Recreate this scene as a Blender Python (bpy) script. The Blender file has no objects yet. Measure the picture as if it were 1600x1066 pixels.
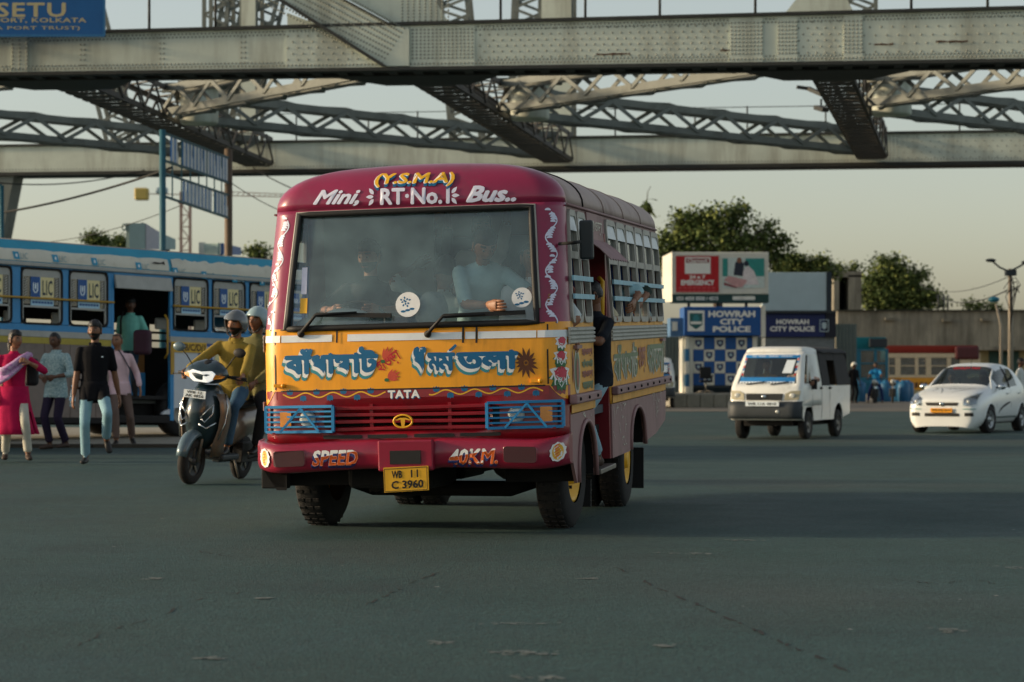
import bpy, bmesh, math, random
from mathutils import Vector, Matrix, Euler, noise
from mathutils.kdtree import KDTree
rnd = random.Random(7)
R = math.radians
sc = bpy.context.scene
col = sc.collection
# ------------------------------------------------------------------ camera, sky, sun, exposure
FPX, HX, HY, CAMH = 3778.0, 800.0, 580.0, 1.1      # focal length in photo pixels, principal column, horizon row, eye height
cam = bpy.data.cameras.new('camera')
camo = bpy.data.objects.new('camera', cam); col.objects.link(camo); sc.camera = camo
cam.sensor_width = 36.0; cam.lens = FPX / 1600 * 36; cam.shift_y = (HY - 533) / 1600
cam.clip_end = 6000; cam.clip_start = 0.1
camo.location = (0, 0, CAMH); camo.rotation_euler = (R(90), 0, 0)
cam.dof.use_dof = True; cam.dof.focus_distance = 16.8; cam.dof.aperture_fstop = 4.0
SUN_EL, SUN_AZ = R(13), R(-89)                      # azimuth from +Y, negative = to the left
world = bpy.data.worlds.new('World'); sc.world = world; world.use_nodes = True
wn = world.node_tree.nodes; wl = world.node_tree.links
sky = wn.new('ShaderNodeTexSky'); sky.sky_type = 'NISHITA'; sky.sun_disc = False
sky.sun_elevation = SUN_EL; sky.sun_rotation = SUN_AZ
sky.air_density = 1.0; sky.dust_density = 1.6; sky.ozone_density = 2.0; sky.altitude = 0
hsv = wn.new('ShaderNodeHueSaturation'); hsv.inputs['Saturation'].default_value = 0.58
wl.new(sky.outputs[0], hsv.inputs['Color'])
tint = wn.new('ShaderNodeMix'); tint.data_type = 'RGBA'; tint.blend_type = 'MULTIPLY'; tint.inputs[0].default_value = 1
tint.inputs[7].default_value = (1.03, 0.98, 0.89, 1)
wl.new(hsv.outputs[0], tint.inputs[6])
bg = wn['Background']; bg.inputs[1].default_value = 0.138
wl.new(tint.outputs[2], bg.inputs[0])
sun = bpy.data.lights.new('sun', 'SUN'); suno = bpy.data.objects.new('sun', sun); col.objects.link(suno)
sun.energy = 3.0; sun.angle = R(4.5); sun.color = (1.0, 0.77, 0.5)
sdir = Vector((math.sin(SUN_AZ) * math.cos(SUN_EL), math.cos(SUN_AZ) * math.cos(SUN_EL), math.sin(SUN_EL)))
suno.rotation_euler = sdir.to_track_quat('Z', 'Y').to_euler()
vs = sc.view_settings; vs.view_transform = 'Standard'; vs.look = 'None'; vs.exposure = 0.5; vs.gamma = 1.0
vs.use_curve_mapping = False
sc.cycles.use_denoising = True
sc.cycles.max_bounces = 8; sc.cycles.transparent_max_bounces = 24

# ------------------------------------------------------------------ picture to place
def sstep(a, b, t):
    t = max(0.0, min(1.0, (t - a) / (b - a))); return t * t * (3 - 2 * t)
def gz(X, Y):                                       # the junction falls away a little behind and to the right
    return -0.24 * sstep(22, 46, Y) * sstep(-3.5, 2.5, X)
def P(px, py, D):
    return Vector(((px - HX) / FPX * D, D, CAMH + (HY - py) / FPX * D))
def Dg(px, py):                                     # distance at which the pixel meets the ground
    D = 30.0
    for _ in range(40):
        D = FPX * (CAMH - gz((px - HX) / FPX * D, D)) / (py - HY)
    return D
def G(px, py):
    D = Dg(px, py); X = (px - HX) / FPX * D
    return Vector((X, D, gz(X, D)))

# ------------------------------------------------------------------ materials
def lin(c):
    if isinstance(c, str):
        c = c.lstrip('#'); c = tuple(int(c[i:i + 2], 16) / 255 for i in (0, 2, 4))
        return tuple(v / 12.92 if v <= .04045 else ((v + .055) / 1.055) ** 2.4 for v in c)
    return tuple(c[:3])
MATS = {}
def mat(name, c, rough=0.6, metal=0.0, var=0.12, scale=6.0, bump=0.0, bscale=40.0, dirt=None, dirt_amt=0.0, dirt_scale=3.0,
        coat=0.0, spec=0.5, emit=None, estr=0.0, c2=None, sss=0.0, streak=False):
    if name in MATS: return MATS[name]
    m = bpy.data.materials.new(name); m.use_nodes = True; nt = m.node_tree; N = nt.nodes; L = nt.links
    b = N['Principled BSDF']; c = lin(c)
    b.inputs['Roughness'].default_value = rough; b.inputs['Metallic'].default_value = metal
    b.inputs['Coat Weight'].default_value = coat; b.inputs['Specular IOR Level'].default_value = spec
    b.inputs['Coat Roughness'].default_value = 0.138
    tc = N.new('ShaderNodeTexCoord')
    src = tc.outputs['Object']
    n1 = N.new('ShaderNodeTexNoise'); n1.inputs['Scale'].default_value = scale; n1.inputs['Detail'].default_value = 6
    n1.inputs['Roughness'].default_value = 0.65
    L.new(src, n1.inputs['Vector'])
    mx = N.new('ShaderNodeMix'); mx.data_type = 'RGBA'
    lo = tuple(max(0, v * (1 - var)) for v in c); hi = tuple(min(1, v * (1 + var)) for v in c)
    if c2 is not None: lo, hi = c, lin(c2)
    mx.inputs[6].default_value = (*lo, 1); mx.inputs[7].default_value = (*hi, 1)
    mr = N.new('ShaderNodeMapRange'); mr.inputs[1].default_value = .3; mr.inputs[2].default_value = .7
    L.new(n1.outputs[0], mr.inputs[0]); L.new(mr.outputs[0], mx.inputs[0])
    out = mx.outputs[2]
    if dirt is not None:
        mp = N.new('ShaderNodeMapping'); L.new(src, mp.inputs[0])
        if streak: mp.inputs['Scale'].default_value = (1, 1, 0.12)
        n2 = N.new('ShaderNodeTexNoise'); n2.inputs['Scale'].default_value = dirt_scale; n2.inputs['Detail'].default_value = 9
        n2.inputs['Roughness'].default_value = .7; L.new(mp.outputs[0], n2.inputs['Vector'])
        r2 = N.new('ShaderNodeMapRange'); r2.inputs[1].default_value = .62 - .3 * dirt_amt; r2.inputs[2].default_value = .78
        r2.inputs[4].default_value = min(1.0, .35 + dirt_amt); L.new(n2.outputs[0], r2.inputs[0])
        m2 = N.new('ShaderNodeMix'); m2.data_type = 'RGBA'; L.new(r2.outputs[0], m2.inputs[0]); L.new(out, m2.inputs[6])
        m2.inputs[7].default_value = (*lin(dirt), 1); out = m2.outputs[2]
        rr = N.new('ShaderNodeMapRange'); rr.inputs[3].default_value = rough; rr.inputs[4].default_value = min(1, rough + .35)
        L.new(r2.outputs[0], rr.inputs[0]); L.new(rr.outputs[0], b.inputs['Roughness'])
    L.new(out, b.inputs['Base Color'])
    if bump > 0:
        n3 = N.new('ShaderNodeTexNoise'); n3.inputs['Scale'].default_value = bscale; n3.inputs['Detail'].default_value = 4
        L.new(src, n3.inputs['Vector'])
        bp = N.new('ShaderNodeBump'); bp.inputs['Strength'].default_value = bump; bp.inputs['Distance'].default_value = 0.01
        L.new(n3.outputs[0], bp.inputs['Height']); L.new(bp.outputs[0], b.inputs['Normal'])
    if emit is not None:
        b.inputs['Emission Color'].default_value = (*lin(emit), 1); b.inputs['Emission Strength'].default_value = estr
    if sss: b.inputs['Subsurface Weight'].default_value = sss; b.inputs['Subsurface Radius'].default_value = (.01, .004, .002)
    MATS[name] = m; return m
def glass(name, tintc=(.8, .86, .84), dust=0.1, veilc=(.35, .4, .4), base=0.04, rough=0.02):  # diffuse share covers dust and, on the windscreen, painted-in haze
    if name in MATS: return MATS[name]
    m = bpy.data.materials.new(name); m.use_nodes = True; nt = m.node_tree; N = nt.nodes; L = nt.links
    N.remove(N['Principled BSDF']); out = N['Material Output']
    tr = N.new('ShaderNodeBsdfTransparent'); tr.inputs[0].default_value = (*lin(tintc), 1)
    gl = N.new('ShaderNodeBsdfGlossy'); gl.inputs['Roughness'].default_value = rough
    df = N.new('ShaderNodeBsdfDiffuse'); df.inputs[0].default_value = (*lin(veilc), 1)
    lw = N.new('ShaderNodeLayerWeight'); lw.inputs[0].default_value = 0.25
    mr = N.new('ShaderNodeMapRange'); mr.inputs[3].default_value = base; mr.inputs[4].default_value = 0.9
    L.new(lw.outputs['Fresnel'], mr.inputs[0])
    s1 = N.new('ShaderNodeMixShader'); L.new(tr.outputs[0], s1.inputs[1]); L.new(df.outputs[0], s1.inputs[2])
    nz = N.new('ShaderNodeTexNoise'); nz.inputs['Scale'].default_value = 5; nz.inputs['Detail'].default_value = 8
    tc = N.new('ShaderNodeTexCoord'); L.new(tc.outputs['Object'], nz.inputs['Vector'])
    md = N.new('ShaderNodeMapRange'); md.inputs[1].default_value = .3; md.inputs[2].default_value = .75
    md.inputs[3].default_value = dust * .6; md.inputs[4].default_value = dust * 1.5; L.new(nz.outputs[0], md.inputs[0])
    L.new(md.outputs[0], s1.inputs[0])
    s2 = N.new('ShaderNodeMixShader'); L.new(mr.outputs[0], s2.inputs[0]); L.new(s1.outputs[0], s2.inputs[1]); L.new(gl.outputs[0], s2.inputs[2])
    L.new(s2.outputs[0], out.inputs[0]); MATS[name] = m; return m

# ------------------------------------------------------------------ mesh building
def perp(d):
    d = d.normalized(); a = Vector((0, 0, 1)) if abs(d.z) < .9 else Vector((1, 0, 0))
    u = d.cross(a).normalized(); return u, d.cross(u).normalized()
class MB:
    def __init__(s, T=None): s.v = []; s.f = []; s.m = []; s.T = T; s.sm = []
    def add(s, vs, fs, mi=0, smooth=False):
        o = len(s.v); s.v += [tuple(v) for v in vs]; s.f += [tuple(i + o for i in f) for f in fs]; s.m += [mi] * len(fs); s.sm += [smooth] * len(fs); return s
    def box(s, lo, hi, mi=0, M=None):
        x0, y0, z0 = lo; x1, y1, z1 = hi
        vs = [Vector(p) for p in ((x0, y0, z0), (x1, y0, z0), (x1, y1, z0), (x0, y1, z0), (x0, y0, z1), (x1, y0, z1), (x1, y1, z1), (x0, y1, z1))]
        if M is not None: vs = [M @ v for v in vs]
        return s.add(vs, [(0, 3, 2, 1), (4, 5, 6, 7), (0, 1, 5, 4), (1, 2, 6, 5), (2, 3, 7, 6), (3, 0, 4, 7)], mi)
    def bar(s, a, b, w, h, mi=0, up=None):          # rectangular bar a->b, w across, h along 'up'
        a = Vector(a); b = Vector(b); d = (b - a).normalized(); up = Vector(up) if up is not None else (Vector((0, 0, 1)) if abs(d.z) < .95 else Vector((0, 1, 0)))
        u = d.cross(up).normalized(); n = u.cross(d).normalized()
        vs = []
        for p in (a, b):
            for i, j in ((-1, -1), (1, -1), (1, 1), (-1, 1)): vs.append(p + u * (i * w / 2) + n * (j * h / 2))
        return s.add(vs, [(0, 3, 2, 1), (4, 5, 6, 7), (0, 1, 5, 4), (1, 2, 6, 5), (2, 3, 7, 6), (3, 0, 4, 7)], mi)
    def rings(s, rs, mi=0, closed=True, cap=True, smooth=True):
        n = len(rs[0]); vs = [p for r in rs for p in r]; fs = []
        for k in range(len(rs) - 1):
            for i in range(n if closed else n - 1):
                j = (i + 1) % n; fs.append((k * n + i, k * n + j, (k + 1) * n + j, (k + 1) * n + i))
        o = len(s.v); s.add(vs, fs, mi, smooth)
        if cap and closed:
            s.f.append(tuple(o + i for i in reversed(range(n)))); s.f.append(tuple(o + (len(rs) - 1) * n + i for i in range(n)))
            s.m += [mi, mi]; s.sm += [False, False]
        return s
    def tube(s, pts, r, n=8, mi=0, cap=True, sq=1.0):
        pts = [Vector(p) for p in pts]; rr = r if isinstance(r, (list, tuple)) else [r] * len(pts); rs = []; u = None
        for i, p in enumerate(pts):
            d = (pts[min(i + 1, len(pts) - 1)] - pts[max(i - 1, 0)])
            if d.length < 1e-9: d = Vector((0, 0, 1))
            d.normalize()
            if u is None: u, w = perp(d)
            else:
                u = (u - d * u.dot(d)); u = u.normalized() if u.length > 1e-6 else perp(d)[0]; w = d.cross(u)
            rs.append([p + (u * math.cos(2 * math.pi * k / n) + w * (sq * math.sin(2 * math.pi * k / n))) * rr[i] for k in range(n)])
        return s.rings(rs, mi, True, cap)
    def lathe(s, prof, o=(0, 0, 0), axis='X', n=24, mi=0, cap=True):   # prof: (along, radius)
        o = Vector(o); rs = []
        for t, r in prof:
            ring = []
            for k in range(n):
                a = 2 * math.pi * k / n; c, q = math.cos(a) * r, math.sin(a) * r
                ring.append(o + Vector({'X': (t, c, q), 'Y': (q, t, c), 'Z': (c, q, t)}[axis]))
            rs.append(ring)
        return s.rings(rs, mi, True, cap)
    def poly(s, pts, mi=0): return s.add(pts, [tuple(range(len(pts)))], mi)
    def prism(s, pts2, t0, t1, mapf, mi=0):         # pts2 outline extruded; mapf(u,v,t)->xyz
        n = len(pts2); vs = [mapf(u, v, t0) for u, v in pts2] + [mapf(u, v, t1) for u, v in pts2]
        fs = [tuple(reversed(range(n))), tuple(range(n, 2 * n))] + [(i, (i + 1) % n, n + (i + 1) % n, n + i) for i in range(n)]
        return s.add(vs, fs, mi)
    def ball(s, c, r, n=12, m=8, mi=0):
        c = Vector(c); r = r if isinstance(r, (tuple, list, Vector)) else (r, r, r); rs = []
        for k in range(m + 1):
            t = math.pi * k / m; q = max(1e-4, math.sin(t))
            rs.append([c + Vector((r[0] * q * math.cos(2 * math.pi * i / n), r[1] * q * math.sin(2 * math.pi * i / n), -r[2] * math.cos(t))) for i in range(n)])
        return s.rings(rs, mi, True, True)
    def build(s, name, mats, parent=None, smooth=None, bevel=0, seg=2, solid=0, loc=None, kind=None, mw=None, soff=-1):
        me = bpy.data.meshes.new(name); vs = s.v
        if s.T is not None: vs = [tuple(s.T @ Vector(v)) for v in vs]
        me.from_pydata(vs, [], s.f)
        for mm in (mats if isinstance(mats, (list, tuple)) else [mats]): me.materials.append(mm)
        me.polygons.foreach_set('material_index', s.m)
        me.polygons.foreach_set('use_smooth', s.sm if smooth is None else [smooth] * len(s.f))
        me.update()
        o = bpy.data.objects.new(name, me); col.objects.link(o)
        if parent is not None: o.parent = parent
        if loc is not None: o.location = loc
        if mw is not None: o.matrix_world = mw
        if solid: md = o.modifiers.new('thickness', 'SOLIDIFY'); md.thickness = solid; md.offset = soff
        if bevel:
            md = o.modifiers.new('bevel', 'BEVEL'); md.width = bevel; md.segments = seg; md.limit_method = 'ANGLE'; md.angle_limit = R(35)
        if kind: o['kind'] = kind
        return o
def tag(o, label, cat, group=None):
    o['label'] = label; o['category'] = cat
    if group: o['group'] = group
    return o
def thing(name, label, cat, loc=(0, 0, 0), rz=0.0, group=None):
    o = bpy.data.objects.new(name, None); col.objects.link(o); o.location = loc; o.rotation_euler = (0, 0, rz); o.empty_display_size = .1
    return tag(o, label, cat, group)
def copy_tree(o, parent=None):
    c = o.copy(); col.objects.link(c); c.parent = parent
    for ch in list(o.children): copy_tree(ch, c)
    return c
def share(o, parent, loc=None, rot=None, scale=None, name=None):   # a further piece sharing mesh data
    c = bpy.data.objects.new(name or o.name.split('.')[0], o.data); col.objects.link(c); c.parent = parent
    if loc is not None: c.location = loc
    if rot is not None: c.rotation_euler = rot
    if scale is not None: c.scale = scale
    for m in o.modifiers:
        d = c.modifiers.new(m.name, m.type)
        for a in ('width', 'segments', 'limit_method', 'angle_limit', 'thickness', 'offset'):
            if hasattr(m, a): setattr(d, a, getattr(m, a))
    return c
# ------------------------------------------------------------------ lettering
_txt = {}
def text2d(body, offset=0.0, shear=0.0, space=1.0, wx=1.0):
    key = (body, offset, shear, space)
    if key not in _txt:
        c = bpy.data.curves.new('lettering', 'FONT'); c.body = body; c.size = 1; c.offset = offset; c.shear = shear; c.space_character = space
        c.resolution_u = 2; c.align_x = 'LEFT'
        o = bpy.data.objects.new('lettering', c); m = bpy.data.meshes.new_from_object(o)
        _txt[key] = ([(v.co.x, v.co.y) for v in m.vertices], [tuple(p.vertices) for p in m.polygons])
        bpy.data.objects.remove(o); bpy.data.curves.remove(c); bpy.data.meshes.remove(m)
    return _txt[key]
def put_text(mb, body, u0, u1, v0, v1, mapf, mi=0, offset=0.0, shear=0.0, space=1.0, t=0.0, rot=0.0, du=0.0, dv=0.0, arc=None):
    """fit the word into the rectangle u0..u1, v0..v1 of a surface; mapf(u,v,t)->xyz; offset thickens the strokes"""
    V, F = text2d(body, 0.0, shear, space)
    if not V: return mb
    xs = [p[0] for p in V]; ys = [p[1] for p in V]; a, b, c, d = min(xs) - offset, max(xs) + offset, min(ys) - offset, max(ys) + offset
    cu, cv = (u0 + u1) / 2, (v0 + v1) / 2; cr, sr = math.cos(rot), math.sin(rot)
    sh_ = [(0, 0)] if offset <= 0 else [(offset * math.cos(k * math.pi / 3 + .3), offset * math.sin(k * math.pi / 3 + .3)) for k in range(6)]
    for i, (sx, sy) in enumerate(sh_):
        vs = []
        for x, y in V:
            u = u0 + (x + sx - a) / (b - a) * (u1 - u0); v = v0 + (y + sy - c) / (d - c) * (v1 - v0)
            if rot: u, v = cu + (u - cu) * cr - (v - cv) * sr, cv + (u - cu) * sr + (v - cv) * cr
            if arc: v += arc((u - u0) / (u1 - u0))
            vs.append(mapf(u + du, v + dv, t + i * 1.2e-4))
        mb.add(vs, F, mi)
    return mb
def flatmap(o, ux, uy, n):                          # a plane: origin, unit axes and outward normal
    o, ux, uy, n = Vector(o), Vector(ux), Vector(uy), Vector(n)
    return lambda u, v, t: o + ux * u + uy * v + n * t
def ell(cu, cv, ru, rv, n=16, a0=0.0, rot=0.0):
    pts = []
    for k in range(n):
        a = 2 * math.pi * k / n + a0; x, y = ru * math.cos(a), rv * math.sin(a)
        pts.append((cu + x * math.cos(rot) - y * math.sin(rot), cv + x * math.sin(rot) + y * math.cos(rot)))
    return pts
def leafshape(cu, cv, L, w, rot, n=5):              # pointed petal from its base
    pts = []
    for k in range(n + 1): t = k / n; pts.append((t * L, w * math.sin(math.pi * t ** .8)))
    for k in range(n - 1, 0, -1): t = k / n; pts.append((t * L, -w * math.sin(math.pi * t ** .8)))
    c, s_ = math.cos(rot), math.sin(rot)
    return [(cu + x * c - y * s_, cv + x * s_ + y * c) for x, y in pts]
def decal(mb, pts, mapf, mi=0, t=0.0): return mb.poly([mapf(u, v, t) for u, v in pts], mi)
def stroke(mb, pts, w, mapf, mi=0, t=0.0):          # painted line of width w
    n = len(pts); vs = []
    for i, (u, v) in enumerate(pts):
        a = pts[max(0, i - 1)]; b = pts[min(n - 1, i + 1)]; dx, dy = b[0] - a[0], b[1] - a[1]; l = math.hypot(dx, dy) or 1
        ww = w[i] if isinstance(w, (list, tuple)) else w
        vs.append(mapf(u - dy / l * ww / 2, v + dx / l * ww / 2, t)); vs.append(mapf(u + dy / l * ww / 2, v - dx / l * ww / 2, t))
    return mb.add(vs, [(2 * i, 2 * i + 1, 2 * i + 3, 2 * i + 2) for i in range(n - 1)], mi)
# ------------------------------------------------------------------ the ground
def asphalt():
    m = bpy.data.materials.new('asphalt'); m.use_nodes = True; N = m.node_tree.nodes; L = m.node_tree.links
    b = N['Principled BSDF']; tc = N.new('ShaderNodeTexCoord'); v = tc.outputs['Object']
    def nz(scale, det=6, rough=.6, vec=None):
        n = N.new('ShaderNodeTexNoise'); n.inputs['Scale'].default_value = scale; n.inputs['Detail'].default_value = det
        n.inputs['Roughness'].default_value = rough; L.new(vec or v, n.inputs['Vector']); return n.outputs[0]
    def ramp(x, a, b_, lo, hi):
        r = N.new('ShaderNodeMapRange'); r.inputs[1].default_value = a; r.inputs[2].default_value = b_; r.inputs[3].default_value = lo; r.inputs[4].default_value = hi
        L.new(x, r.inputs[0]); return r.outputs[0]
    def mix(f, a, c, mode='MIX'):
        x = N.new('ShaderNodeMix'); x.data_type = 'RGBA'; x.blend_type = mode
        if isinstance(f, float): x.inputs[0].default_value = f
        else: L.new(f, x.inputs[0])
        for i, q in ((6, a), (7, c)):
            if isinstance(q, tuple): x.inputs[i].default_value = (*q, 1)
            else: L.new(q, x.inputs[i])
        return x.outputs[2]
    base = mix(ramp(nz(.35, 5), .35, .65, 0, 1), (.014, .042, .038), (.020, .055, .050))
    base = mix(ramp(nz(1.7, 8, .7), .45, .75, 0, .55), base, (.029, .064, .055))
    base = mix(ramp(nz(.55, 5, .6), .57, .70, 0, .55), base, (.012, .026, .025))      # oil-darkened and polished areas
    base = mix(ramp(nz(.12, 3), .52, .66, 0, .5), base, (.044, .048, .042))     # dusty brown drifts
    vo = N.new('ShaderNodeTexVoronoi'); vo.inputs['Scale'].default_value = 70; L.new(v, vo.inputs['Vector'])
    stone = ramp(vo.outputs['Color'], 0, 1, 0.42, 1.75)
    sx = N.new('ShaderNodeMix'); sx.data_type = 'RGBA'; sx.blend_type = 'MULTIPLY'; sx.inputs[0].default_value = 1; L.new(base, sx.inputs[6])
    cb = N.new('ShaderNodeCombineColor'); [L.new(stone, cb.inputs[i]) for i in range(3)]; L.new(cb.outputs[0], sx.inputs[7]); base = sx.outputs[2]
    mp = N.new('ShaderNodeMapping'); mp.inputs['Scale'].default_value = (.25, 1.3, 1); mp.inputs['Rotation'].default_value = (0, 0, .5); L.new(v, mp.inputs[0])
    base = mix(ramp(nz(2.2, 10, .78, mp.outputs[0]), .66, .74, 0, .5), base, (.11, .13, .12))   # scuffs of worn paint
    grain = ramp(nz(26, 3, .7), .25, .75, .66, 1.34)
    gx = N.new('ShaderNodeMix'); gx.data_type = 'RGBA'; gx.blend_type = 'MULTIPLY'; gx.inputs[0].default_value = 1; L.new(base, gx.inputs[6])
    cb = N.new('ShaderNodeCombineColor'); [L.new(grain, cb.inputs[i]) for i in range(3)]; L.new(cb.outputs[0], gx.inputs[7]); base = gx.outputs[2]
    for sc_, r_, c_ in ((2.3, .035, (.30, .31, .29)), (3.1, .045, (.006, .008, .008)), (5.0, .04, (.12, .14, .13))):   # chips and grit
        vo2 = N.new('ShaderNodeTexVoronoi'); vo2.inputs['Scale'].default_value = sc_; L.new(v, vo2.inputs['Vector'])
        base = mix(ramp(vo2.outputs['Distance'], r_ * .6, r_, 1, 0), base, c_)
    L.new(base, b.inputs['Base Color'])
    L.new(ramp(nz(.8, 6), .3, .7, .62, .82), b.inputs['Roughness']); b.inputs['Specular IOR Level'].default_value = .42
    bp = N.new('ShaderNodeBump'); bp.inputs['Strength'].default_value = .55; bp.inputs['Distance'].default_value = .008
    hs = N.new('ShaderNodeMath'); hs.operation = 'ADD'; L.new(vo.outputs['Distance'], hs.inputs[0]); L.new(nz(160, 3), hs.inputs[1])
    L.new(hs.outputs[0], bp.inputs['Height']); L.new(bp.outputs[0], b.inputs['Normal'])
    return m
ASPH = asphalt()
def sheet(name, x0, x1, y0, y1, nx, ny, dz, m, kind='structure', warp=None):
    mb = MB(); vs = []; fs = []
    for j in range(ny + 1):
        t = j / ny; Y = y0 + (y1 - y0) * (t ** 2 if ny > 60 else t)
        for i in range(nx + 1):
            X = x0 + (x1 - x0) * i / nx
            X2, Y2 = (X, Y) if warp is None else warp(X, Y)
            vs.append((X2, Y2, gz(X2, Y2) + dz))
    for j in range(ny):
        for i in range(nx):
            a = j * (nx + 1) + i; fs.append((a, a + 1, a + nx + 2, a + nx + 1))
    o = mb.add(vs, fs, 0, True).build(name, m); o['kind'] = kind; return o
M_conc = mat('pale_concrete', '#8f8a7c', .85, var=.2, scale=2.5, bump=.3, bscale=30, dirt='#4a463d', dirt_amt=.35, dirt_scale=1.5)
M_earth = mat('dusty_earth', '#6d665a', .95, var=.2, scale=.6, bump=.3, bscale=12)
def ground_sheet():
    xs = [-1500, -700, -300, -150, -80, -50, -35] + [-25 + 2.0 * i for i in range(31)] + [45, 60, 90, 160, 300, 700, 1500]
    ys = [-60, -20, -5] + [3 + 1.5 * i for i in range(38)] + [65, 80, 100, 130, 180, 260, 400, 700, 1200, 2500, 5000]
    vs = [(x, y, gz(x, y)) for y in ys for x in xs]; n = len(xs)
    fs = [(j * n + i, j * n + i + 1, (j + 1) * n + i + 1, (j + 1) * n + i) for j in range(len(ys) - 1) for i in range(n - 1)]
    o = MB().add(vs, fs, 0, True).build('road', ASPH); o['kind'] = 'structure'; o['label'] = 'dark worn asphalt of the wide road junction'
    return o
ground_sheet()
# concrete bus bay on the left with its slightly raised edge, behind the walking people
bay = sheet('bus_bay', -60, -3.6, 34.8, 46, 30, 6, .03, M_conc)
bay['label'] = 'pale concrete bus bay beyond the asphalt on the left'
M_kerb_dark = mat('kerb_stone_dark', '#3a352c', .9, var=.25, scale=8)
for i in range(28):
    x0 = -60 + 2.0 * i
    k = MB().box((x0, 34.62, -.02), (x0 + 1.985, 34.79, .055)).build('kerb_stone', M_kerb_dark, parent=bay, bevel=.01)
def apron_warp(X, Y): return X, Y
apr = sheet('roadside_apron', 1.5, 60, 80.0, 150, 24, 20, .012, M_earth)
apr['label'] = 'dusty brown apron behind the vehicles on the right'
# cracks and pale scrapes in the asphalt
M_crack = mat('crack_tar', '#0b0d0d', .9)
M_scrape = mat('worn_paint', '#6f7672', .9, var=.3, scale=40)
road = bpy.data.objects['road']
def crack(pts, w):
    q = random.Random(len(pts) * 31 + int(pts[0][0])); out = []
    for (a, b) in zip(pts[:-1], pts[1:]):
        for k in range(12): t = k / 12; out.append((a[0] + (b[0] - a[0]) * t + q.uniform(-3.5, 3.5), a[1] + (b[1] - a[1]) * t + q.uniform(-1.4, 1.4)))
    i = 0
    while i < len(out) - 3:                          # broken into short pieces that thin out
        n = q.randrange(3, 9); seg = [G(*p) for p in out[i:i + n]]; i += n + q.randrange(0, 4)
        if len(seg) < 3: break
        mb = MB(); m = len(seg); stroke(mb, [(g.x, g.y) for g in seg], [1.7 * w * q.uniform(.35, 1.1) * math.sin(math.pi * (j + .4) / m) for j in range(m)], lambda u, v, t: (u, v, gz(u, v) + t), 0, .0025)
        mb.build('crack', M_crack, parent=road)
for pts, w in (([(1000, 905), (1050, 930), (1090, 945), (1150, 972), (1190, 990), (1240, 1013), (1290, 1030), (1340, 1062)], .015), ([(570, 945), (605, 930), (640, 912), (690, 893)], .011), ([(960, 885), (1000, 905)], .009),
               ([(120, 1010), (170, 985), (240, 968), (300, 940), (380, 925)], .009), ([(1390, 905), (1450, 912), (1530, 908), (1598, 920)], .010), ([(300, 860), (370, 872), (450, 868)], .010)): crack(pts, w)
for px, py, w, h, a in ((805, 976, .16, .03, .1), (800, 1020, .1, .04, .3), (835, 1022, .1, .03, -.2), (1430, 745, .3, .05, -.4), (1590, 888, .12, .05, 0), (415, 936, .05, .02, 0), (840, 1060, .14, .04, -.7), (1060, 865, .2, .04, -.3), (1160, 845, .12, .05, .2), (690, 1005, .05, .03, 0), (1040, 1010, .05, .03, .4), (240, 905, .05, .03, .2), (1480, 985, .06, .04, -.3), (330, 1030, .05, .03, .3), (920, 905, .05, .02, 0), (1310, 760, .2, .05, .1)):
    g = G(px, py); q = random.Random(px); mb = MB()
    for _ in range(16):
        du, dv = q.gauss(0, w * .5), q.gauss(0, h); c, s_ = math.cos(a), math.sin(a)
        pts = [(x + q.uniform(-.004, .004), y) for x, y in ell(g.x + du * c - dv * s_, g.y + du * s_ + dv * c, q.uniform(.006, .03), q.uniform(.005, .016), 7, q.random(), a)]
        decal(mb, pts, lambda u, v, t: (u, v, gz(u, v) + t), 0, .0025 + .0002 * _)
    mb.build('paint_scrape', M_scrape, parent=road)
# ------------------------------------------------------------------ the steel bridge overhead
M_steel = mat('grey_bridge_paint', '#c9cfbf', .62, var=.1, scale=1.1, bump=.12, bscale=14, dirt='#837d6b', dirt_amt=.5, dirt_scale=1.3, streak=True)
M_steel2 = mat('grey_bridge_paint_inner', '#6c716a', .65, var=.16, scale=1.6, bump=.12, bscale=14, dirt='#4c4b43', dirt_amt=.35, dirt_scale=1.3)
M_steeld = mat('dark_flange_steel', '#2f302c', .7, var=.25, scale=2.0)  # darkest tone of the bridge, on flanges, battens and fittings
M_strut = mat('dark_strut_steel', '#4b463f', .7, var=.25, scale=2.0)  # struts and their undersides darker than the chords
M_rivet = mat('rivet_paint', '#8d8f82', .7, var=.1)
M_rust = mat('rust_stain', '#4a2a17', .9, var=.4, scale=6)
bridge = thing('truss_bridge', 'grey riveted steel truss bridge with laced cross bracing overhead', 'bridge', (0, 56, 0))
def BP(v): return Vector(v) - bridge.location
nA, nB = P(0, 580, 56.7), P(1600, 580, 54.2); fA, fB = P(0, 580, 83.5), P(1600, 580, 78.8)
def on(A, B, px):                                   # point of the ground line A-B seen at column px
    k = (px - HX) / FPX; t = (k * A.y - A.x) / ((B.x - A.x) - k * (B.y - A.y)); return Vector((A.x + (B.x - A.x) * t, A.y + (B.y - A.y) * t, 0))
ND = (nB - nA).normalized(); ND.z = 0; NN = Vector((ND.y, -ND.x, 0))     # along the near chord, towards the camera
FD = (fB - fA).normalized(); FD.z = 0; FN = Vector((FD.y, -FD.x, 0))
def ntop(px): return 8.95 + .25 * px / 1600
def nmap(px, z, t=0.0): p = on(nA, nB, px); return BP(Vector((p.x, p.y, z)) + NN * t)
def fmap(px, z, t=0.0): p = on(fA, fB, px); return BP(Vector((p.x, p.y, z)) + FN * t)
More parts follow.
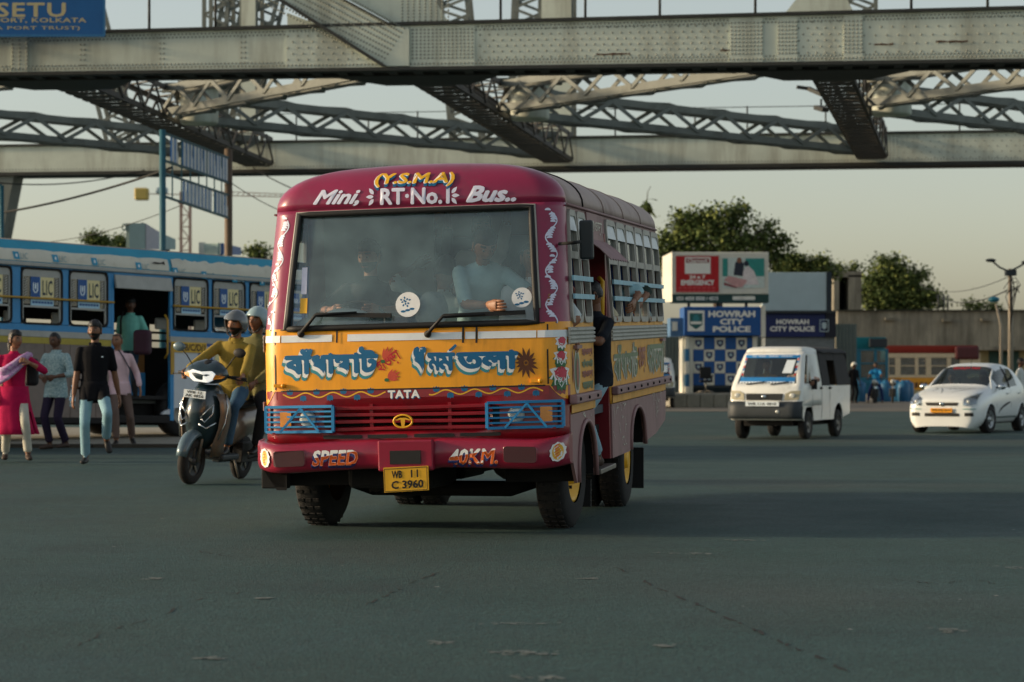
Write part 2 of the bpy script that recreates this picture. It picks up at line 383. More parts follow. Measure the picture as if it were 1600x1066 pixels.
def slab(mp, pts, t0, t1, name, m, parent=None, bevel=0):
    n = len(pts); vs = [mp(x, z, t0) for x, z in pts] + [mp(x, z, t1) for x, z in pts]
    fs = [tuple(reversed(range(n))), tuple(range(n, 2 * n))] + [(i, (i + 1) % n, n + (i + 1) % n, n + i) for i in range(n)]
    o = MB().add(vs, fs).build(name, m, parent=parent or bridge, bevel=bevel)
    return o
def zy(py, D): return CAMH + (HY - py) / FPX * D
XL, XR = -900, 2400
near = slab(nmap, [(XL, 8.1), (XR, 8.1), (XR, ntop(XR)), (XL, ntop(XL))], -.06, 0, 'lower_chord', M_steel)
near['label'] = 'near riveted box chord spanning the picture'
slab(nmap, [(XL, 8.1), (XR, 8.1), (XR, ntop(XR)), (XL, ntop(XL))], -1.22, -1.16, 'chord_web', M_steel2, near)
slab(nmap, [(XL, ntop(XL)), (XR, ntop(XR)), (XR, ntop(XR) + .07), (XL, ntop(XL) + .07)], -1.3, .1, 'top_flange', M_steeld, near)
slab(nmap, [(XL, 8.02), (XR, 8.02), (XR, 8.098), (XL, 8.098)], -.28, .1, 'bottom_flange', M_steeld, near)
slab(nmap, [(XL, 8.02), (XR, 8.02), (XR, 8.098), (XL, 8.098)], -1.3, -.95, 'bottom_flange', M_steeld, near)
for k in range(80):
    px = XL + 40 * k + 20
    slab(nmap, [(px, 8.04), (px + 14, 8.04), (px + 14, 8.09), (px, 8.09)], -.95, -.28, 'batten_plate', M_steeld, near)
far = slab(fmap, [(XL, 7.96), (XR, 7.96), (XR, 8.92), (XL, 8.82)], -.06, 0, 'lower_chord', M_steel)
far['label'] = 'far riveted box chord behind the bracing'
slab(fmap, [(XL, 7.97), (XR, 7.97), (XR, 8.9), (XL, 8.8)], -1.2, -1.14, 'chord_web', M_steel2, far)
slab(fmap, [(XL, 8.82), (XR, 8.92), (XR, 8.99), (XL, 8.89)], -1.3, .1, 'top_flange', M_steeld, far)
slab(fmap, [(XL, 7.84), (XR, 7.84), (XR, 7.958), (XL, 7.958)], -1.3, .12, 'bottom_flange', M_steeld, far)
# splice and cover plates standing proud of the near web
for x0, x1 in ((18, 44), (640, 742), (1140, 1192), (1214, 1246), (1318, 1348), (447, 640)):
    slab(nmap, [(x0, 8.104), (x1, 8.104), (x1, ntop(x1) - .006), (x0, ntop(x0) - .006)], .002, .022, 'cover_plate', M_steel, near)
# the big diagonal rising to the left from the node and its gusset plates
dz = lambda py: zy(py, 55.9)
slab(nmap, [(597, 8.12), (640, 8.12), (640, dz(47)), (619, dz(44)), (95, dz(-241)), (-30, dz(-308))], .024, .09, 'diagonal', M_steel)
slab(nmap, [(597, 8.115), (606, 8.115), (-20, dz(-308)), (-30, dz(-308))], .092, .17, 'diagonal_flange', M_steeld, near)
slab(nmap, [(608, dz(40)), (619, dz(44)), (106, dz(-241)), (95, dz(-241))], .092, .17, 'diagonal_flange', M_steeld, near)
slab(nmap, [(640, dz(38)), (700, dz(36.5)), (620, dz(-90)), (400, dz(-80)), (619, dz(42))], -.12, -.06, 'gusset_plate', M_steel, near)
slab(nmap, [(1226, ntop(1226) + .075), (1334, ntop(1334) + .075), (1312, dz(-12)), (1262, dz(-12))], -.2, -.14, 'gusset_plate', M_steel, near)
slab(nmap, [(447, ntop(447) + .075), (500, ntop(500) + .075), (447, dz(18))], -.2, -.14, 'gusset_plate', M_steel, near)
slab(nmap, [(1540, dz(-4)), (1556, dz(-4)), (1600, dz(12)), (1640, dz(14)), (1600, dz(-30))], -.2, -.1, 'gusset_plate', M_steel, near)
# rust blotches
q = random.Random(3)
for x0, x1, py in ((1366, 1396, 82), (1462, 1512, 79), (932, 985, 91), (1125, 1140, 88)):
    pts = []
    for k in range(9): x = x0 + (x1 - x0) * k / 8; pts.append((x, dz(py - q.uniform(.3, 1.8))))
    for k in range(8, -1, -1): x = x0 + (x1 - x0) * k / 8; pts.append((x, dz(py + q.uniform(.3, 1.8))))
    MB().poly([nmap(x, z, .026) for x, z in pts]).build('rust_patch', M_rust, parent=near)
# rivets: real heads, joined
def rivets(name, items, mp, r=.027, t=.0, parent=None):
    mb = MB(); n = 6
    for px, z, tt in items:
        c = mp(px, z, tt); D = ND if mp is nmap else FD; Nn = NN if mp is nmap else FN
        vs = [c + D * (r * math.cos(2 * math.pi * k / n)) + Vector((0, 0, r * math.sin(2 * math.pi * k / n))) for k in range(n)]
        vs2 = [c + Nn * r * .5 + (v - c) * .6 for v in vs]
        mb.add(vs + vs2, [(k, (k + 1) % n, n + (k + 1) % n, n + k) for k in range(n)] + [tuple(range(n, 2 * n))], 0, True)
    return mb.build(name, M_rivet, parent=parent or near, kind='stuff')
items = []
pxm = 3778 / 55.5
def grid(x0, x1, z0, z1, sx, sz, stag=False, t=.0):
    nz_ = max(1, int(round((z1 - z0) / sz))); nx = max(1, int(round((x1 - x0) / (sx * pxm))))
    for j in range(nz_ + 1):
        for i in range(nx + 1):
            x = x0 + (x1 - x0) * (i + (.5 if stag and j % 2 else 0)) / nx
            if x <= x1: items.append((x, z0 + (z1 - z0) * j / nz_, t))
for k in range(0, 1600 // 6):
    px = 3 + k * 6
    items.append((px, ntop(px) - .06, .022 if 447 < px < 640 else 0.0)); items.append((px + 3, 8.17, .024))
    if px > 640 or px < 447: items.append((px + 3, ntop(px) - .13, 0.0)); items.append((px, 8.24, 0.0))
grid(20, 42, 8.2, 8.85, .16, .1, t=.022)
for x in (129, 253, 380): grid(x - 3, x + 3, 8.25, 8.85, .1, .11)
grid(450, 590, 8.3, 8.85, .22, .14, True, .022)
grid(645, 738, 8.3, 8.95, .09, .085, t=.022)
grid(750, 1136, 8.3, 8.95, .2, .13, True)
grid(1143, 1190, 8.3, 9.0, .085, .085, t=.022); grid(1217, 1244, 8.3, 9.0, .085, .085, t=.022); grid(1320, 1346, 8.3, 9.0, .085, .085, t=.022)
grid(1248, 1318, 8.3, 9.0, .2, .15, True); grid(1350, 1600, 8.3, 9.05, .26, .2, True)
for a in range(9):                                  # rows along the diagonal
    for b in range(62):
        s_, w_ = b / 61, a / 8
        px = 628 - 230 * s_ - 30 * (1 - w_) - 70 * s_ * (1 - w_) + 4 * w_; z = 8.2 + 2.3 * s_ + (.78 - .36 * s_) * w_
        if px < 640 and dz(0) + .2 > z: items.append((px, z, .092))
for a in range(7):
    for b in range(9): items.append((628 + 9 * b, dz(34) + .075 * a, -.058))
rivets('rivet_heads', items, nmap)
items = []
grid(860, 900, 8.1, 8.8, .12, .1); grid(1378, 1402, 8.1, 8.8, .09, .09); grid(1405, 1600, 8.1, 8.8, .2, .16, True); grid(410, 430, 8.1, 8.75, .1, .1)
for k in range(330): items.append((k * 5, 8.04, 0.0))
rivets('rivet_heads', items, fmap, .024, parent=far)
# ---- laced girders
lace_count = [0]
def laced(name, a, b, w, h, n, bar=.1, ch=.16, bottom='lace', label=None, mt=None):
    """box girder of four angles with zigzag lacing: a,b centre of the bottom face ends (bridge local)"""
    mt = mt or M_steel2
    d = (b - a); L = d.length; d.normalize(); u = d.cross(Vector((0, 0, 1))).normalized(); up = u.cross(d).normalized()
    mb = MB()
    for s_ in (-1, 1):
        for z in (ch / 2, h - ch / 2):
            p0 = a + u * (s_ * w / 2) + up * z; mb.bar(p0, p0 + d * L, .05, ch, up=up)
            p1 = p0 - u * (s_ * ch * .4) + up * (ch / 2 - .025 if z > ch else -ch / 2 + .025); mb.bar(p1, p1 + d * L, ch * .8 - .06, .04, up=up)
    g = mb.build(name, mt, parent=bridge)
    if label: g['label'] = label
    # one bar mesh, shared
    st = L / n; H = h - ch * 1.2
    bl = math.hypot(st, H)
    bm = MB().box((-bl / 2, -.018, -bar / 2), (bl / 2, .018, bar / 2)).build('lacing_bar', mt, parent=g)
    first = [bm]
    def place(center, dirv, nrm):
        X = dirv.normalized(); Y = nrm.normalized(); Z = X.cross(Y).normalized()
        M = Matrix((X, Y, Z)).transposed().to_4x4(); M.translation = center
        if first: o = first.pop()
        else: o = share(bm, g, name='lacing_bar')
        o.matrix_local = M; lace_count[0] += 1
    camdir = -(a + bridge.location); side = 1 if u.dot(camdir) > 0 else -1
    rest = MB()
    for s_ in (side, -side):
        for i in range(n):
            z0, z1 = (ch * .6, h - ch * .6) if i % 2 == 0 else (h - ch * .6, ch * .6)
            p0 = a + u * (s_ * (w / 2 + .044)) + d * (i * st) + up * z0; p1 = a + u * (s_ * (w / 2 + .044)) + d * ((i + 1) * st) + up * z1
            if s_ == side: place((p0 + p1) / 2, p1 - p0, u * s_)
            else: rest.bar(p0, p1, .036, bar, up=up)
    nb = n if bottom == 'lace' else int(L / .75)
    sb = L / nb
    for z, isb in ((-.03, True), (h + .03, False)):
        for i in range(nb):
            if bottom == 'plate' and isb:
                c = a + d * (sb * (i + .5)) + up * z; rest.bar(c - d * sb * .3, c + d * sb * .3, w * .92, .03, up=up)
            else:
                e = 1 if i % 2 == 0 else -1
                p0 = a + d * (i * sb) + u * (-e * w * .46) + up * z; p1 = a + d * ((i + 1) * sb) + u * (e * w * .46) + up * z
                rest.bar(p0, p1, bar, .03, up=up)
    rest.build('lacing', mt, parent=g, kind='stuff')
    return g
nodes = [(60, 405), (640, 872), (1296, 1362)]
nodes_n = [nmap(a, 8.08, -1.3) for a, b in nodes]; nodes_f = [fmap(b, 8.08, .12) for a, b in nodes]
# a further node off the frame on either side, at the same spacing
stepn = nodes_n[1] - nodes_n[0]; stepf = nodes_f[1] - nodes_f[0]
Nn_ = [nodes_n[0] - stepn] + nodes_n + [nodes_n[2] + stepn]; Nf_ = [nodes_f[0] - stepf] + nodes_f + [nodes_f[2] + stepf]
hubs = []
for i in range(5):
    a, b = Nn_[i], Nf_[i]
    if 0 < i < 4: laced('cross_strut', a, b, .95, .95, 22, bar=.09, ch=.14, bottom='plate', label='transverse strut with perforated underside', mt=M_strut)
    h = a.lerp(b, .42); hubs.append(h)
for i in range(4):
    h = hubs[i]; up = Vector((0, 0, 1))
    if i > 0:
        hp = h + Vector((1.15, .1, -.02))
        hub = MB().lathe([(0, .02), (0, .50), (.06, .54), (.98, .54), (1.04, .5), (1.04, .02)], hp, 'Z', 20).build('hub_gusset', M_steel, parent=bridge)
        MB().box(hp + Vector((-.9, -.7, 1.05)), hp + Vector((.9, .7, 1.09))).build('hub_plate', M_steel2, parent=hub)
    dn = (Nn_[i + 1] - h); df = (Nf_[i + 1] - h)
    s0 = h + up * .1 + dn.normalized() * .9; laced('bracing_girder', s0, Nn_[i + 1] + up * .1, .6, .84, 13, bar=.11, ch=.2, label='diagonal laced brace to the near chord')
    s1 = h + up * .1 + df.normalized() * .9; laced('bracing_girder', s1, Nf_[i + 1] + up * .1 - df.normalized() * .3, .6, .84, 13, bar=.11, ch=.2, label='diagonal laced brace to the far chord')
for i in (1, 2, 3):                                 # horizontal node gussets under the chords
    n_ = Nn_[i]; f_ = Nf_[i]
    for c, D, nn, w in ((n_, ND, NN, 2.0),):
        pts = [c + D * -w + nn * .2, c + D * w + nn * .2, c + D * w * .5 - nn * (1.6 if c is n_ else -1.4), c - D * w * .5 - nn * (1.6 if c is n_ else -1.4)]
        vs = [p + Vector((0, 0, -.06)) for p in pts] + [p + Vector((0, 0, -.03)) for p in pts]
        MB().add(vs, [(3, 2, 1, 0), (4, 5, 6, 7), (0, 1, 5, 4), (1, 2, 6, 5), (2, 3, 7, 6), (3, 0, 4, 7)]).build('node_gusset', M_steeld, parent=bridge)
# uprights of the far truss rising out of the picture
def column(px0, px1, w, pt=None, label=None, solid=False, tilt=0.0, z1=14):
    a = fmap((px0 + px1) / 2, 8.95, -.6); b = a + Vector((tilt, 0, z1 - 8.95)); n = 14
    mb = MB(); d = (b - a); fd = FD
    for s_ in (-1, 1):
        for t_ in (-.45, .45): mb.bar(a + fd * (s_ * w / 2) + FN * t_, b + fd * (s_ * w / 2) + FN * t_, .13, .1, up=FN)
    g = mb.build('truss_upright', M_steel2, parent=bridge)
    if solid:
        MB().bar(a + FN * .5, b + FN * .5, w, .04, up=FN).build('upright_plate', M_steel, parent=g)
    else:
        for i in range(n):
            e = 1 if i % 2 else -1
            for t_, e2 in ((.5, e), (-.5, -e)):
                MB().bar(a + d * (i / n) + fd * (e2 * w / 2) + FN * t_, a + d * ((i + 1) / n) - fd * (e2 * w / 2) + FN * t_, .09, .04, up=FN).build('lacing_bar', M_steel2, parent=g)
    return g
column(160, 208, .85, tilt=-1.3); column(318, 352, .8); column(372, 402, .5, solid=True); column(356, 362, .9, tilt=1.2); column(695, 758, 1.0, tilt=-.5); column(790, 838, .9, tilt=.2)
column(845, 893, 1.0, solid=True); column(1322, 1372, .9); column(300, 330, .7, tilt=1.1)
# inclined leg of the far truss coming down at the left edge
legb = [fmap(-70, 7.9, .0), fmap(22, 7.9, .0), fmap(-8, 4.5, .0), fmap(-60, -.0, .0), fmap(-110, -.0, .0)]
vs = legb + [p - FN * 1.0 for p in legb]
MB().add(vs, [tuple(range(5)), tuple(range(9, 4, -1))] + [(i, i + 5, (i + 1) % 5 + 5, (i + 1) % 5) for i in range(5)]).build('support_leg', M_steel2, parent=bridge)
nl = [nmap(-30, 0, -.7), nmap(4, 0, -.7), nmap(4, 8.05, -.7), nmap(-30, 8.05, -.7)]
# railing posts and wires along both top flanges
def rail(mp, pts, h, w, zt):
    tops = []
    for px in pts:
        z = zt(px); p = mp(px, z, -.3); tops.append(p + Vector((0, 0, h)))
        MB().tube([p, p + Vector((0, 0, h))], w, 6).build('railing_post', M_steeld, parent=bridge)
    MB().tube([t_ - Vector((0, 0, .03)) for t_ in tops], .014, 5).build('railing_wire', M_steeld, parent=bridge)
rail(nmap, [-120, 98, 228, 332, 480, 780, 913, 1030, 1180, 1425, 1545, 1700], 1.0, .035, lambda p: ntop(p) + .07)
rail(fmap, [200, 460, 573, 650, 760, 960, 1085, 1167, 1290, 1500], 1.0, .03, lambda p: 8.9)
# floodlight bracket under the far end, small fitting
lp = P(1262, 138, 68); mb = MB(); mb.bar(BP(lp), BP(P(1285, 148, 67)), .12, .1); mb.bar(BP(P(1245, 136, 68)), BP(P(1265, 139, 68)), .25, .07)
mb.build('floodlight', M_steeld, parent=bridge)
mb = MB(); mb.bar(BP(P(1276, 168, 68)), BP(P(1290, 172, 67)), .18, .12); mb.bar(BP(P(1283, 155, 68)), BP(P(1283, 170, 68)), .05, .05); mb.build('floodlight', M_steeld, parent=bridge)
# blue name board hung on the near chord
M_signblue = mat('enamel_blue', '#0a5c97', .5, var=.06, scale=3)
M_signgold = mat('sign_lettering_cream', '#cbb888', .6, var=.1, scale=20)
sD = 55.4
sb = thing('name_board', 'blue enamel name board with cream capitals on the near bridge chord', 'sign', P(-60, 52, sD))
def smap(px, py, t=0.0): return P(px, py, sD) - sb.location + Vector((0, -t, 0))
def sm2(u, v, t): return smap(u, -v, t)
mb = MB(); mb.prism([(-330, -54.5), (162, -54.5), (162, 90), (-330, 90)], -.1, 0, sm2); mb.build('board', M_signblue, parent=sb)
mb = MB(); 
for (a, b) in (((-330, -56), (164, -56)), ((163, -56), (163, 90))): mb.bar(sm2(*a, .01), sm2(*b, .01), .05, .06)
mb.build('board_frame', mat('frame_blue', '#2b6f9d', .5), parent=sb)
mb = MB(); put_text(mb, 'RABINDRA SETU', -262, 103, -27, -4, sm2, 0, .025, 0, 1.1, .006)
put_text(mb, 'SYAMA PRASAD MOOKERJEE PORT, KOLKATA', -258, 135, -37.5, -28, sm2, 0, .02, 0, 1.05, .006)
put_text(mb, '(ERSTWHILE KOLKATA PORT TRUST)', -190, 125, -48, -41, sm2, 0, .01, 0, 1.05, .006)
mb.build('lettering', M_signgold, parent=sb)
mb = MB()
for px in (-280, -60, 120):
    p = nmap(px, 9.03, .1) + bridge.location - sb.location; mb.bar(p, smap(px, 40, -.06), .06, .06)
mb.build('bracket', M_steeld, parent=sb)
# ------------------------------------------------------------------ the painted minibus in the middle
M_mar = mat('bus_maroon_gloss', '#8c2145', .34, var=.1, scale=2.5, coat=.35, dirt='#6b3f48', dirt_amt=.32, dirt_scale=3.2, bump=.3, bscale=4.5)
M_red = mat('bus_deep_red_gloss', '#8a0e1d', .3, var=.12, scale=3, coat=.4, dirt='#52191b', dirt_amt=.35, dirt_scale=4, bump=.3, bscale=6)
M_yel = mat('bus_yellow_paint', '#fba60f', .4, var=.07, scale=3, coat=.2, dirt='#b5780f', dirt_amt=.34, dirt_scale=4, streak=True, bump=.28, bscale=4.5)
M_roofd = mat('bus_roof_faded_maroon', '#ae9a91', .62, var=.12, scale=3, dirt='#8a736d', dirt_amt=.3, dirt_scale=2)
M_skirt = mat('bus_faded_maroon_side', '#936f6e', .55, var=.1, scale=3, dirt='#7d6c66', dirt_amt=.42, dirt_scale=2.4, streak=True)
M_yside = mat('bus_faded_yellow_side', '#e6a53a', .55, var=.1, scale=4, dirt='#b08d55', dirt_amt=.42, dirt_scale=4, streak=True)
M_white = mat('bus_white_paint', '#e6eaea', .5, var=.06, scale=9, dirt='#8d8f8c', dirt_amt=.2, dirt_scale=6)
M_frame = mat('window_frame_paint', '#a5a298', .5, var=.12, scale=9, dirt='#6f6a60', dirt_amt=.3, dirt_scale=7)
M_band = mat('corrugated_grey_band', '#b5b4aa', .55, var=.12, scale=9, dirt='#7a756a', dirt_amt=.3, dirt_scale=8)
M_blk = mat('black_rubber', '#121212', .65, var=.3, scale=12)
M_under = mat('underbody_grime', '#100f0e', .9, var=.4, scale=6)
M_tyre = mat('tyre_rubber', '#1b1a19', .85, var=.3, scale=10, bump=.3, bscale=60, dirt='#3b3731', dirt_amt=.25, dirt_scale=5)
M_bblue = mat('guard_blue_paint', '#1f84bb', .45, var=.12, scale=8, coat=.2)
M_lblue = mat('guard_bar_pale_blue', '#8fc0d0', .5, var=.14, scale=8)
M_dblue = mat('inner_frame_blue', '#1d3d72', .5, var=.15, scale=8)
M_inner = mat('bus_interior', '#4c5258', .8, var=.2, scale=4)
M_inred = mat('door_lining_red', '#7a0f1c', .45, var=.15, scale=4)
M_steelr = mat('worn_bare_metal', '#77736b', .45, metal=.6, var=.2, scale=8)
M_ws = glass('windscreen_glass', (.97, .99, .99), dust=.16, veilc=(.42, .64, .66), base=.08)  # teal diffuse layer stands in for the milky sky reflection
M_pane = glass('side_glass', (.75, .82, .82), dust=.25, veilc=(.45, .48, .46), base=.07)
M_lamp = mat('headlamp_lens', '#b9bcb6', .12, var=.2, scale=20, coat=1)
M_amber = mat('amber_lens', '#d4831a', .2, var=.15, scale=20, coat=1)
DEC = {k: mat('sign_paint_' + k, c, .45, var=.06, scale=14) for k, c in dict(
    blue='#0a6390', teal='#35919a', white='#f0eeea', lilac='#dcdcee', orange='#e86a1c', red='#c21f2a', green='#2f6a3a', yellow='#e9b023',
    brown='#5c2f12', salmon='#cf5136', navy='#27306b', pink='#cf3b52', black='#141414', plate='#dba51c', faded_green='#5f7752', faded_red='#9c4a3c', faded_white='#c9c4b4').items()}
BX, BY, BTH = -.668, 16.25, R(10.4)
bus = thing('minibus', 'maroon and yellow painted minibus with a passenger at its open door', 'bus', (BX, BY, 0), -BTH)
TILT = Matrix.Rotation(R(1.26), 4, 'X') @ Matrix.Rotation(R(-1.4), 4, 'Y')
BW = Matrix.Translation((BX, BY, 0)) @ Matrix.Rotation(-BTH, 4, 'Z')
Rc = .17
def interp(z, tab):
    if z <= tab[0][0]: return tab[0][1]
    for (a, b), (c, d) in zip(tab[:-1], tab[1:]):
        if z <= c: return b + (d - b) * (z - a) / (c - a)
    return tab[-1][1]
def Aw(z): return interp(z, [(.4, 1.055), (1.4, 1.062), (2.2, 1.02)])
def Fy(z): return interp(z, [(.4, .02), (.62, .03), (.98, .05), (1.25, .06), (1.4, .09), (1.8, .19), (2.2, .31)])
def Fr(x, z, t=0.0):
    a = Aw(z); cs = a - Rc; ax = abs(x); y = Fy(z) + .05 * (min(ax, cs) / cs) ** 2
    if ax > cs: dx = min(ax - cs, Rc * .9995); y += Rc - math.sqrt(Rc * Rc - dx * dx)
    return Vector((x, y - t, z))
def FrA(x, z, t=0.0):                               # the same skin, x running on along the rounded corner
    a = Aw(z); cs = a - Rc; ax = abs(x)
    if ax <= cs: return Fr(x, z, t)
    s_ = min((ax - cs) / Rc, 1.5708); p = Fr(math.copysign(cs, x), z)
    over = max(0.0, ax - cs - Rc * 1.5708)
    return Vector((math.copysign(cs + (Rc + t) * math.sin(s_), x), p.y + Rc - (Rc + t) * math.cos(s_) + over, z))
def Sd(y, z, t=0.0): return Vector((Aw(z) + t, y, z))
def proj(v): w = BW @ TILT @ Vector(v); return HX + FPX * w.x / w.y, HY - FPX * (w.z - CAMH) / w.y
def solve2(fn, px, py, u, v):
    for _ in range(30):
        a = proj(fn(u, v)); e = 1e-4; b = proj(fn(u + e, v)); c = proj(fn(u, v + e))
        j = ((b[0] - a[0]) / e, (c[0] - a[0]) / e, (b[1] - a[1]) / e, (c[1] - a[1]) / e); det = j[0] * j[3] - j[1] * j[2]
        dx, dy = px - a[0], py - a[1]
        du = (dx * j[3] - dy * j[1]) / det; dv = (dy * j[0] - dx * j[2]) / det
        u += max(-.3, min(.3, du)); v += max(-.3, min(.3, dv))
    return u, v
def FP(px, py): return solve2(FrA, px, py, 0.0, 1.2)      # photo pixel -> (x,z) on the front
def SP(px, py): return solve2(Sd, px, py, 2.0, 1.2)      # photo pixel -> (y,z) on the door side
def frect(x0, y0, x1, y1):                                # pixel rectangle -> local rectangle on the front
    a = FP(x0, (y0 + y1) / 2); b = FP(x1, (y0 + y1) / 2); c = FP((x0 + x1) / 2, y1); d = FP((x0 + x1) / 2, y0)
    return a[0], b[0], c[1], d[1]
def bm(): return MB(TILT)
ZW0, ZW1 = 1.405, 2.19
def ws(z): return .865 - .055 * max(0, min(1, (z - 1.4) / .785))
# ---- shell: rows of plan outlines, cells left out where there are openings
WINS = [(2.31 + .545 * k, 2.31 + .545 * k + .485) for k in range(6)]
LEN = 5.75
ycols = [.345, .82, .885, 1.26, 1.36, 2.22] + [v for w in WINS for v in w] + [LEN - .2]
zrows = [.60, .70, .78, .83, .98, 1.12, 1.25, 1.365, ZW0, 1.6, 1.8, 2.0, 2.07, 2.165, ZW1, 2.22]
def outline(z):
    pts = []; a = Aw(z); cs = a - Rc; w = ws(z)
    fx = [w * k / 8 for k in range(9)] + [cs]
    arc = [cs + Rc * math.sin(R(15 * k)) for k in range(1, 7)]
    fr = fx + arc
    right = [Fr(x, z) for x in fr] + [Vector((a, y if i_ else Fy(z) + .05 + Rc + .03, z)) for i_, y in enumerate(ycols)]
    ra = [(cs + Rc * math.cos(R(18 * k)), LEN - .2 + Rc * math.sin(R(18 * k))) for k in range(1, 6)]
    right += [Vector((x, y, z)) for x, y in ra] + [Vector((x, LEN - .2 + Rc, z)) for x in (.6, .3)]
    left = [Vector((-p.x, p.y, p.z)) for p in right[1:]]
    return left[::-1] + right + [Vector((0, LEN - .2 + Rc, z))]
rows = [outline(z) for z in zrows]; NC = len(rows[0]); nhalf = (NC - 2) // 2   # index of x=0 front
def colinfo(i):                                     # cell between column i and i+1 -> side, local index
    if i >= nhalf: return 1, i - nhalf
    return -1, nhalf - 1 - i
nf = 9 + 1 + 6                                      # columns on the front half incl. corner
shell_mats = [M_mar, M_red, M_yel, M_yside, M_skirt, M_white]
sh = bm(); vs = [p for r_ in rows for p in r_]; fs = []; mi = []
for j in range(len(zrows) - 1):
    zc = (zrows[j] + zrows[j + 1]) / 2
    for i in range(NC):
        side, k = colinfo(i) if i < NC - 1 else (1, 99)
        front = k < nf - 1
        i2 = (i + 1) % NC
        if front:
            if ZW0 < zc < ZW1 and k < 8: continue
            if .70 < zc < .83 + .15 and zc < .9 and k < 5: continue      # grille opening
            m_ = 0 if zc > 1.4 else (2 if zc > .98 else 1)
        else:
            yk = k - (nf - 1)                        # cell index on the side: 0 = corner end..ycols[0]
            if zc < .78: continue
            m_ = 0 if zc > 1.4 else (3 if zc > .83 else (3 if zc > .78 else 4))
            if zc > 1.4: m_ = 4
            if ZW0 < zc < 2.165:
                if yk in (1, 3): continue
                if 7 <= yk <= 17 and (yk - 7) % 2 == 0: continue
            if side == 1 and yk == 5 and zc < 2.07: continue
        fs.append((j * NC + i, j * NC + i2, (j + 1) * NC + i2, (j + 1) * NC + i)); mi.append(m_)
o_ = len(sh.v); sh.v += [tuple(v) for v in vs]; sh.f += fs; sh.m += mi; sh.sm += [True] * len(fs)
body = sh.build('body_shell', shell_mats, parent=bus, solid=.028, soff=-1)
# ---- roof: front cap and long faded roof
def roofrow(t, ylo=None):
    ph = t * math.pi / 2; c_ = max(0.0, math.cos(ph)) ** (2 / 2.3); s_ = math.sin(ph) ** (2 / 2.3); z = 2.22 + .3 * s_
    return c_, s_, z
nr = 12
def roofpt(t, p):                                   # p = outline point at z=2.22
    c_, s_, z = roofrow(t); x = p.x * (.32 + .68 * c_) if abs(p.x) > 1e-6 else 0
    y0 = Fy(2.22); cy = 2.9
    if p.y < 2.0: y = p.y + (1 - c_) * .40 * (1 - min(1, max(0, (p.y - .31) / 1.0)))
    elif p.y > 4.5: y = p.y - (1 - c_) * .5 * min(1, (p.y - 4.5) / .9)
    else: y = p.y
    return Vector((x, y, z + .012 * (1 - (p.x / 1.02) ** 2) * t))
base = outline(2.22)
def roofmesh(sel, name, m, lift=0.0):
    b_ = bm(); vs = []; fs = []
    for k in range(nr + 1):
        for p in base: vs.append(roofpt(k / nr, p))
    for k in range(nr):
        for i in range(NC):
            i2 = (i + 1) % NC
            yc = (base[i].y + base[i2].y) / 2
            if sel(yc): fs.append((k * NC + i, k * NC + i2, (k + 1) * NC + i2, (k + 1) * NC + i))
    # close the crown strip across
    top = nr * NC
    for i in range(nhalf):
        a_, b__ = nhalf - i, nhalf - i - 1; c_, d_ = nhalf + i, nhalf + i + 1
        yc = (base[c_].y + base[d_].y) / 2
        if sel(yc): fs.append((top + a_, top + c_, top + d_, top + b__))
    b_.add(vs, fs, 0, True); return b_.build(name, m, parent=bus, solid=.02)
YSEAM = .555
roofmesh(lambda y: y < YSEAM, 'roof_front_cap', M_mar)
roof = roofmesh(lambda y: y >= YSEAM, 'roof', M_roofd)
# seam straps and drip rail
def arch_pts(y, t=.006):
    p0 = min(range(NC), key=lambda i: abs(base[i].y - y) + (10 if base[i].x < 0 else 0)); pts = [roofpt(k / nr, base[p0]) for k in range(nr + 1)]
    full = pts + [Vector((-p.x, p.y, p.z)) for p in pts[::-1]]
    return [p + Vector((p.x * .006, 0, t)) for p in full]
bm().tube(arch_pts(1.26, .002), .006, 6).build('roof_seam', M_under, parent=roof)
for y in (2.31, 3.4, 4.49): bm().tube(arch_pts(y, .0), .005, 6).build('roof_seam', M_roofd, parent=roof)
for s_ in (1, -1): bm().tube([Vector((s_ * (Aw(2.2) + .012), y, 2.205)) for y in (.5, 1.5, 3, 4.5, 5.5)], .009, 6).build('drip_rail', M_skirt, parent=bus)
# ---- windscreen with rubber seal
ns, mz = 17, 8
b_ = bm(); vs = []; fs = []
for j in range(mz + 1):
    z = ZW0 + (ZW1 - ZW0) * j / mz
    for i in range(ns): vs.append(Fr(ws(z) * (-1 + 2 * i / (ns - 1)), z, -.012))
for j in range(mz):
    for i in range(ns - 1): fs.append((j * ns + i, j * ns + i + 1, (j + 1) * ns + i + 1, (j + 1) * ns + i))
b_.add(vs, fs, 0, True); wsc = b_.build('windscreen', M_ws, parent=bus)
path = []
for k in range(25): x = -.865 + 1.73 * k / 24; path.append((x, ZW0))
for k in range(1, 9): z = ZW0 + (ZW1 - ZW0) * k / 8; path.append((ws(z), z))
for k in range(1, 25): path.append((ws(ZW1) * (1 - 2 * k / 24), ZW1))
for k in range(1, 9): z = ZW1 + (ZW0 - ZW1) * k / 8; path.append((-ws(z), z))
b_ = bm(); b_.tube([Fr(x, z, .006) for x, z in path], .021, 8); b_.build('windscreen_seal', M_blk, parent=bus)
b_ = bm(); b_.tube([Fr(x * 1.028, z + (.014 if z > 1.8 else -.004), .004) for x, z in path[25:]], .009, 6); b_.build('seal_trim', M_frame, parent=bus)
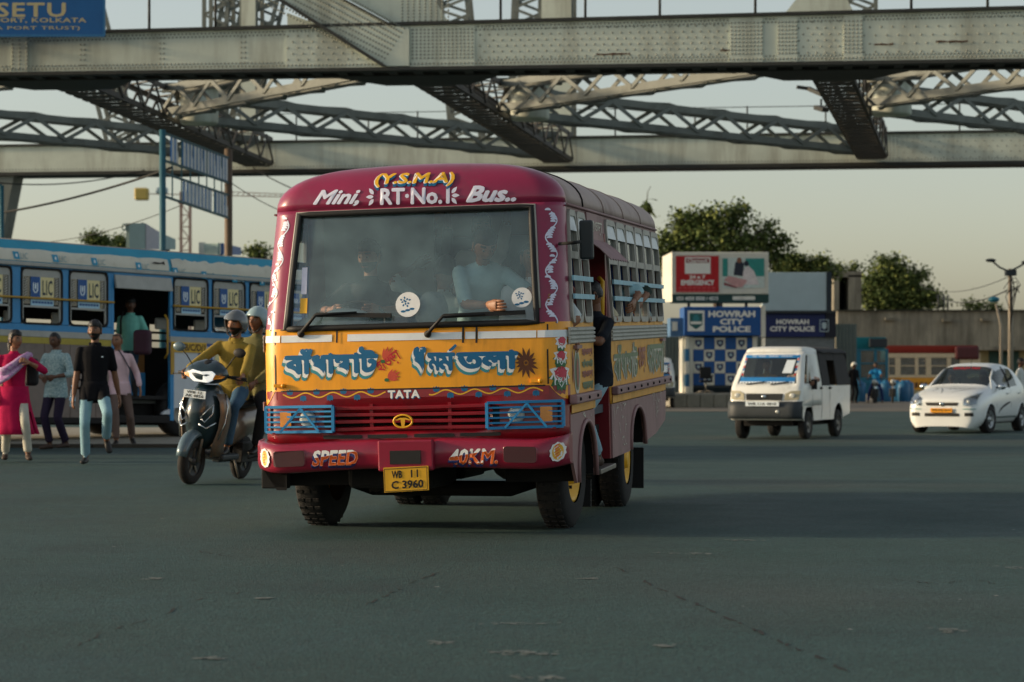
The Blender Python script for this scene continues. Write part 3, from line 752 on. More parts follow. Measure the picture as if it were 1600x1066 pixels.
# wipers
for p0, p1, p2, p3 in (((471, 522), (497, 492), (560, 488), (613, 493)), ((669, 522), (695, 494), (760, 491), (822, 488))):
    q_ = [FP(*p) for p in (p0, p1, p2, p3)]
    w_ = bm(); w_.tube([Fr(*q_[0], .03), Fr(*q_[1], .06), Fr(*q_[2], .05)], [.014, .012, .007], 6); wp = w_.build('wiper_arm', M_blk, parent=bus)
    w_ = bm(); w_.bar(Fr(*q_[1], .035), Fr(*q_[3], .03), .022, .03, up=(0, 0, 1)); w_.build('wiper_blade', M_blk, parent=wp)
    w_ = bm(); w_.ball(Fr(*q_[0], .015), .026, 10, 6); w_.build('wiper_pivot', M_blk, parent=wp)
# ---- front panels, seams and hinges
stripe = bm()
for a, b in ((404, 438), (440, 519), (543, 722), (727, 743), (747, 838), (840, 893)):
    pa, pb = FP(a, 531 - (a - 404) * .021), FP(b, 531 - (b - 404) * .021); n = max(2, int((pb[0] - pa[0]) / .05)); pts = []
    stroke(stripe, [(pa[0] + (pb[0] - pa[0]) * i / n, pa[1] + (pb[1] - pa[1]) * i / n) for i in range(n + 1)], .048, lambda u, v, t: FrA(u, v, t), 0, .005)
stripe.build('white_stripe', M_white, parent=bus)
seam = bm()
for x in (-.955, .935): stroke(seam, [(x, 1.39), (x, 1.2), (x, .99)], .010, lambda u, v, t: Fr(u, v, t), 0, .0025)
for a, b in (((519, 519), (543, 522)),):
    pass
for px in (527, 724, 745): u = FP(px, 522); stroke(seam, [(u[0], u[1] + .05), (u[0], u[1] - .06)], .014, lambda u_, v, t: Fr(u_, v, t), 0, .009)
stroke(seam, [(-1.0 + .1 * i, .981) for i in range(21)], .009, lambda u, v, t: Fr(u, v, t), 0, .0035)
stroke(seam, [(-1.0 + .1 * i, 1.4) for i in range(21)], .008, lambda u, v, t: Fr(u, v, t), 0, .0035)
seam.build('panel_seams', M_blk, parent=bus)
for px, py in ((437, 603), (838, 595)):
    u = FP(px, py); h_ = bm(); c = Fr(*u, .012); h_.bar(c + Vector((-.035, 0, 0)), c + Vector((.035, 0, 0)), .02, .022); h_.ball(c + Vector((.03, -.008, 0)), .016, 8, 6); h_.build('hinge', M_yel, parent=bus)
# yellow sides of the front reach down in a curve onto the red
cur = bm()
for s_, x0 in ((-1, -.96), (1, .94)):
    pts = [(x0, .985)]
    for k in range(9): t = k / 8; pts.append((x0 + (s_ * 1.05 - x0) * t, .985 - .10 * math.sin(t * 1.5)))
    pts.append((s_ * 1.05, .99)); decal(cur, pts if s_ > 0 else pts[::-1], lambda u, v, t: Fr(u, v, t), 0, .003)
cur.build('painted_curve', M_yel, parent=bus)
# ---- bumper: moulded, with recesses
bmp = bm(); prof = [(-.0, .435), (-.10, .445), (-.135, .48), (-.13, .60), (-.10, .632), (.02, .64)]
xs = [-1.075 + 2.15 * i / 40 for i in range(41)]
def bump_pt(x, y, z): 
    e = max(0, (abs(x) - .86) / .215); return Vector((x, y + .16 * e ** 2.2 + .02, z + (.0 if abs(x) < .2 else .012 * math.cos((abs(x) - .2) * 4)) + .03 * e ** 2))
vs = [bump_pt(x, y, z) for x in xs for y, z in prof]; n = len(prof); fs = [(i * n + k, (i + 1) * n + k, (i + 1) * n + k + 1, i * n + k + 1) for i in range(40) for k in range(n - 1)]
M_bumper = mat('bumper_crimson', '#8f1733', .3, var=.12, scale=4, coat=.4, dirt='#571a26', dirt_amt=.25, dirt_scale=4)
bmp.add(vs, fs, 0, True)
for s_ in (0, 40):
    ring = [bump_pt(xs[s_], y, z) for y, z in prof]; bmp.poly(ring if s_ == 0 else ring[::-1])
bumper = bmp.build('bumper', M_bumper, parent=bus, solid=.012)
def bfront(x, z, t=0.0):
    t = .0065 + t * .3 if t > 0 else t; p = bump_pt(x, interp(z, [(.445, -.10), (.48, -.135), (.6, -.13), (.64, -.09)]), z); p.y -= t; return p
def solveB(px, py): return solve2(bfront, px, py, 0.0, .57)
for x0, x1 in ((-.92, -.70), (.66, .88)):
    r_ = bm(); pts = []
    for cx, cz, a0 in ((x1 - .02, .575, 0), (x0 + .02, .575, 90), (x0 + .02, .505, 180), (x1 - .02, .505, 270)):
        for k in range(4): a = R(a0 + 30 * k); pts.append((cx + .02 * math.cos(a), cz + .018 * math.sin(a)))
    ring0 = [bfront(u, v, .012) for u, v in pts]; ring1 = [bfront(u, v, -.006) + Vector((0, .05, 0)) for u, v in pts]
    cx = (x0 + x1) / 2; ring2 = [Vector((cx + (p.x - cx) * 1.09, p.y + .03, .54 + (p.z - .54) * 1.25)) for p in ring0]
    r_.rings([ring2, ring0, [Vector((cx + (p.x - cx) * .93, p.y + .002, .54 + (p.z - .54) * .86)) for p in ring0]], 0, True, False); r_.build('lamp_recess_rim', M_bumper, parent=bumper)
    r_ = bm(); decal(r_, pts, lambda u, v, t: bfront(u, v, t), 0, .03); r_.build('lamp_recess', mat('recess_dark_red', '#3a0c14', .6), parent=bumper)
# plate recess in the middle of the bumper and number plate below it
r_ = bm(); r_.box((-.19, -.15, .438), (.19, -.09, .645)); r_.build('bumper_centre', M_bumper, parent=bumper, bevel=.012)
r_ = bm(); r_.box((-.105, -.156, .485), (.105, -.145, .575)); r_.build('towing_slot', M_blk, parent=bumper)
def PLm(u, v, t): p = Vector((u, -.165 - t, v)); return p
def solveP(px, py): return solve2(lambda u, v: PLm(u, v, 0), px, py, 0.0, .4)
plq = [solveP(*p) for p in ((600.5, 770), (670, 766), (669, 728), (599, 731))]
plate = bm(); plate.prism(plq, -.012, 0, PLm); pl = plate.build('number_plate', DEC['plate'], parent=bus)
u0, v0 = plq[0]; u1, v1 = plq[2]; rr = (plq[1][1] - plq[0][1]) / (plq[1][0] - plq[0][0])
pm = lambda u, v, t: PLm(u, v + (u - u0) * rr, t)
hgt = v1 - v0 - (u1 - u0) * rr
tx = bm(); put_text(tx, 'WB', u0 + .055, u0 + .125, v0 + hgt * .56, v0 + hgt * .88, pm, 0, .035, 0, 1, .003); put_text(tx, '11', u0 + .185, u0 + .235, v0 + hgt * .56, v0 + hgt * .88, pm, 0, .035, 0, 1.2, .003)
put_text(tx, 'C 3960', u0 + .05, u0 + .27, v0 + hgt * .12, v0 + hgt * .46, pm, 0, .035, 0, 1, .003); tx.build('plate_lettering', DEC['black'], parent=pl)
tx = bm()
for a, b in (((.006, .006), (.295, .006)), ((.295, .006), (.295, hgt - .006)), ((.295, hgt - .006), (.006, hgt - .006)), ((.006, hgt - .006), (.006, .006))):
    stroke(tx, [(u0 + a[0], v0 + a[1]), (u0 + b[0], v0 + b[1])], .004, pm, 0, .003)
tx.build('plate_border', DEC['black'], parent=pl)
# ---- grille
g_ = bm(); g_.box((-.56, .14, .66), (.56, .18, .9)); g_.build('grille_backing', M_blk, parent=bus)
for k, z in enumerate((.715, .763, .811, .859)):
    s_ = bm(); n = 12
    pr = [(0, 0), (.0, .022), (.05, .03), (.05, .006)]
    ringsx = [[Vector((x, Fy(.8) - .004 - .012 * (1 - (x / .55) ** 2) + yy, z - .012 + zz + .004 * math.cos(k + x * 3))) for yy, zz in pr] for x in [-.545 + 1.09 * i / n for i in range(n + 1)]]
    s_.rings(ringsx, 0, True, True, False); s_.build('grille_slat', M_red, parent=bus, bevel=.003)
for x in (-.27, .27): g_ = bm(); g_.box((x - .012, Fy(.8) + .0, .695), (x + .012, Fy(.8) + .05, .885)); g_.build('grille_post', M_red, parent=bus)
for x in (-.5, -.17, .17, .5):                      # lower slots
    g_ = bm(); decal(g_, [(x + a * .145, .665 + b * .012) for a, b in ((-1, -.8), (-.9, -1), (.9, -1), (1, -.8), (1, .8), (.9, 1), (-.9, 1), (-1, .8))], lambda u, v, t: Fr(u * .95, v, t), 0, .006); g_.build('air_slot', M_blk, parent=bus)
g_ = bm(); g_.bar(Fr(-.98, .695, .0) , Fr(.98, .695, .0), .05, .012); g_.build('grille_lip', M_red, parent=bus)
# round badge
bz = FP(632, 658); bc = Fr(*bz, .045)
g_ = bm(); g_.tube([bc + Vector((.064 * math.cos(a), 0, .042 * math.sin(a))) for a in [2 * math.pi * k / 24 for k in range(25)]], .0075, 6)
g_.add([bc + Vector(p) for p in ((-.05, -.004, .012), (-.02, -.004, .024), (.02, -.004, .024), (.05, -.004, .012), (.046, -.004, .004), (.016, -.004, .012), (.01, -.004, -.034), (-.01, -.004, -.034), (-.016, -.004, .012), (-.046, -.004, .004))], [tuple(range(10))])
g_.build('badge', DEC['yellow'], parent=bus)
# headlamps behind blue guards
for s_, cx in ((-1, -.78), (1, .78)):
    cz = .79
    h_ = bm(); h_.prism([(cx - .22, cz - .065), (cx + .22, cz - .065), (cx + .22, cz + .065), (cx - .22, cz + .065)], -.02, .004, lambda u, v, t: Fr(u, v, t)); lampo = h_.build('headlamp_housing', M_blk, parent=bus)
    h_ = bm(); c = Fr(cx - s_ * .06, cz, .006); h_.lathe([(0, .001), (0, .055), (-.006, .058), (-.012, .04), (-.014, .001)], c, 'Y', 20); h_.build('headlamp_lens', M_lamp, parent=lampo)
    h_ = bm(); h_.prism([(cx - s_ * .0 - .02 + s_ * .12, cz - .05), (cx + .06 + s_ * .12, cz - .05), (cx + .06 + s_ * .12, cz + .05), (cx - .02 + s_ * .12, cz + .05)], .004, .016, lambda u, v, t: Fr(u, v, t)); h_.build('indicator_lens', M_amber, parent=lampo)
    z0, z1 = cz - .085, cz + .085; x0, x1 = cx - .25, cx + .25
    gl = bm(); gp = lambda u, v: Fr(u, v, .045)
    for a, b in (((x0, z0), (x1, z0)), ((x1, z0), (x1, z1)), ((x1, z1), (x0, z1)), ((x0, z1), (x0, z0))):
        gl.bar(gp(*a), gp(*b), .03, .018 if a[1] == b[1] else .02, up=(0, 0, 1) if a[1] == b[1] else (1, 0, 0))
    guard = gl.build('lamp_guard', M_bblue, parent=bus)
    for k in range(1, 5):
        gl = bm(); zz = z0 + (z1 - z0) * k / 5; gl.bar(gp(x0 + .008, zz), gp(x1 - .008, zz), .016, .012, up=(0, 0, 1)); gl.build('guard_rod', M_bblue, parent=guard)
    for xa, xb in ((cx + .0 - .13, cx + .02), (cx + .15, cx + .02)):
        gl = bm(); a = gp(xa, z0); b = gp(xb, z1 - .01); a.y -= .012; b.y -= .012; gl.bar(a, b, .014, .016, up=(0, 1, 0)); gl.build('guard_rod', M_bblue, parent=guard)
# ---- lettering on the front
def tmap(u, v, t): return FrA(u, v, t * .4)
def word(body, px, name, layers, off=.03, shear=0, space=1.0, rot=0, parent=None, mp=None, solver=None):
    """px=(x0,y0,x1,y1) photo box; layers=[(material key, dx px, dy px)], last on top"""
    sv = solver or FP; x0, y0, x1, y1 = px
    sl = -.021; a = sv(x0, y1); b = sv(x1, y1 + sl * (x1 - x0)); c = sv(x0, y0)
    u0, u1 = a[0], b[0]; v0, v1 = a[1], c[1]; k = (b[1] - a[1]) / (b[0] - a[0]); pxl = (u1 - u0) / (x1 - x0)
    mm = mp or tmap
    m2 = lambda u, v, t: mm(u, v + (u - u0) * k, t)
    top = None
    for i, (mk, dx, dy) in enumerate(layers):
        t_ = bm(); put_text(t_, body, u0, u1, v0, v1, m2, 0, off, shear, space, .006 + .0012 * i, rot, dx * pxl, -dy * pxl)
        top = t_.build(name, DEC[mk], parent=parent or bus)
    return top
block = [('teal', -4.5, 9.5), ('teal', -3.8, 8), ('teal', -3.1, 6.5), ('white', -2.6, 5.2), ('white', -1.8, 3.5), ('white', -.9, 1.7), ('blue', 0, 0)]
word('বাঁধাঘাট', (445, 544, 592, 586), 'route_lettering', block, .055)
word('ধ', (644, 542, 667, 581), 'route_lettering', block, .055)
word('ম', (668, 551, 690, 580), 'route_lettering', block, .045); word('ম', (683, 551, 712, 580), 'route_lettering', block, .045)
word('তলা', (713, 548, 811, 579), 'route_lettering', block, .055)
rp = bm(); rq = [FP(702, 548), FP(707, 545), FP(713, 539)]
for dx, dz_, mk, t in ((-.012, -.01, 1, .012), (0, 0, 0, .0155)): stroke(rp, [(u + dx, v + dz_) for u, v in rq], [.012, .022, .018], tmap, mk, t)
rp.build('route_lettering', [DEC['blue'], DEC['white']], parent=bus)
word('হাওড়া', (587, 555, 628, 577), 'route_lettering', [('red', 0, 0)], .02, rot=R(32))
for (px, py, rot, n, L) in ((600, 563, R(55), 5, .11), (606, 592, R(28), 5, .10)):
    u = FP(px, py); pt_ = bm()
    for k in range(n): decal(pt_, leafshape(u[0], u[1], L * (1 - .12 * abs(k - 2)), .012, rot + R(-34 + 17 * k)), tmap, 0, .006 + .0003 * k)
    decal(pt_, ell(u[0] - .008, u[1] - .008, .016, .012), tmap, 1, .0085)
    pt_.build('painted_flourish', [DEC['salmon'], DEC['green']], parent=bus)
fl = bm(); u = FP(822, 567)
for k in range(14):
    a = 2 * math.pi * k / 14 + .2; L = .05 + .045 * abs(math.sin(a)); decal(fl, leafshape(u[0] + .012 * math.cos(a), u[1] + .012 * math.sin(a), L, .011, a + .25), tmap, 0, .006)
decal(fl, ell(u[0], u[1], .011, .011, 10), tmap, 0, .006); fl.build('painted_rosette', DEC['brown'], parent=bus)
# maroon strip with wavy line, petals and maker's letters
st = bm(); stroke(st, [(-.95 + .0945 * i, .952) for i in range(21)], .058, tmap, 0, .004); strip = st.build('painted_strip', M_red, parent=bus)
wv = bm(); 
for a, b in ((-.9, -.17), (.13, .9)):
    stroke(wv, [(a + (b - a) * i / 60, .952 + .016 * math.sin((a + (b - a) * i / 60) * 32)) for i in range(61)], .009, tmap, 0, .0055)
    n = int((b - a) / .098)
    for i in range(n * 2):
        x = a + .05 + i * .049 * 2 * .98
        if x > b - .04: break
        up_ = math.sin(x * 32) < 0
        for da in (-.5, 0, .5): decal(wv, leafshape(x, .952 + (.002 if up_ else -.002), .042, .014, (R(90) if up_ else R(-90)) + da), tmap, 1, .0048)
wv.build('wavy_border', [DEC['yellow'], DEC['blue']], parent=strip)
word('TATA', (606, 610, 656, 623), 'maker_lettering', [('blue', 1, 1.2), ('white', 0, 0)], .05, space=1.15)
# bumper words
word('SPEED', (488, 704, 561, 729), 'bumper_lettering', [('navy', -2, 4), ('white', 0, 0)], .04, .18, 1.0, mp=bfront, solver=solveB, parent=bumper)
word('40KM.', (703, 702, 779, 727), 'bumper_lettering', [('navy', -2, 4), ('white', 0, 0)], .04, .18, 1.0, mp=bfront, solver=solveB, parent=bumper)
def lower_half(body, px):                           # orange lower half of the white letters
    V0, F0 = text2d(body, 0.0, .18, 1.0); V = []; F = []
    for k in range(6): F += [tuple(i + len(V) for i in f) for f in F0]; V += [(x + .032 * math.cos(k * 1.047 + .3), y + .032 * math.sin(k * 1.047 + .3)) for x, y in V0]
    x0, y0, x1, y1 = px; a = solveB(x0, y1); b = solveB(x1, y1 - .021 * (x1 - x0)); c = solveB(x0, y0)
    xs_ = [p[0] for p in V]; ys_ = [p[1] for p in V]; A_, B_, C_, D_ = min(xs_) - .008, max(xs_) + .008, min(ys_) - .008, max(ys_) + .008
    t = MB(); bmx = bmesh.new(); vv = [bmx.verts.new((x, y, 0)) for x, y in V]
    for f in F:
        try: bmx.faces.new([vv[i] for i in f])
        except ValueError: pass
    bmesh.ops.bisect_plane(bmx, geom=bmx.verts[:] + bmx.edges[:] + bmx.faces[:], plane_co=(0, C_ + (D_ - C_) * .5, 0), plane_no=(-.12, 1, 0), clear_outer=True)
    bmx.verts.ensure_lookup_table(); bmx.verts.index_update(); k = (b[1] - a[1]) / (b[0] - a[0]); out = bm(); vs = []
    for v in bmx.verts:
        u = a[0] + (v.co.x - A_) / (B_ - A_) * (b[0] - a[0]); w = a[1] + (v.co.y - C_) / (D_ - C_) * (c[1] - a[1]) + (u - a[0]) * k; vs.append(bfront(u, w, .0105))
    out.add(vs, [tuple(v.index for v in f.verts) for f in bmx.faces]); bmx.free(); out.build('bumper_lettering', DEC['orange'], parent=bumper)
lower_half('SPEED', (488, 704, 561, 729)); lower_half('40KM.', (703, 702, 779, 727))
for px, py in ((414, 716), (872, 706)):             # lotus marks at the bumper ends
    u = solveB(px, py); l_ = bm(); w_ = .7 if px < 500 else 1.0
    for k in range(10): a = 2 * math.pi * k / 10 + .3; decal(l_, leafshape(u[0] + .016 * w_ * math.cos(a), u[1] + .03 * math.sin(a), .036, .026, a), bfront, 0, .008 + .0003 * k)
    decal(l_, ell(u[0], u[1], .034 * w_, .052, 16), bfront, 1, .0125)
    for k in range(5): decal(l_, leafshape(u[0] - .02 * w_, u[1] - .035 + .018 * k, .04 * w_, .005, R(25)), bfront, 2, .0138)
    l_.build('painted_lotus', [DEC['white'], DEC['yellow'], DEC['orange']], parent=bumper)
# flower columns below the corner posts
for pts_, sx in ((((878, 533, 12), (877, 556, 13), (877, 584, 19)), 1.0), (((409, 544, 9), (408, 566, 10), (409, 597, 13)), .55)):
    f_ = bm()
    for px, py, r_ in pts_:
        u = FP(px, py); k_ = r_ / 235
        for a in (60, 90, 120, 75, 105): decal(f_, leafshape(u[0], u[1] + k_ * .3, k_ * 1.1, k_ * .3 * sx, R(a)), tmap, 0, .0052 + a * 1e-6)
        for a in (200, 235, 305, 340, 270, 160, 20): decal(f_, leafshape(u[0], u[1], k_ * 1.15, k_ * .36 * sx, R(a)), tmap, 1, .0065 + a * 1e-6)
        if r_ > 12:
            for a in (215, 250, 290, 325, 270, 180, 0): decal(f_, leafshape(u[0], u[1] - k_ * .3, k_ * 1.2, k_ * .3 * sx, R(a)), tmap, 0, .0058 + a * 1e-6)
        decal(f_, ell(u[0], u[1], k_ * .62 * sx, k_ * .6, 14), tmap, 2, .0078)
        for a in (70, 110, 90, 40, 140): decal(f_, leafshape(u[0], u[1] - k_ * .3, k_ * .95, k_ * .18 * sx, R(a)), tmap, 3, .0088 + a * 1e-6)
    f_.build('painted_flowers', [DEC['green'], DEC['white'], DEC['red'], DEC['pink']], parent=bus)
# white scrolls on the corner posts
def scroll(p_top, p_bot, amp, flip, wid):
    s_ = bm(); n = 48; C = []
    for i in range(n + 1):
        t = i / n; px = p_top[0] + (p_bot[0] - p_top[0]) * t + amp * math.sin(t * 2 * math.pi * 3.3 + flip); py = p_top[1] + (p_bot[1] - p_top[1]) * t; C.append(FP(px, py))
    stroke(s_, C, .009, tmap, 0, .006)
    for hw in range(7):                               # blunt feathers in the hollow of each half wave
        for d in range(5):
            t = (hw + .12 + .16 * d) / 6.6
            if t > .985: break
            i = min(n - 1, int(t * n)); c = C[i]; sd = -1 if math.sin(t * 2 * math.pi * 3.3 + flip) > 0 else 1
            L_ = wid * (.75 + .35 * math.sin(math.pi * (d + .8) / 5.5)); pts = []
            for k in range(6): w_ = k / 5; pts.append((c[0] + sd * (.004 + L_ * w_ * .85), c[1] + L_ * (.55 * w_ - .5 * w_ * w_) + .012))
            stroke(s_, pts, [.006, .014, .017, .017, .014, .006], tmap, 0, .0068 + .0004 * d)
    s_.build('painted_scroll', DEC['lilac'], parent=bus)
scroll((861, 331), (862, 505), 9, 0, .052); scroll((447, 345), (417, 517), 6, .4, .05)
# roof-front lettering, wrapped over the curved cap
def Cap(x, z, t=0.0):
    t *= .9
    if z <= 2.22: return Fr(x, z, t)
    s_ = min(.999, (z - 2.22) / .3); ph = math.asin(s_ ** (2.3 / 2)); c_ = max(0, math.cos(ph)) ** (2 / 2.3)
    p = Fr(x / (.32 + .68 * c_) if True else x, 2.22); y = p.y + (1 - c_) * .40 * (1 - min(1, max(0, (p.y - .31) / 1.0)))
    return Vector((x, y - t * (.4 + .6 * c_), z + .012 * (1 - (x / 1.02) ** 2) * ph / 1.5708 + t * s_))
def CP(px, py): return solve2(Cap, px, py, 0.0, 2.3)
word('(Y.S.M.A)', (585, 273, 710, 294), 'roof_lettering', [('blue', -1, 4.5), ('blue', -.5, 3), ('white', -1.6, .6), ('yellow', 0, 0)], .035, .1, mp=Cap, solver=CP)
word('Mini,', (489, 298, 563, 324), 'roof_lettering', [('lilac', 0, 0)], .035, .5, mp=Cap, solver=CP)
word('RT·No.1', (594, 295, 703, 321), 'roof_lettering', [('lilac', 0, 0)], .04, 0, mp=Cap, solver=CP)
word('Bus..', (728, 291, 807, 317), 'roof_lettering', [('lilac', 0, 0)], .045, .4, mp=Cap, solver=CP)
for px, py, a0 in ((584, 308, 180), (706, 306, 0)):
    u = CP(px, py); fl = bm()
    for d in (-50, 0, 50): decal(fl, leafshape(u[0], u[1] - math.sin(R(d)) * -.02, .055, .013, R(a0 + (d if a0 == 0 else -d))), lambda a, b, t: Cap(a, b, t), 0, .007)
    fl.build('painted_flourish', DEC['lilac'], parent=bus)
# ---- door side
def ring_mesh(mb, y0, y1, z0, z1, r_, wd, mp, t0, t1, mi=0):
    def rr(a, b, c, d, rad):
        pts = []
        for cx, cz, a0 in ((b - rad, d - rad, 0), (a + rad, d - rad, 90), (a + rad, c + rad, 180), (b - rad, c + rad, 270)):
            for k in range(4): an = R(a0 + 30 * k); pts.append((cx + rad * math.cos(an), cz + rad * math.sin(an)))
        return pts
    o = rr(y0, y1, z0, z1, r_); i = rr(y0 + wd, y1 - wd, z0 + wd, z1 - wd, max(.01, r_ - wd * .6)); n = len(o)
    vs = [mp(u, v, t0) for u, v in o] + [mp(u, v, t1) for u, v in o] + [mp(u, v, t1) for u, v in i] + [mp(u, v, t0) for u, v in i]
    fs = [(k * n + j, k * n + (j + 1) % n, ((k + 1) % 4) * n + (j + 1) % n, ((k + 1) % 4) * n + j) for k in range(4) for j in range(n)]
    return mb.add(vs, fs, mi)
def side_window(y0, y1, s=1):
    rk = lambda u, v: u + ((Fy(v) + .05 + Rc + .03 - .345) * (.82 - u) / (.82 - .345) if u < .82 else 0)
    mp = lambda u, v, t: Vector((s * (Aw(v) + (t if s > 0 else min(t, .003))), rk(u, v), v))
    w_ = bm(); ring_mesh(w_, y0 - .012, y1 + .012, ZW0 - .01, 2.175, .07, .042, mp, -.02, .018)
    w_.bar(mp(y0 + .02, 1.862, .002), mp(y1 - .02, 1.862, .002), .03, .05); fr = w_.build('window', M_frame, parent=bus)
    w_ = bm(); w_.prism([(y0 + .03, 2.03), (y1 - .03, 2.03), (y1 - .03, 2.135), (y0 + .03, 2.135)], 0, .01, lambda u, v, t: mp(u, v, t - .004 + .014 * (2.135 - v) / .1)); w_.build('vent_flap', M_white, parent=fr)
    w_ = bm(); w_.poly([mp(y0 + .02, 1.88, -.004), mp(y1 - .02, 1.88, -.004), mp(y1 - .02, 2.14, -.004), mp(y0 + .02, 2.14, -.004)]); w_.build('pane', M_pane, parent=fr)
    w_ = bm(); 
    for u in (y0 + .16, y1 - .14): w_.bar(mp(u, ZW0 + .02, -.06), mp(u, 1.86, -.06), .022, .03, up=(0, 1, 0))
    w_.build('inner_post', M_dblue, parent=fr)
    return fr
for a, b in [(.345, .82), (.885, 1.26)] + WINS: side_window(a, b, 1); side_window(a, b, -1)
for s_ in (1, -1):
    for z in (1.575, 1.70):
        for a, b in (((.36, 1.26), (2.32, LEN - .25))):
            g_ = bm(); g_.bar(Vector((s_ * (Aw(z) + (.034 if s_ > 0 else -.01)), a, z)), Vector((s_ * (Aw(z) + (.034 if s_ > 0 else -.01)), b, z)), .014, .034, up=(0, 0, 1)); g_.build('window_guard_bar', M_lblue, parent=bus)
    for a, b in (((.22, 1.335), (2.235, LEN - .06)) if s_ == 1 else ((.22, LEN - .06),)):
        c_ = bm(); pr = [(0, 1.25)]
        for k in range(4): z = 1.252 + .0282 * k; pr += [(.004, z), (.018, z + .007), (.018, z + .020), (.004, z + .0275)]
        pr.append((0, 1.366)); c_.rings([[Vector((s_ * (Aw(z) + dx * (1 if s_ > 0 else .3) + .001), y, z)) for dx, z in pr] for y in (a, b)], 0, True, True, False); c_.build('corrugated_band', M_band, parent=bus)
        c_ = bm(); c_.box((s_ * 1.060 - (.0 if s_ > 0 else .015), a - .02, .845), (s_ * 1.060 + (.055 if s_ > 0 else 0), b + .02, .91)); rr_ = c_.build('rub_rail', M_skirt, parent=bus, bevel=.012)
        for k in range(int((b - a) / .4) + 1):
            c_ = bm(); c_.lathe([(0, .012), (.01, .01), (.012, .001)], (s_ * (1.116 if s_ > 0 else 1.074), a + .1 + .4 * k, .878), 'X', 8); c_.build('bolt', M_under, parent=rr_)
# skirt panels with wheel arches
def skirt(pts, s_, arch, name='skirt_panel'):
    out = []
    for p in pts:
        if p == 'arch':
            cy, r_, zb = arch
            for k in range(13): a = math.pi * k / 12; out.append((cy - r_ * math.cos(a), zb + (.83 - .12 - zb) * math.sin(a) ** .8))
        else: out.append(p)
    b_ = bm(); b_.prism(out, -.02, .001, lambda u, v, t: Vector((s_ * (1.056 + t), u, v))); o = b_.build(name, M_skirt, parent=bus)
    if arch:
        cy, r_, zb = arch; b_ = bm(); b_.tube([Vector((s_ * 1.062, cy - r_ * math.cos(math.pi * k / 12), zb + (.71 - zb) * math.sin(math.pi * k / 12) ** .8)) for k in range(13)], .017, 6); b_.build('arch_lip', M_skirt, parent=o)
        b_ = bm(); ro = [[Vector((s_ * xx, cy - r_ * 1.0 * math.cos(math.pi * k / 10), zb + (.71 - zb) * math.sin(math.pi * k / 10) ** .8 + .01)) for k in range(11)] for xx in (1.04, .55)]
        b_.rings(ro, 0, False, False); b_.build('wheel_well', M_under, parent=o)
    return o
skirt([(.24, .775), (.24, .52), (.46, .30), 'arch', (1.345, .34), (1.345, .775)], 1, (.93, .42, .30))
skirt([(2.225, .775), (2.225, .37), (3.2, .37), 'arch', (4.2, .40), (4.9, .43), (5.6, .52), (5.7, .775)], 1, (3.70, .46, .38))
skirt([(.24, .775), (.24, .52), (.46, .30), 'arch', (1.4, .37), (3.2, .37), (3.25, .775)], -1, (.93, .42, .30))
skirt([(3.255, .775), (3.255, .5), 'arch', (4.2, .40), (5.6, .52), (5.7, .775)], -1, (3.70, .44, .38))
ys_ = bm()
for a, b in ((.25, 1.34), (2.23, 5.6)): ys_.poly([Vector((1.0665, a, .785)), Vector((1.0665, b, .785)), Vector((1.067, b, .838)), Vector((1.067, a, .838))])
ys_.build('yellow_line', M_yside, parent=bus)
# door opening: lining, step, awning, grab rail
d_ = bm(); d_.box((.62, 2.16, .37), (1.045, 2.215, 2.06)); d_.build('door_jamb', M_inred, parent=bus)
d_ = bm(); d_.box((.62, 1.35, .37), (1.045, 1.375, 2.06)); d_.build('door_jamb', M_inred, parent=bus)
d_ = bm(); d_.box((.6, 1.38, .30), (1.09, 2.15, .335)); d_.build('door_step', M_steelr, parent=bus, bevel=.006)
d_ = bm(); d_.box((.3, 1.38, .60), (.82, 2.15, .64)); d_.build('door_step', M_inner, parent=bus)
d_ = bm(); d_.tube([(1.0, 2.12, 1.4), (1.02, 2.1, 1.43), (1.03, 2.1, 1.7), (1.0, 2.12, 1.73)], .018, 8); d_.build('grab_rail', DEC['yellow'], parent=bus)
n = 14; aw_r = []
for t in (0, .5, 1): aw_r.append([Vector((Aw(2.0) + .01 + .17 * t, 1.33 + .92 * k / n, 1.985 - .10 * t - .05 * t * t + .012 * (k % 2))) for k in range(n + 1)])
d_ = bm(); d_.rings(aw_r, 0, False, False, False); d_.build('door_awning', M_skirt, parent=bus, solid=.006)
d_ = bm(); d_.prism([(1.37, 1.98), (2.2, 1.98), (2.2, 2.19), (1.37, 2.19)], 0, .012, lambda u, v, t: Sd(u, v, t)); dp = d_.build('door_header', M_skirt, parent=bus)
d_ = bm(); put_text(d_, 'হাওড়া', 1.5, 2.08, 2.04, 2.14, lambda u, v, t: Sd(u, v, t), 0, .01, 0, 1, .016); d_.build('header_lettering', DEC['faded_white'], parent=dp)
# faded side paintings
def smap_(u, v, t): return Sd(u, v, t)
a_ = bm(); put_text(a_, 'বাঁধাঘাট', 2.35, 3.75, .94, 1.23, smap_, 0, .05, 0, 1, .004); put_text(a_, 'বাঁধাঘাট', 2.38, 3.78, .955, 1.235, smap_, 1, .02, 0, 1, .006)
put_text(a_, 'ধমতলা', 4.35, 5.55, .94, 1.22, smap_, 0, .05, 0, 1, .004); put_text(a_, 'ধমতলা', 4.38, 5.58, .955, 1.225, smap_, 1, .02, 0, 1, .006)
put_text(a_, 'হাওড়া', 3.82, 4.28, .97, 1.2, smap_, 2, .04, 0, 1, .005)
a_.build('side_lettering', [DEC['faded_white'], DEC['faded_green'], DEC['faded_red']], parent=bus)
a_ = bm()
decal(a_, ell(.55, 1.06, .13, .16, 20), smap_, 0, .004); decal(a_, ell(.55, 1.06, .10, .13, 20), smap_, 1, .006); decal(a_, ell(.55, 1.05, .05, .10, 14), smap_, 2, .008)
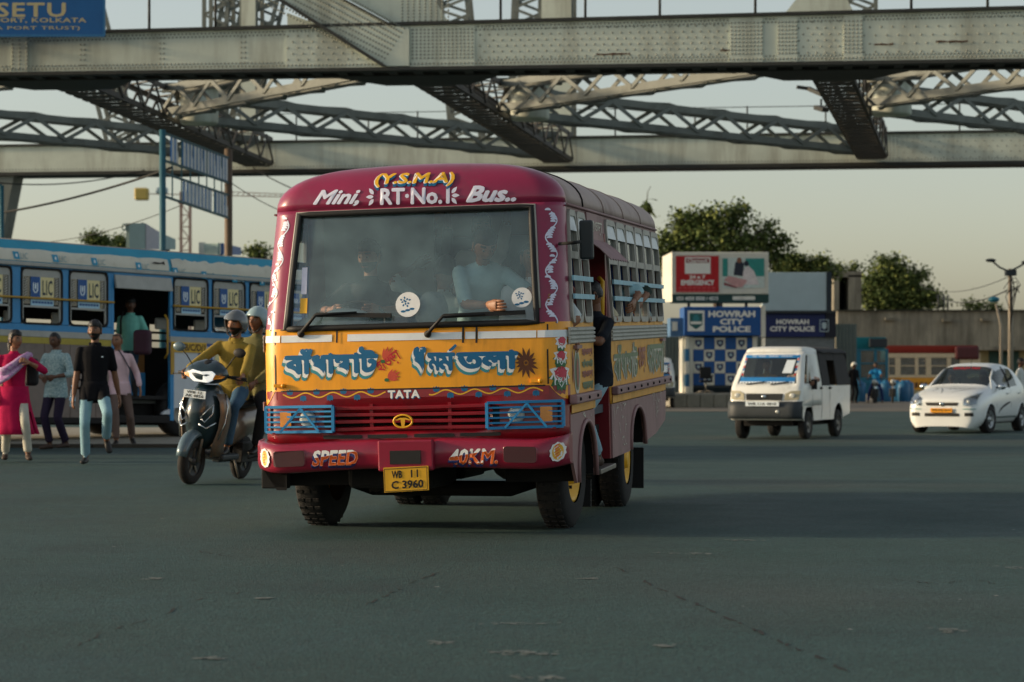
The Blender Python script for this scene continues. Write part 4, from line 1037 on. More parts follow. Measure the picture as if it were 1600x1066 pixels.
for k, (z, mk) in enumerate(((1.185, 2), (1.11, 1), (1.03, 2), (.955, 1))): put_text(a_, ('হাওড়া', 'বাঁধাঘাট', 'হাওড়া', 'ধমতলা')[k], .78, 1.28, z - .03, z + .03, smap_, mk, .05, 0, 1, .004)
for k in range(6): decal(a_, leafshape(.36, .98 + .03 * k, .09, .018, R(60 + 20 * (k % 2))), smap_, 2, .004)
a_.build('side_painting', [DEC['faded_white'], DEC['faded_green'], DEC['faded_red']], parent=bus)
sc_ = bm(); q = random.Random(5); sk = lambda u, v, t: Vector((1.057 + t, u, v))
for x0, x1, z0, z1, n in ((2.35, 3.0, .44, .76, 15), (4.75, 5.35, .56, .78, 12), (.7, 1.25, .735, .77, 3)):
    for _ in range(n):
        u, v = q.uniform(x0, x1), q.uniform(z0, z1); pts = [(u, v)]; a = q.uniform(0, 6)
        for k in range(4): a += q.uniform(-.9, .9); u += .03 * math.cos(a); v += .03 * math.sin(a); pts.append((u, min(z1, max(z0, v))))
        stroke(sc_, pts, q.uniform(.005, .011), sk, 0, .0025 + .0003 * _)
sc_.build('painted_scribble', DEC['faded_white'], parent=bus)
# hinged flaps and small hardware on the side
for y, z in ((.42, 1.235), (5.3, 1.24)): d_ = bm(); d_.box((1.06, y, z - .018), (1.09, y + .22, z + .006)); d_.build('latch', M_skirt, parent=bus)
# mirror on its arm
m_ = bm(); m_.tube([Fr(1.0, 1.93, .02), (1.11, .22, 1.93), (1.14, .34, 1.94)], .012, 6); mr_ = m_.build('mirror_arm', M_under, parent=bus)
q0 = solve2(lambda y, z: Vector((1.13, y, z)), 915, 375, .4, 1.95)
m_ = bm(); m_.box((1.09, q0[0] - .03, q0[1] - .135), (1.185, q0[0] + .02, q0[1] + .135)); m_.build('mirror', mat('mirror_shell', '#2b3133', .5), parent=mr_, bevel=.015)
# ---- wheels (not tilted) and underbody
def wheel_mesh(w, r_, rim, mbT=None):
    t_ = MB(); prof = [(-w / 2, rim), (-w / 2, r_ * .90), (-w / 2 + .02, r_ * .975), (-w / 4, r_), (w / 4, r_), (w / 2 - .02, r_ * .975), (w / 2, r_ * .90), (w / 2, rim)]
    t_.lathe(prof, (0, 0, 0), 'X', 36, 0, False); return t_
def bus_wheel(x, y, out, steer=0.0, dual=False):
    r_ = .39; root_ = wheel_mesh(.2, r_, .215).build('wheel', M_tyre, parent=bus); root_.location = (x, y, r_); root_.rotation_euler = (0, 0, steer)
    tr = MB()
    for k in range(36):
        a = 2 * math.pi * k / 36; M = Matrix.Rotation(a, 4, 'X')
        for xx in (-.055, 0, .055): tr.box((xx - .02, -.012, r_ - .004), (xx + .02, .012, r_ + .007), 0, M)
    tr.build('tread_blocks', M_tyre, parent=root_, kind='stuff')
    h_ = MB(); d = .075 * out; h_.lathe([(d * .2, .215), (d * 1.2, .21), (d * 1.25, .19), (d * .5, .17), (d * .4, .09), (d * 1.3, .08), (d * 1.4, .05), (d * 1.4, .001)], (0, 0, 0), 'X', 28, 0, False); hb = h_.build('rim', DEC['yellow'], parent=root_)
    for k in range(6): a = 2 * math.pi * k / 6; h_ = MB(); h_.lathe([(0, .014), (.03 * out, .013), (.03 * out, .001)], (d * .42, .125 * math.cos(a), .125 * math.sin(a)), 'X', 6, 0, False); h_.build('wheel_nut', M_under, parent=root_)
    return root_
bus_wheel(.86, .93, 1, R(-4)); bus_wheel(-.86, .93, -1, R(-4)); bus_wheel(.86, 3.70, 1); bus_wheel(-.86, 3.70, -1)
bus_wheel(.64, 3.70, 1); bus_wheel(-.64, 3.70, -1)
u_ = MB(); u_.box((-.45, .15, .42), (-.33, 5.3, .60)); u_.box((.33, .15, .42), (.45, 5.3, .60)); u_.build('chassis_rail', M_under, parent=bus)
u_ = MB(); u_.tube([(-.76, .93, .36), (-.5, .93, .27), (.5, .93, .27), (.76, .93, .36)], .055, 8); u_.build('front_axle', M_under, parent=bus)
u_ = MB(); u_.tube([(-.5, 3.7, .39), (.5, 3.7, .39)], .09, 10); u_.ball((0, 3.7, .39), .19, 14, 8); u_.build('rear_axle', M_under, parent=bus)
u_ = MB(); u_.box((-.5, .2, .30), (.1, 1.0, .62)); u_.box((-.3, 1.0, .33), (.15, 1.8, .6)); u_.build('engine', M_under, parent=bus, bevel=.03)
for s_ in (-1, 1):
    u_ = MB()
    for k in range(3): u_.tube([(s_ * .6, .3 + .05 * k, .52 - .03 * k), (s_ * .6, .93, .40 - .03 * k), (s_ * .6, 1.55 - .05 * k, .52 - .03 * k)], .022, 6, sq=.5)
    u_.build('leaf_spring', M_under, parent=bus)
u_ = MB(); u_.box((-.95, .1, .62), (.95, 5.5, .70)); u_.build('floor_pan', M_under, parent=bus)
u_ = MB(); u_.box((-1.06, .02, .30), (-.88, .12, .45)); u_.add([Vector(p) for p in ((-1.06, .02, .45), (-.95, .02, .29), (-.88, .02, .29), (-.88, .02, .45))], [(0, 1, 2, 3)]); u_.build('corner_bracket', M_under, parent=bus, bevel=.01)
z_ = []; 
for k in range(13): z_.append((-.42 + .025 * k, .255 + (.018 if k % 2 else 0)))
u_ = MB(); u_.prism(z_ + [(-.12, .32), (-.42, .32)], 0, .01, lambda u, v, t: Vector((u, .5 - t, v))); u_.build('guard_strip', M_under, parent=bus)
for s_ in (-1, 1): u_ = MB(); u_.box((s_ * .86 - .16, 4.24, .12), (s_ * .86 + .16, 4.26, .46)); u_.build('mud_flap', M_blk, parent=bus)
u_ = MB(); u_.box((.78, 1.40, .12), (1.0, 1.43, .32)); u_.build('mud_flap', M_blk, parent=bus)
# ---- inside: floor, dashboard, seats, wheel, partition, far-side curtains
i_ = bm(); i_.box((-.86, .17, 1.28), (.86, .45, 1.375)); i_.build('dashboard', M_inner, parent=bus, bevel=.02)
i_ = bm(); i_.box((-1.0, .3, .72), (1.0, 5.5, .78)); i_.build('floor', M_inner, parent=bus)
i_ = bm(); i_.box((-1.0, 5.44, .78), (1.0, 5.48, 2.2)); i_.build('rear_lining', M_inner, parent=bus)
i_ = bm(); i_.box((-.95, 1.5, 1.0), (-.12, 1.53, 2.3)); i_.build('cab_partition', mat('partition_grey', '#7d8684', .6, var=.1), parent=bus)
i_ = bm(); i_.lathe([(-.012, .20), (.012, .215), (.012, .20)], (0, 0, 0), 'Y', 28, 0, False); swl = i_.build('steering_wheel', M_blk, parent=bus)
sw = MB(); sw.tube([(.21 * math.cos(2 * math.pi * k / 28), 0, .21 * math.sin(2 * math.pi * k / 28)) for k in range(29)], .014, 8); sw.bar((-.2, 0, 0), (.2, 0, 0), .03, .02); sw.bar((0, 0, -.2), (0, 0, 0), .03, .02)
bpy.data.objects.remove(swl); swl = sw.build('steering_wheel', M_blk, parent=bus); swl.location = (-.52, .52, 1.42); swl.rotation_euler = (R(-38), 0, 0)
def seat(x, y, w=.42):
    s_ = bm(); s_.box((x - w / 2, y - .22, 1.02), (x + w / 2, y + .22, 1.12)); s_.box((x - w / 2, y + .18, 1.12), (x + w / 2, y + .26, 1.66)); s_.bar((x - w / 2 + .05, y, .78), (x - w / 2 + .05, y, 1.02), .04, .04); s_.bar((x + w / 2 - .05, y, .78), (x + w / 2 - .05, y, 1.02), .04, .04)
    return s_.build('seat', mat('seat_vinyl', '#3b3540', .6, var=.15), parent=bus, bevel=.03)
seat(-.52, 1.12, .5)
for y in (2.6, 3.3, 4.0, 4.7): seat(.72, y, .5); seat(-.6, y, .75)
# things on the dashboard
dsh = bm()
tb = bm(); tb.tube([(-.8, .3, 1.40), (-.5, .28, 1.42), (-.25, .3, 1.40)], [.04, .06, .03], 10); tb.build('cloth_roll', mat('grey_cloth', '#7c8280', .9, var=.2, scale=9), parent=bus)
for px, py, w_, mk in ((135, 600, 0, 0),): pass
for (px, py, r_) in ((637, 476, .085), (815, 465, .068)):      # round stickers on the glass
    u = FP(px, py); s_ = bm(); decal(s_, ell(u[0], u[1], r_, r_, 22), tmap, 0, -.008); 
    for k in range(11): a = k * 2.4; rr_ = r_ * .42 * math.sqrt(k / 11); decal(s_, ell(u[0] - r_ * .2 + rr_ * math.cos(a), u[1] + r_ * .25 + rr_ * math.sin(a), r_ * .10, r_ * .07, 7, a, a), tmap, 1, -.0065)
    for k in range(3): decal(s_, ell(u[0] + .03 - .03 * k, u[1] - .03 - .008 * k, .018, .008, 8), tmap, 1, -.0063)
    s_.build('window_sticker', [DEC['white'], DEC['blue']], parent=wsc)
for px0, py0, px1, py1, mk in ((470, 418, 480, 460, 'lilac'), (468, 466, 480, 490, 'yellow')):
    a = FP(px0, py1); b = FP(px1, py0); s_ = bm(); decal(s_, [(a[0], a[1]), (b[0], a[1]), (b[0], b[1]), (a[0], b[1])], tmap, 0, -.02); s_.build('window_label', DEC[mk], parent=wsc)
# ------------------------------------------------------------------ big blue bus standing on the left
M_busblue = mat('bus_blue_paint', '#2485bd', .45, var=.12, scale=3, coat=.15, dirt='#3c6a80', dirt_amt=.25, dirt_scale=3)
M_bluetop = mat('bus_cyan_roof_edge', '#2a93b0', .5, var=.12, scale=2, dirt='#4a8490', dirt_amt=.3, dirt_scale=2)
M_banner = mat('advert_banner_cream', '#d6d0bf', .6, var=.07, scale=3, dirt='#a39c88', dirt_amt=.25, dirt_scale=4, bump=.2, bscale=6)
M_bbrown = mat('bus_lower_panel_brown', '#7d6e65', .6, var=.14, scale=2, dirt='#4c453f', dirt_amt=.35, dirt_scale=3)
M_bwhite = mat('bus_lower_panel_white', '#c9ccd0', .5, var=.06, scale=3, dirt='#8d8b84', dirt_amt=.25, dirt_scale=3)
M_grey = mat('window_vent_grey', '#a9a8a1', .6, var=.1, scale=6)
M_ygold = mat('rail_ochre', '#b98f2c', .5, var=.12, scale=9)
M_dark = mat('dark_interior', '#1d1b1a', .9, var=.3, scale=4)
M_wpane = glass('bus_side_glass', (.6, .66, .66), dust=.3, veilc=(.3, .3, .28), base=.08)
POST = {k: mat('poster_' + k, c, .5, var=.05, scale=20) for k, c in dict(blue='#0f4f92', cream='#e2d29a', pale='#a9cfe4', letter='#20343f', white='#dce6ea').items()}
LBO = Vector((-7.73, 36.5, 0)); LBD = Vector((.640, .768, 0)); LBN = Vector((.768, -.640, 0)); TL = .021
lb = thing('city_bus', 'blue and cream city bus with open doorway standing on the left', 'bus', LBO)
def LS(u, v, t=0.0): return LBD * u + LBN * t + Vector((0, 0, v - TL * u))
def LP(px, py):                                     # photo pixel -> (u,v) on its door side
    d = Vector(((px - HX) / FPX, 1, (HY - py) / FPX)); c = Vector((0, 0, CAMH)); k = (LBO - c).dot(LBN) / d.dot(LBN); p = c + d * k - LBO
    u = p.dot(LBD); return u, p.z + TL * u
def lbox(mb, u0, u1, v0, v1, t0, t1, mi=0): return mb.prism([(u0, v0), (u1, v0), (u1, v1), (u0, v1)], t0, t1, lambda u, v, t: LS(u, v, t), mi)
U = lambda px, py=470: LP(px, py)[0]
vtop = LP(65, 377)[1]; vblue = LP(65, 391)[1]; vban = LP(65, 411)[1]; vgut = LP(65, 417)[1]
vw1 = LP(65, 419)[1]; vvent = LP(65, 433)[1]; vw0 = LP(65, 507)[1]; vsill = LP(65, 517)[1]; vgrey = LP(65, 527)[1]; vyel = LP(65, 537)[1]; vbot = LP(65, 652)[1]
UL, UR = -6.0, 6.6
wins = [(U(-70), U(-43)), (U(-43) + .0, U(18))]
wins = [(U(-128), U(-64)), (U(-52), U(18)), (U(33), U(97)), (U(108), U(168)), (U(271), U(325)), (U(332), U(383)), (U(390), U(440)), (U(446), U(494))]
d0, d1 = U(178), U(266)
# skin between openings, posts as separate panels
edges = sorted([UL] + [v for w in wins for v in w] + [d0, d1, UR])
p_ = MB(); 
segs = [(UL, wins[0][0])] + [(wins[i][1], wins[i + 1][0]) for i in range(3) if i != 3] + [(wins[3][1], d0), (d1, wins[4][0])] + [(wins[i][1], wins[i + 1][0]) for i in range(4, 7)] + [(wins[7][1], UR)]
for a, b in segs: q_ = MB(); lbox(q_, a, b, vw0, vw1, -.05, .0); q_.build('window_post', M_busblue, parent=lb, bevel=.01)
for a, b in ((UL, d0), (d1, UR)):
    q_ = MB(); lbox(q_, a, b, vsill, vw0 - .002, -.05, .0); q_.build('sill_panel', M_busblue, parent=lb)
    q_ = MB(); lbox(q_, a, b, vgrey, vsill - .002, -.05, .006); q_.build('grey_moulding', M_grey, parent=lb, bevel=.006)
q_ = MB(); lbox(q_, UL, UR, vw1 + .002, vgut, -.05, .004); q_.build('header_panel', M_busblue, parent=lb)
q_ = MB(); lbox(q_, UL, UR, vgut, vban - .0, -.02, .05); q_.build('gutter', M_grey, parent=lb, bevel=.008)
def curve_strip(u0, u1, v0, v1, name, m, bulge, t0=0.0, wob=0.0):
    q_ = MB(); n, k = 60, 6; vs = []; fs = []; r_ = random.Random(int(u0 * 10))
    wv = [r_.uniform(-1, 1) * wob for _ in range(n + 1)]
    for i in range(n + 1):
        for j in range(k + 1): t = j / k; vs.append(LS(u0 + (u1 - u0) * i / n, v0 + (v1 - v0) * t + (wv[i] if j == k else 0), t0 - bulge * t * t))
    for i in range(n):
        for j in range(k): a = i * (k + 1) + j; fs.append((a, a + k + 1, a + k + 2, a + 1))
    q_.add(vs, fs, 0, True); return q_.build(name, m, parent=lb)
curve_strip(UL, UR, vban, vtop, 'roof_edge', M_bluetop, .16, .03)
bn1 = curve_strip(UL, U(262) , vban + .012, vblue + .0, 'advert_banner', M_banner, .045, .038, .012)
bn2 = curve_strip(U(267), UR, vban + .012, vblue + .01, 'advert_banner', M_banner, .045, .038, .022)
roofm = MB(); nn = 12; rs = []
for i in range(nn + 1):
    t = i / nn; rs.append([LS(u, vtop - .01 + .1 * math.sin(math.pi * t), -.13 - 2.2 * t) for u in (UL, 0, UR)])
roofm.rings(rs, 0, False, False); roofm.build('roof', mat('bus_roof_dusty', '#9a8672', .8, var=.15), parent=lb, solid=.04)
q_ = MB(); lbox(q_, UL, UR, vbot + .55, vtop, -2.45, -2.4)
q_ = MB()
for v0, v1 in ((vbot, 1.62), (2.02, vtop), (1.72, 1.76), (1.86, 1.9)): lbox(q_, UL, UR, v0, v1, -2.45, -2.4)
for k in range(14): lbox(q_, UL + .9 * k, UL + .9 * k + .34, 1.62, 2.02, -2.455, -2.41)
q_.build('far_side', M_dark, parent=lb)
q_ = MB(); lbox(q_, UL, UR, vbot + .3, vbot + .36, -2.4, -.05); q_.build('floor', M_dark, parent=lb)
q_ = MB(); lbox(q_, UL, UL + .04, vbot, vtop, -2.4, -.05); q_.build('rear_wall', M_busblue, parent=lb)
q_ = MB(); lbox(q_, UR - .04, UR, vbot, vtop, -2.4, -.05); q_.build('front_wall', M_busblue, parent=lb)
# lower panels
vy1 = vgrey - .002
q_ = MB(); lbox(q_, UL, d0, vyel, vy1, -.05, .001); q_.build('yellow_band', mat('bus_dull_yellow', '#a89531', .5, var=.12), parent=lb)
q_ = MB(); lbox(q_, UL, d0, vbot, vyel - .002, -.05, -.004); q_.build('lower_panel', M_bbrown, parent=lb)
for px in (70, 110, 150): q_ = MB(); lbox(q_, U(px, 590), U(px, 590) + .015, vbot, vyel, -.004, .006); q_.build('panel_rib', M_bbrown, parent=lb)
q_ = MB(); lbox(q_, UL, d0, vbot - .09, vbot - .002, -.04, .004); q_.build('lower_skirt', M_dark, parent=lb)
q_ = MB(); vlw = LP(300, 648)[1]; lbox(q_, d1, UR, vgrey - .05, vgrey - .002, -.05, .001); q_.build('blue_stripe', mat('stripe_blue', '#2a4f93', .5), parent=lb)
archc, archr = U(287, 690), .56
pts = [(d1 + .08, vgrey - .052), (d1 + .08, vlw)]
cz = .5
for k in range(13): a = math.pi * k / 12; pts.append((archc + .1 - archr * math.cos(a), vlw + .12 * math.sin(a)))
pts += [(UR, vlw), (UR, vgrey - .052)]
q_ = MB(); q_.prism(pts, -.05, -.003, lambda u, v, t: LS(u, v, t)); q_.build('lower_panel', M_bwhite, parent=lb)
q_ = MB(); lbox(q_, d1, d1 + .078, vlw - .1, vgrey - .052, -.05, .003); q_.build('door_pillar', M_busblue, parent=lb)
q_ = MB(); lbox(q_, d1, d1 + .075, LP(267, 585)[1], LP(267, 540)[1], .004, .02); q_.build('pillar_paint', M_ygold, parent=lb)
# wheel
cw = U(292, 690); wr = .47
w_ = MB(); w_.lathe([(-.13, .28), (-.13, .43), (-.09, .465), (.09, .465), (.13, .43), (.13, .28)], (0, 0, 0), 'Y', 30, 0, False); w_.lathe([(-.12, .28), (-.10, .2), (-.06, .05), (-.06, .001)], (0, 0, 0), 'Y', 24, 1, False)
wo = w_.build('wheel', [M_tyre, M_steelr], parent=lb); wo.location = LS(cw, 0, -.2) + Vector((0, 0, .47 + TL * cw + .03)); wo.rotation_euler = (0, 0, math.atan2(LBD.y, LBD.x))
for k in (-1,):
    w2 = copy_tree(wo, lb); w2.location = LS(-3.6, 0, -.2) + Vector((0, 0, .47 + TL * -3.6 + .03))
for t_ in (-2.1,):
    for uu in (cw, -3.6): w2 = copy_tree(wo, lb); w2.location = LS(uu, 0, t_) + Vector((0, 0, .47 + TL * uu + .03))
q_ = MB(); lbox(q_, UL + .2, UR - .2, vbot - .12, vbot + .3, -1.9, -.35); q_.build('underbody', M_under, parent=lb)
# windows: frame, vent, posters, glass, outside rail
def posterat(u0, u1, v0, v1, t, parent):
    du, dv = u1 - u0, v1 - v0; q_ = MB(); n_ = lambda a, b, t2: LS(u0 + du * a, v0 + dv * b, t + t2)
    q_.prism([(0, 0), (1, 0), (1, 1), (0, 1)], -.004, 0, n_, 2); decal(q_, [(0, .27), (.40, .27), (.40, 1), (0, 1)], n_, 0, .002); decal(q_, [(.42, .27), (1, .27), (1, 1), (.42, 1)], n_, 1, .002)
    for s_ in (-1, 1): stroke(q_, [(.2 + s_ * .02, .45), (.2 + s_ * .09, .55), (.2 + s_ * .09, .8)], .05, n_, 4, .004)
    decal(q_, ell(.2, .68, .035, .12, 10), n_, 4, .004)
    put_text(q_, 'LIC', .5, .94, .38, .9, n_, 3, .02, 0, 1.1, .004)
    for k in range(7): decal(q_, [(.06 + .13 * k, .1), (.16 + .13 * k, .1), (.16 + .13 * k, .17), (.06 + .13 * k, .17)], n_, 0, .003)
    return q_.build('advert_poster', [POST['blue'], POST['cream'], POST['pale'], POST['letter'], POST['white']], parent=parent)
for i, (a, b) in enumerate(wins):
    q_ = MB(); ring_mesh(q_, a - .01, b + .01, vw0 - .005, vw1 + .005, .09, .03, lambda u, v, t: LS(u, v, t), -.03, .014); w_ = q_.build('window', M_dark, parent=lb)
    q_ = MB(); lbox(q_, a + .02, b - .02, vvent, vw1 - .03, -.02, -.008); q_.build('vent_panel', M_grey, parent=w_)
    zm = vw0 + .42 * (vvent - vw0)
    q_ = MB(); lbox(q_, a + .02, b - .02, zm - .05, zm - .02, -.03, -.004); lbox(q_, a + .02, a + .05, vw0, vvent, -.03, -.004); lbox(q_, b - .05, b - .02, vw0, vvent, -.03, -.004); q_.build('sash', M_grey, parent=w_)
    q_ = MB(); q_.poly([LS(a + .03, zm, -.02), LS(b - .03, zm, -.02), LS(b - .03, vvent, -.02), LS(a + .03, vvent, -.02)]); q_.build('pane', M_wpane, parent=w_)
    q_ = MB()
    for k in range(9):                              # zigzag etched trim beside the poster
        for e in (a + .07, b - .12): v = zm + .04 + (vvent - zm - .06) * k / 9; q_.bar(LS(e, v, -.012), LS(e + .05, v + .035, -.012), .008, .012)
    q_.build('etched_trim', M_grey, parent=w_, kind='stuff')
    w = b - a; posterat(a + w * .24, a + w * .80, zm - .03, zm + .42, -.006, w_)
    for e in (.3,): q_ = MB(); lbox(q_, a + .12, b - .3, vw0 + .03, vw0 + .22, -.6, -.55); q_.build('seat_back', M_grey, parent=lb, bevel=.03)
for a, b in ((UL, d0 - .03), (d1 + .03, UR)):
    vr = LP(65, 466.5)[1]; q_ = MB(); q_.tube([LS(a, vr, .04), LS(b, vr, .04)], .017, 8); q_.build('guard_rail', M_ygold, parent=lb)
# small logos on the banner
for px, py in ((24, 399), (85, 404), (146, 409), (215, 416), (317, 430), (365, 436), (408, 441), (272, 424)):
    u, v = LP(px, py); q_ = MB(); sq = .115
    f_ = lambda a, b, t: LS(u + a, v + b, t + .040 - .045 * ((v + b - vban) / (vblue - vban)) ** 2)
    decal(q_, [(-sq / 2, -sq / 2), (sq / 2, -sq / 2), (sq / 2 - .02, sq / 2), (-sq / 2 - .02, sq / 2)], f_, 0, .008); decal(q_, ell(-.01, .0, .02, .028, 10), f_, 1, .01)
    put_text(q_, 'LIC', sq / 2 + .01, sq / 2 + .15, -.05, .045, f_, 2, .0, 0, 1.1, .008); q_.build('banner_logo', [mat('logo_cyan', '#2793b8', .5), POST['white'], mat('logo_grey', '#8aa5aa', .6)], parent=bn1 if px < 262 else bn2)
# torn patch in the banner
u, v = LP(243, 411); q_ = MB(); decal(q_, [(-.12, 0), (-.05, .012), (.06, .004), (.14, .03), (.16, -.03), (.1, -.005), (.02, -.018), (-.08, -.012)], lambda a, b, t: LS(u + a, v + b, .05 + t), 0, .0); q_.build('banner_tear', M_dark, parent=bn1)
# doorway: awning, steps, jambs, handrail, inside panel
va1, va0 = LP(220, 432)[1], LP(220, 453)[1]
q_ = MB(); q_.prism([(d0, va0), (d1, va0), (d1, va1), (d0, va1)], -.02, .03, lambda u, v, t: LS(u, v, t + .05 * (va1 - v) / (va1 - va0))); q_.build('door_awning', M_grey, parent=lb, bevel=.01)
q_ = MB(); lbox(q_, d0 - .002, d1 + .002, va1 + .002, vw1 + .01, -.05, .003); q_.build('door_header', M_busblue, parent=lb)
vst = LP(225, 625)[1]
q_ = MB(); lbox(q_, d0 + .02, d1 - .02, vbot - .08, vbot + .04, -.5, .02); q_.build('door_step', M_dark, parent=lb, bevel=.01)
q_ = MB(); lbox(q_, d0 + .02, d1 - .02, vst - .06, vst, -.9, -.25); q_.build('door_step', mat('step_grey', '#5b5e5c', .8, var=.2), parent=lb, bevel=.01)
q_ = MB(); lbox(q_, d0 + (d1 - d0) * .42, d1 - .02, vst + .02, LP(240, 582)[1], -.62, -.58); q_.build('inner_panel', M_busblue, parent=lb)
q_ = MB(); lbox(q_, d0 + (d1 - d0) * .5, d1 - .02, LP(240, 582)[1], LP(240, 530)[1], -.64, -.60); q_.build('inner_panel', mat('panel_brown', '#7d531f', .6), parent=lb)
q_ = MB(); q_.tube([LS(d1 - .1, LP(260, 560)[1], -.02), LS(d1 - .08, LP(260, 552)[1], .03), LS(d1 - .08, LP(260, 500)[1], .03), LS(d1 - .1, LP(260, 492)[1], -.02)], .018, 8); q_.build('handrail', M_ygold, parent=lb)
q_ = MB(); lbox(q_, d0 - .05, d0, vbot - .08, va1, -.1, .004); q_.build('door_pillar', M_busblue, parent=lb)
q_ = MB(); lbox(q_, d0 + .05, d0 + .35, LP(190, 485)[1], LP(190, 455)[1], -.7, -.68); q_.build('notice', mat('notice_cream', '#c9bd97', .6), parent=lb)
# route board and lower logo
v0 = LP(295, 551)[1]; v1 = LP(295, 535)[1]; u0, u1 = U(267, 543), U(322, 543)
q_ = MB(); lbox(q_, u0, u1, v0, v1, .004, .016); rb_ = q_.build('route_board', mat('board_yellow', '#d9a92a', .5, var=.08), parent=lb)
q_ = MB(); put_text(q_, '18A/B/C/D/1', u0 + .03, u1 - .03, v0 + .025, v1 - .025, lambda u, v, t: LS(u, v, t), 0, .03, 0, 1, .019); q_.build('board_lettering', mat('board_ink', '#4a3413', .6), parent=rb_)
u0, u1 = U(310, 566), U(332, 566); v0, v1 = LP(320, 584)[1], LP(320, 552)[1]
q_ = MB(); lbox(q_, u0, u1, v0, v1, -.002, .006, 0); n_ = lambda a, b, t: LS(u0 + (u1 - u0) * a, v0 + (v1 - v0) * b, t)
for s_ in (-1, 1): stroke(q_, [(.5 + s_ * .08, .25), (.5 + s_ * .28, .42), (.5 + s_ * .26, .78)], .12, n_, 1, .009)
decal(q_, ell(.5, .6, .1, .17, 10), n_, 1, .009); q_.build('side_logo', [POST['blue'], POST['pale']], parent=lb)
u0, u1 = U(336, 560), U(420, 560); q_ = MB(); lbox(q_, u0, u1, v0, v1, -.002, .006, 0); put_text(q_, 'LIC', u0 + .1, u1 - .2, v0 + .05, v1 - .05, lambda u, v, t: LS(u, v, t), 1, .03, 0, 1.1, .009); q_.build('side_logo', [POST['cream'], POST['letter']], parent=lb)

# ------------------------------------------------------------------ shared: smooth car skin from cross sections
def subdiv_mesh(mb, levels=3):
    me = bpy.data.meshes.new('tmp'); me.from_pydata([tuple(v) for v in mb.v], [], mb.f); me.polygons.foreach_set('material_index', mb.m)
    for _ in range(8): me.materials.append(None)
    me.update(); o = bpy.data.objects.new('tmp', me); col.objects.link(o); md = o.modifiers.new('s', 'SUBSURF'); md.levels = levels; md.subdivision_type = 'CATMULL_CLARK'
    dg = bpy.context.evaluated_depsgraph_get(); ev = bpy.data.meshes.new_from_object(o.evaluated_get(dg))
    V = [v.co.copy() for v in ev.vertices]; F = [(tuple(p.vertices), p.material_index) for p in ev.polygons]
    bpy.data.objects.remove(o); bpy.data.meshes.remove(me); bpy.data.meshes.remove(ev); return V, F
def sub_part(V, F, sel, name, m, parent, solid=0.0):
    idx = {}; vs = []; fs = []
    for f, mi in F:
        if sel(f, mi):
            nf_ = []
            for i in f:
                if i not in idx: idx[i] = len(vs); vs.append(V[i])
                nf_.append(idx[i])
            fs.append(tuple(nf_))
    return MB().add(vs, fs, 0, True).build(name, m, parent=parent, solid=solid)
def small_wheel(parent, x, y, r_, w, out, mrim, ground, spokes=8, steer=0.0, rimr=.64):
    t_ = MB(); t_.lathe([(-w / 2, r_ * rimr), (-w / 2, r_ * .92), (-w / 2 + .015, r_ * .985), (-w / 5, r_), (w / 5, r_), (w / 2 - .015, r_ * .985), (w / 2, r_ * .92), (w / 2, r_ * rimr)], (0, 0, 0), 'X', 28, 0, False)
    wo_ = t_.build('wheel', M_tyre, parent=parent); wo_.location = (x, y, ground + r_); wo_.rotation_euler = (0, 0, steer)
    t_ = MB(); d = out * w * .38; t_.lathe([(d * 1.1, r_ * rimr), (d * 1.25, r_ * (rimr - .03)), (d * .7, r_ * (rimr - .08)), (d * .6, r_ * .22), (d * 1.1, r_ * .18), (d * 1.15, .001)], (0, 0, 0), 'X', 24, 0, False); t_.build('rim', mrim, parent=wo_)
    for k in range(spokes):
        a = 2 * math.pi * k / spokes; t_ = MB(); M = Matrix.Rotation(a, 4, 'X'); t_.box((d * .72 - .004, -r_ * .06, r_ * .24), (d * .72 + .004, r_ * .06, r_ * (rimr - .1)), 0, M); t_.build('wheel_slot', M_blk, parent=wo_)
    return wo_
# ------------------------------------------------------------------ white hatchback on the right
M_carwhite = mat('hatchback_white', '#e4e8e6', .3, var=.03, scale=4, coat=.5, dirt='#b9bab4', dirt_amt=.15, dirt_scale=3)
M_chrome = mat('chrome', '#c4cacc', .12, metal=1.0, var=.05)
M_carglass = glass('car_glass', (.42, .52, .52), dust=.05, veilc=(.2, .28, .28), base=.10)
M_lens = glass('lamp_lens_clear', (.85, .9, .9), dust=.12, veilc=(.6, .62, .6), base=.12)
M_alloy = mat('wheel_cover_silver', '#9ea3a4', .35, metal=.6, var=.1)
def car_axes(px, py, D_, th): 
    X = (px - HX) / FPX * D_; return X, D_
sw_th = R(28); sX, sY = 9.95 - .80 * math.cos(sw_th), 51.5 + .80 * math.sin(sw_th)
swift = thing('hatchback_car', 'white hatchback taxi with orange number plate on the far right', 'car', (sX, sY, gz(sX, sY)), -sw_th)
ST = [(-.07, .50, .16, .60, .40, .70), (-.05, .66, .12, .64, .52, .735), (.04, .76, .13, .70, .60, .79), (.20, .81, .15, .765, .64, .865), (.5, .84, .18, .84, .655, .94), (.9, .85, .20, .91, .66, .995), (1.10, .85, .21, .935, .65, 1.025),
      (1.44, .845, .23, .945, .60, 1.27), (1.80, .845, .23, .96, .565, 1.47), (2.3, .845, .23, .985, .555, 1.525), (2.85, .845, .23, 1.02, .55, 1.515), (3.3, .83, .25, 1.05, .54, 1.45), (3.58, .78, .3, 1.04, .50, 1.22), (3.70, .70, .36, .95, .46, 1.0)]
c_ = MB(); nrow = 11; vs = []; fs = []; mi = []
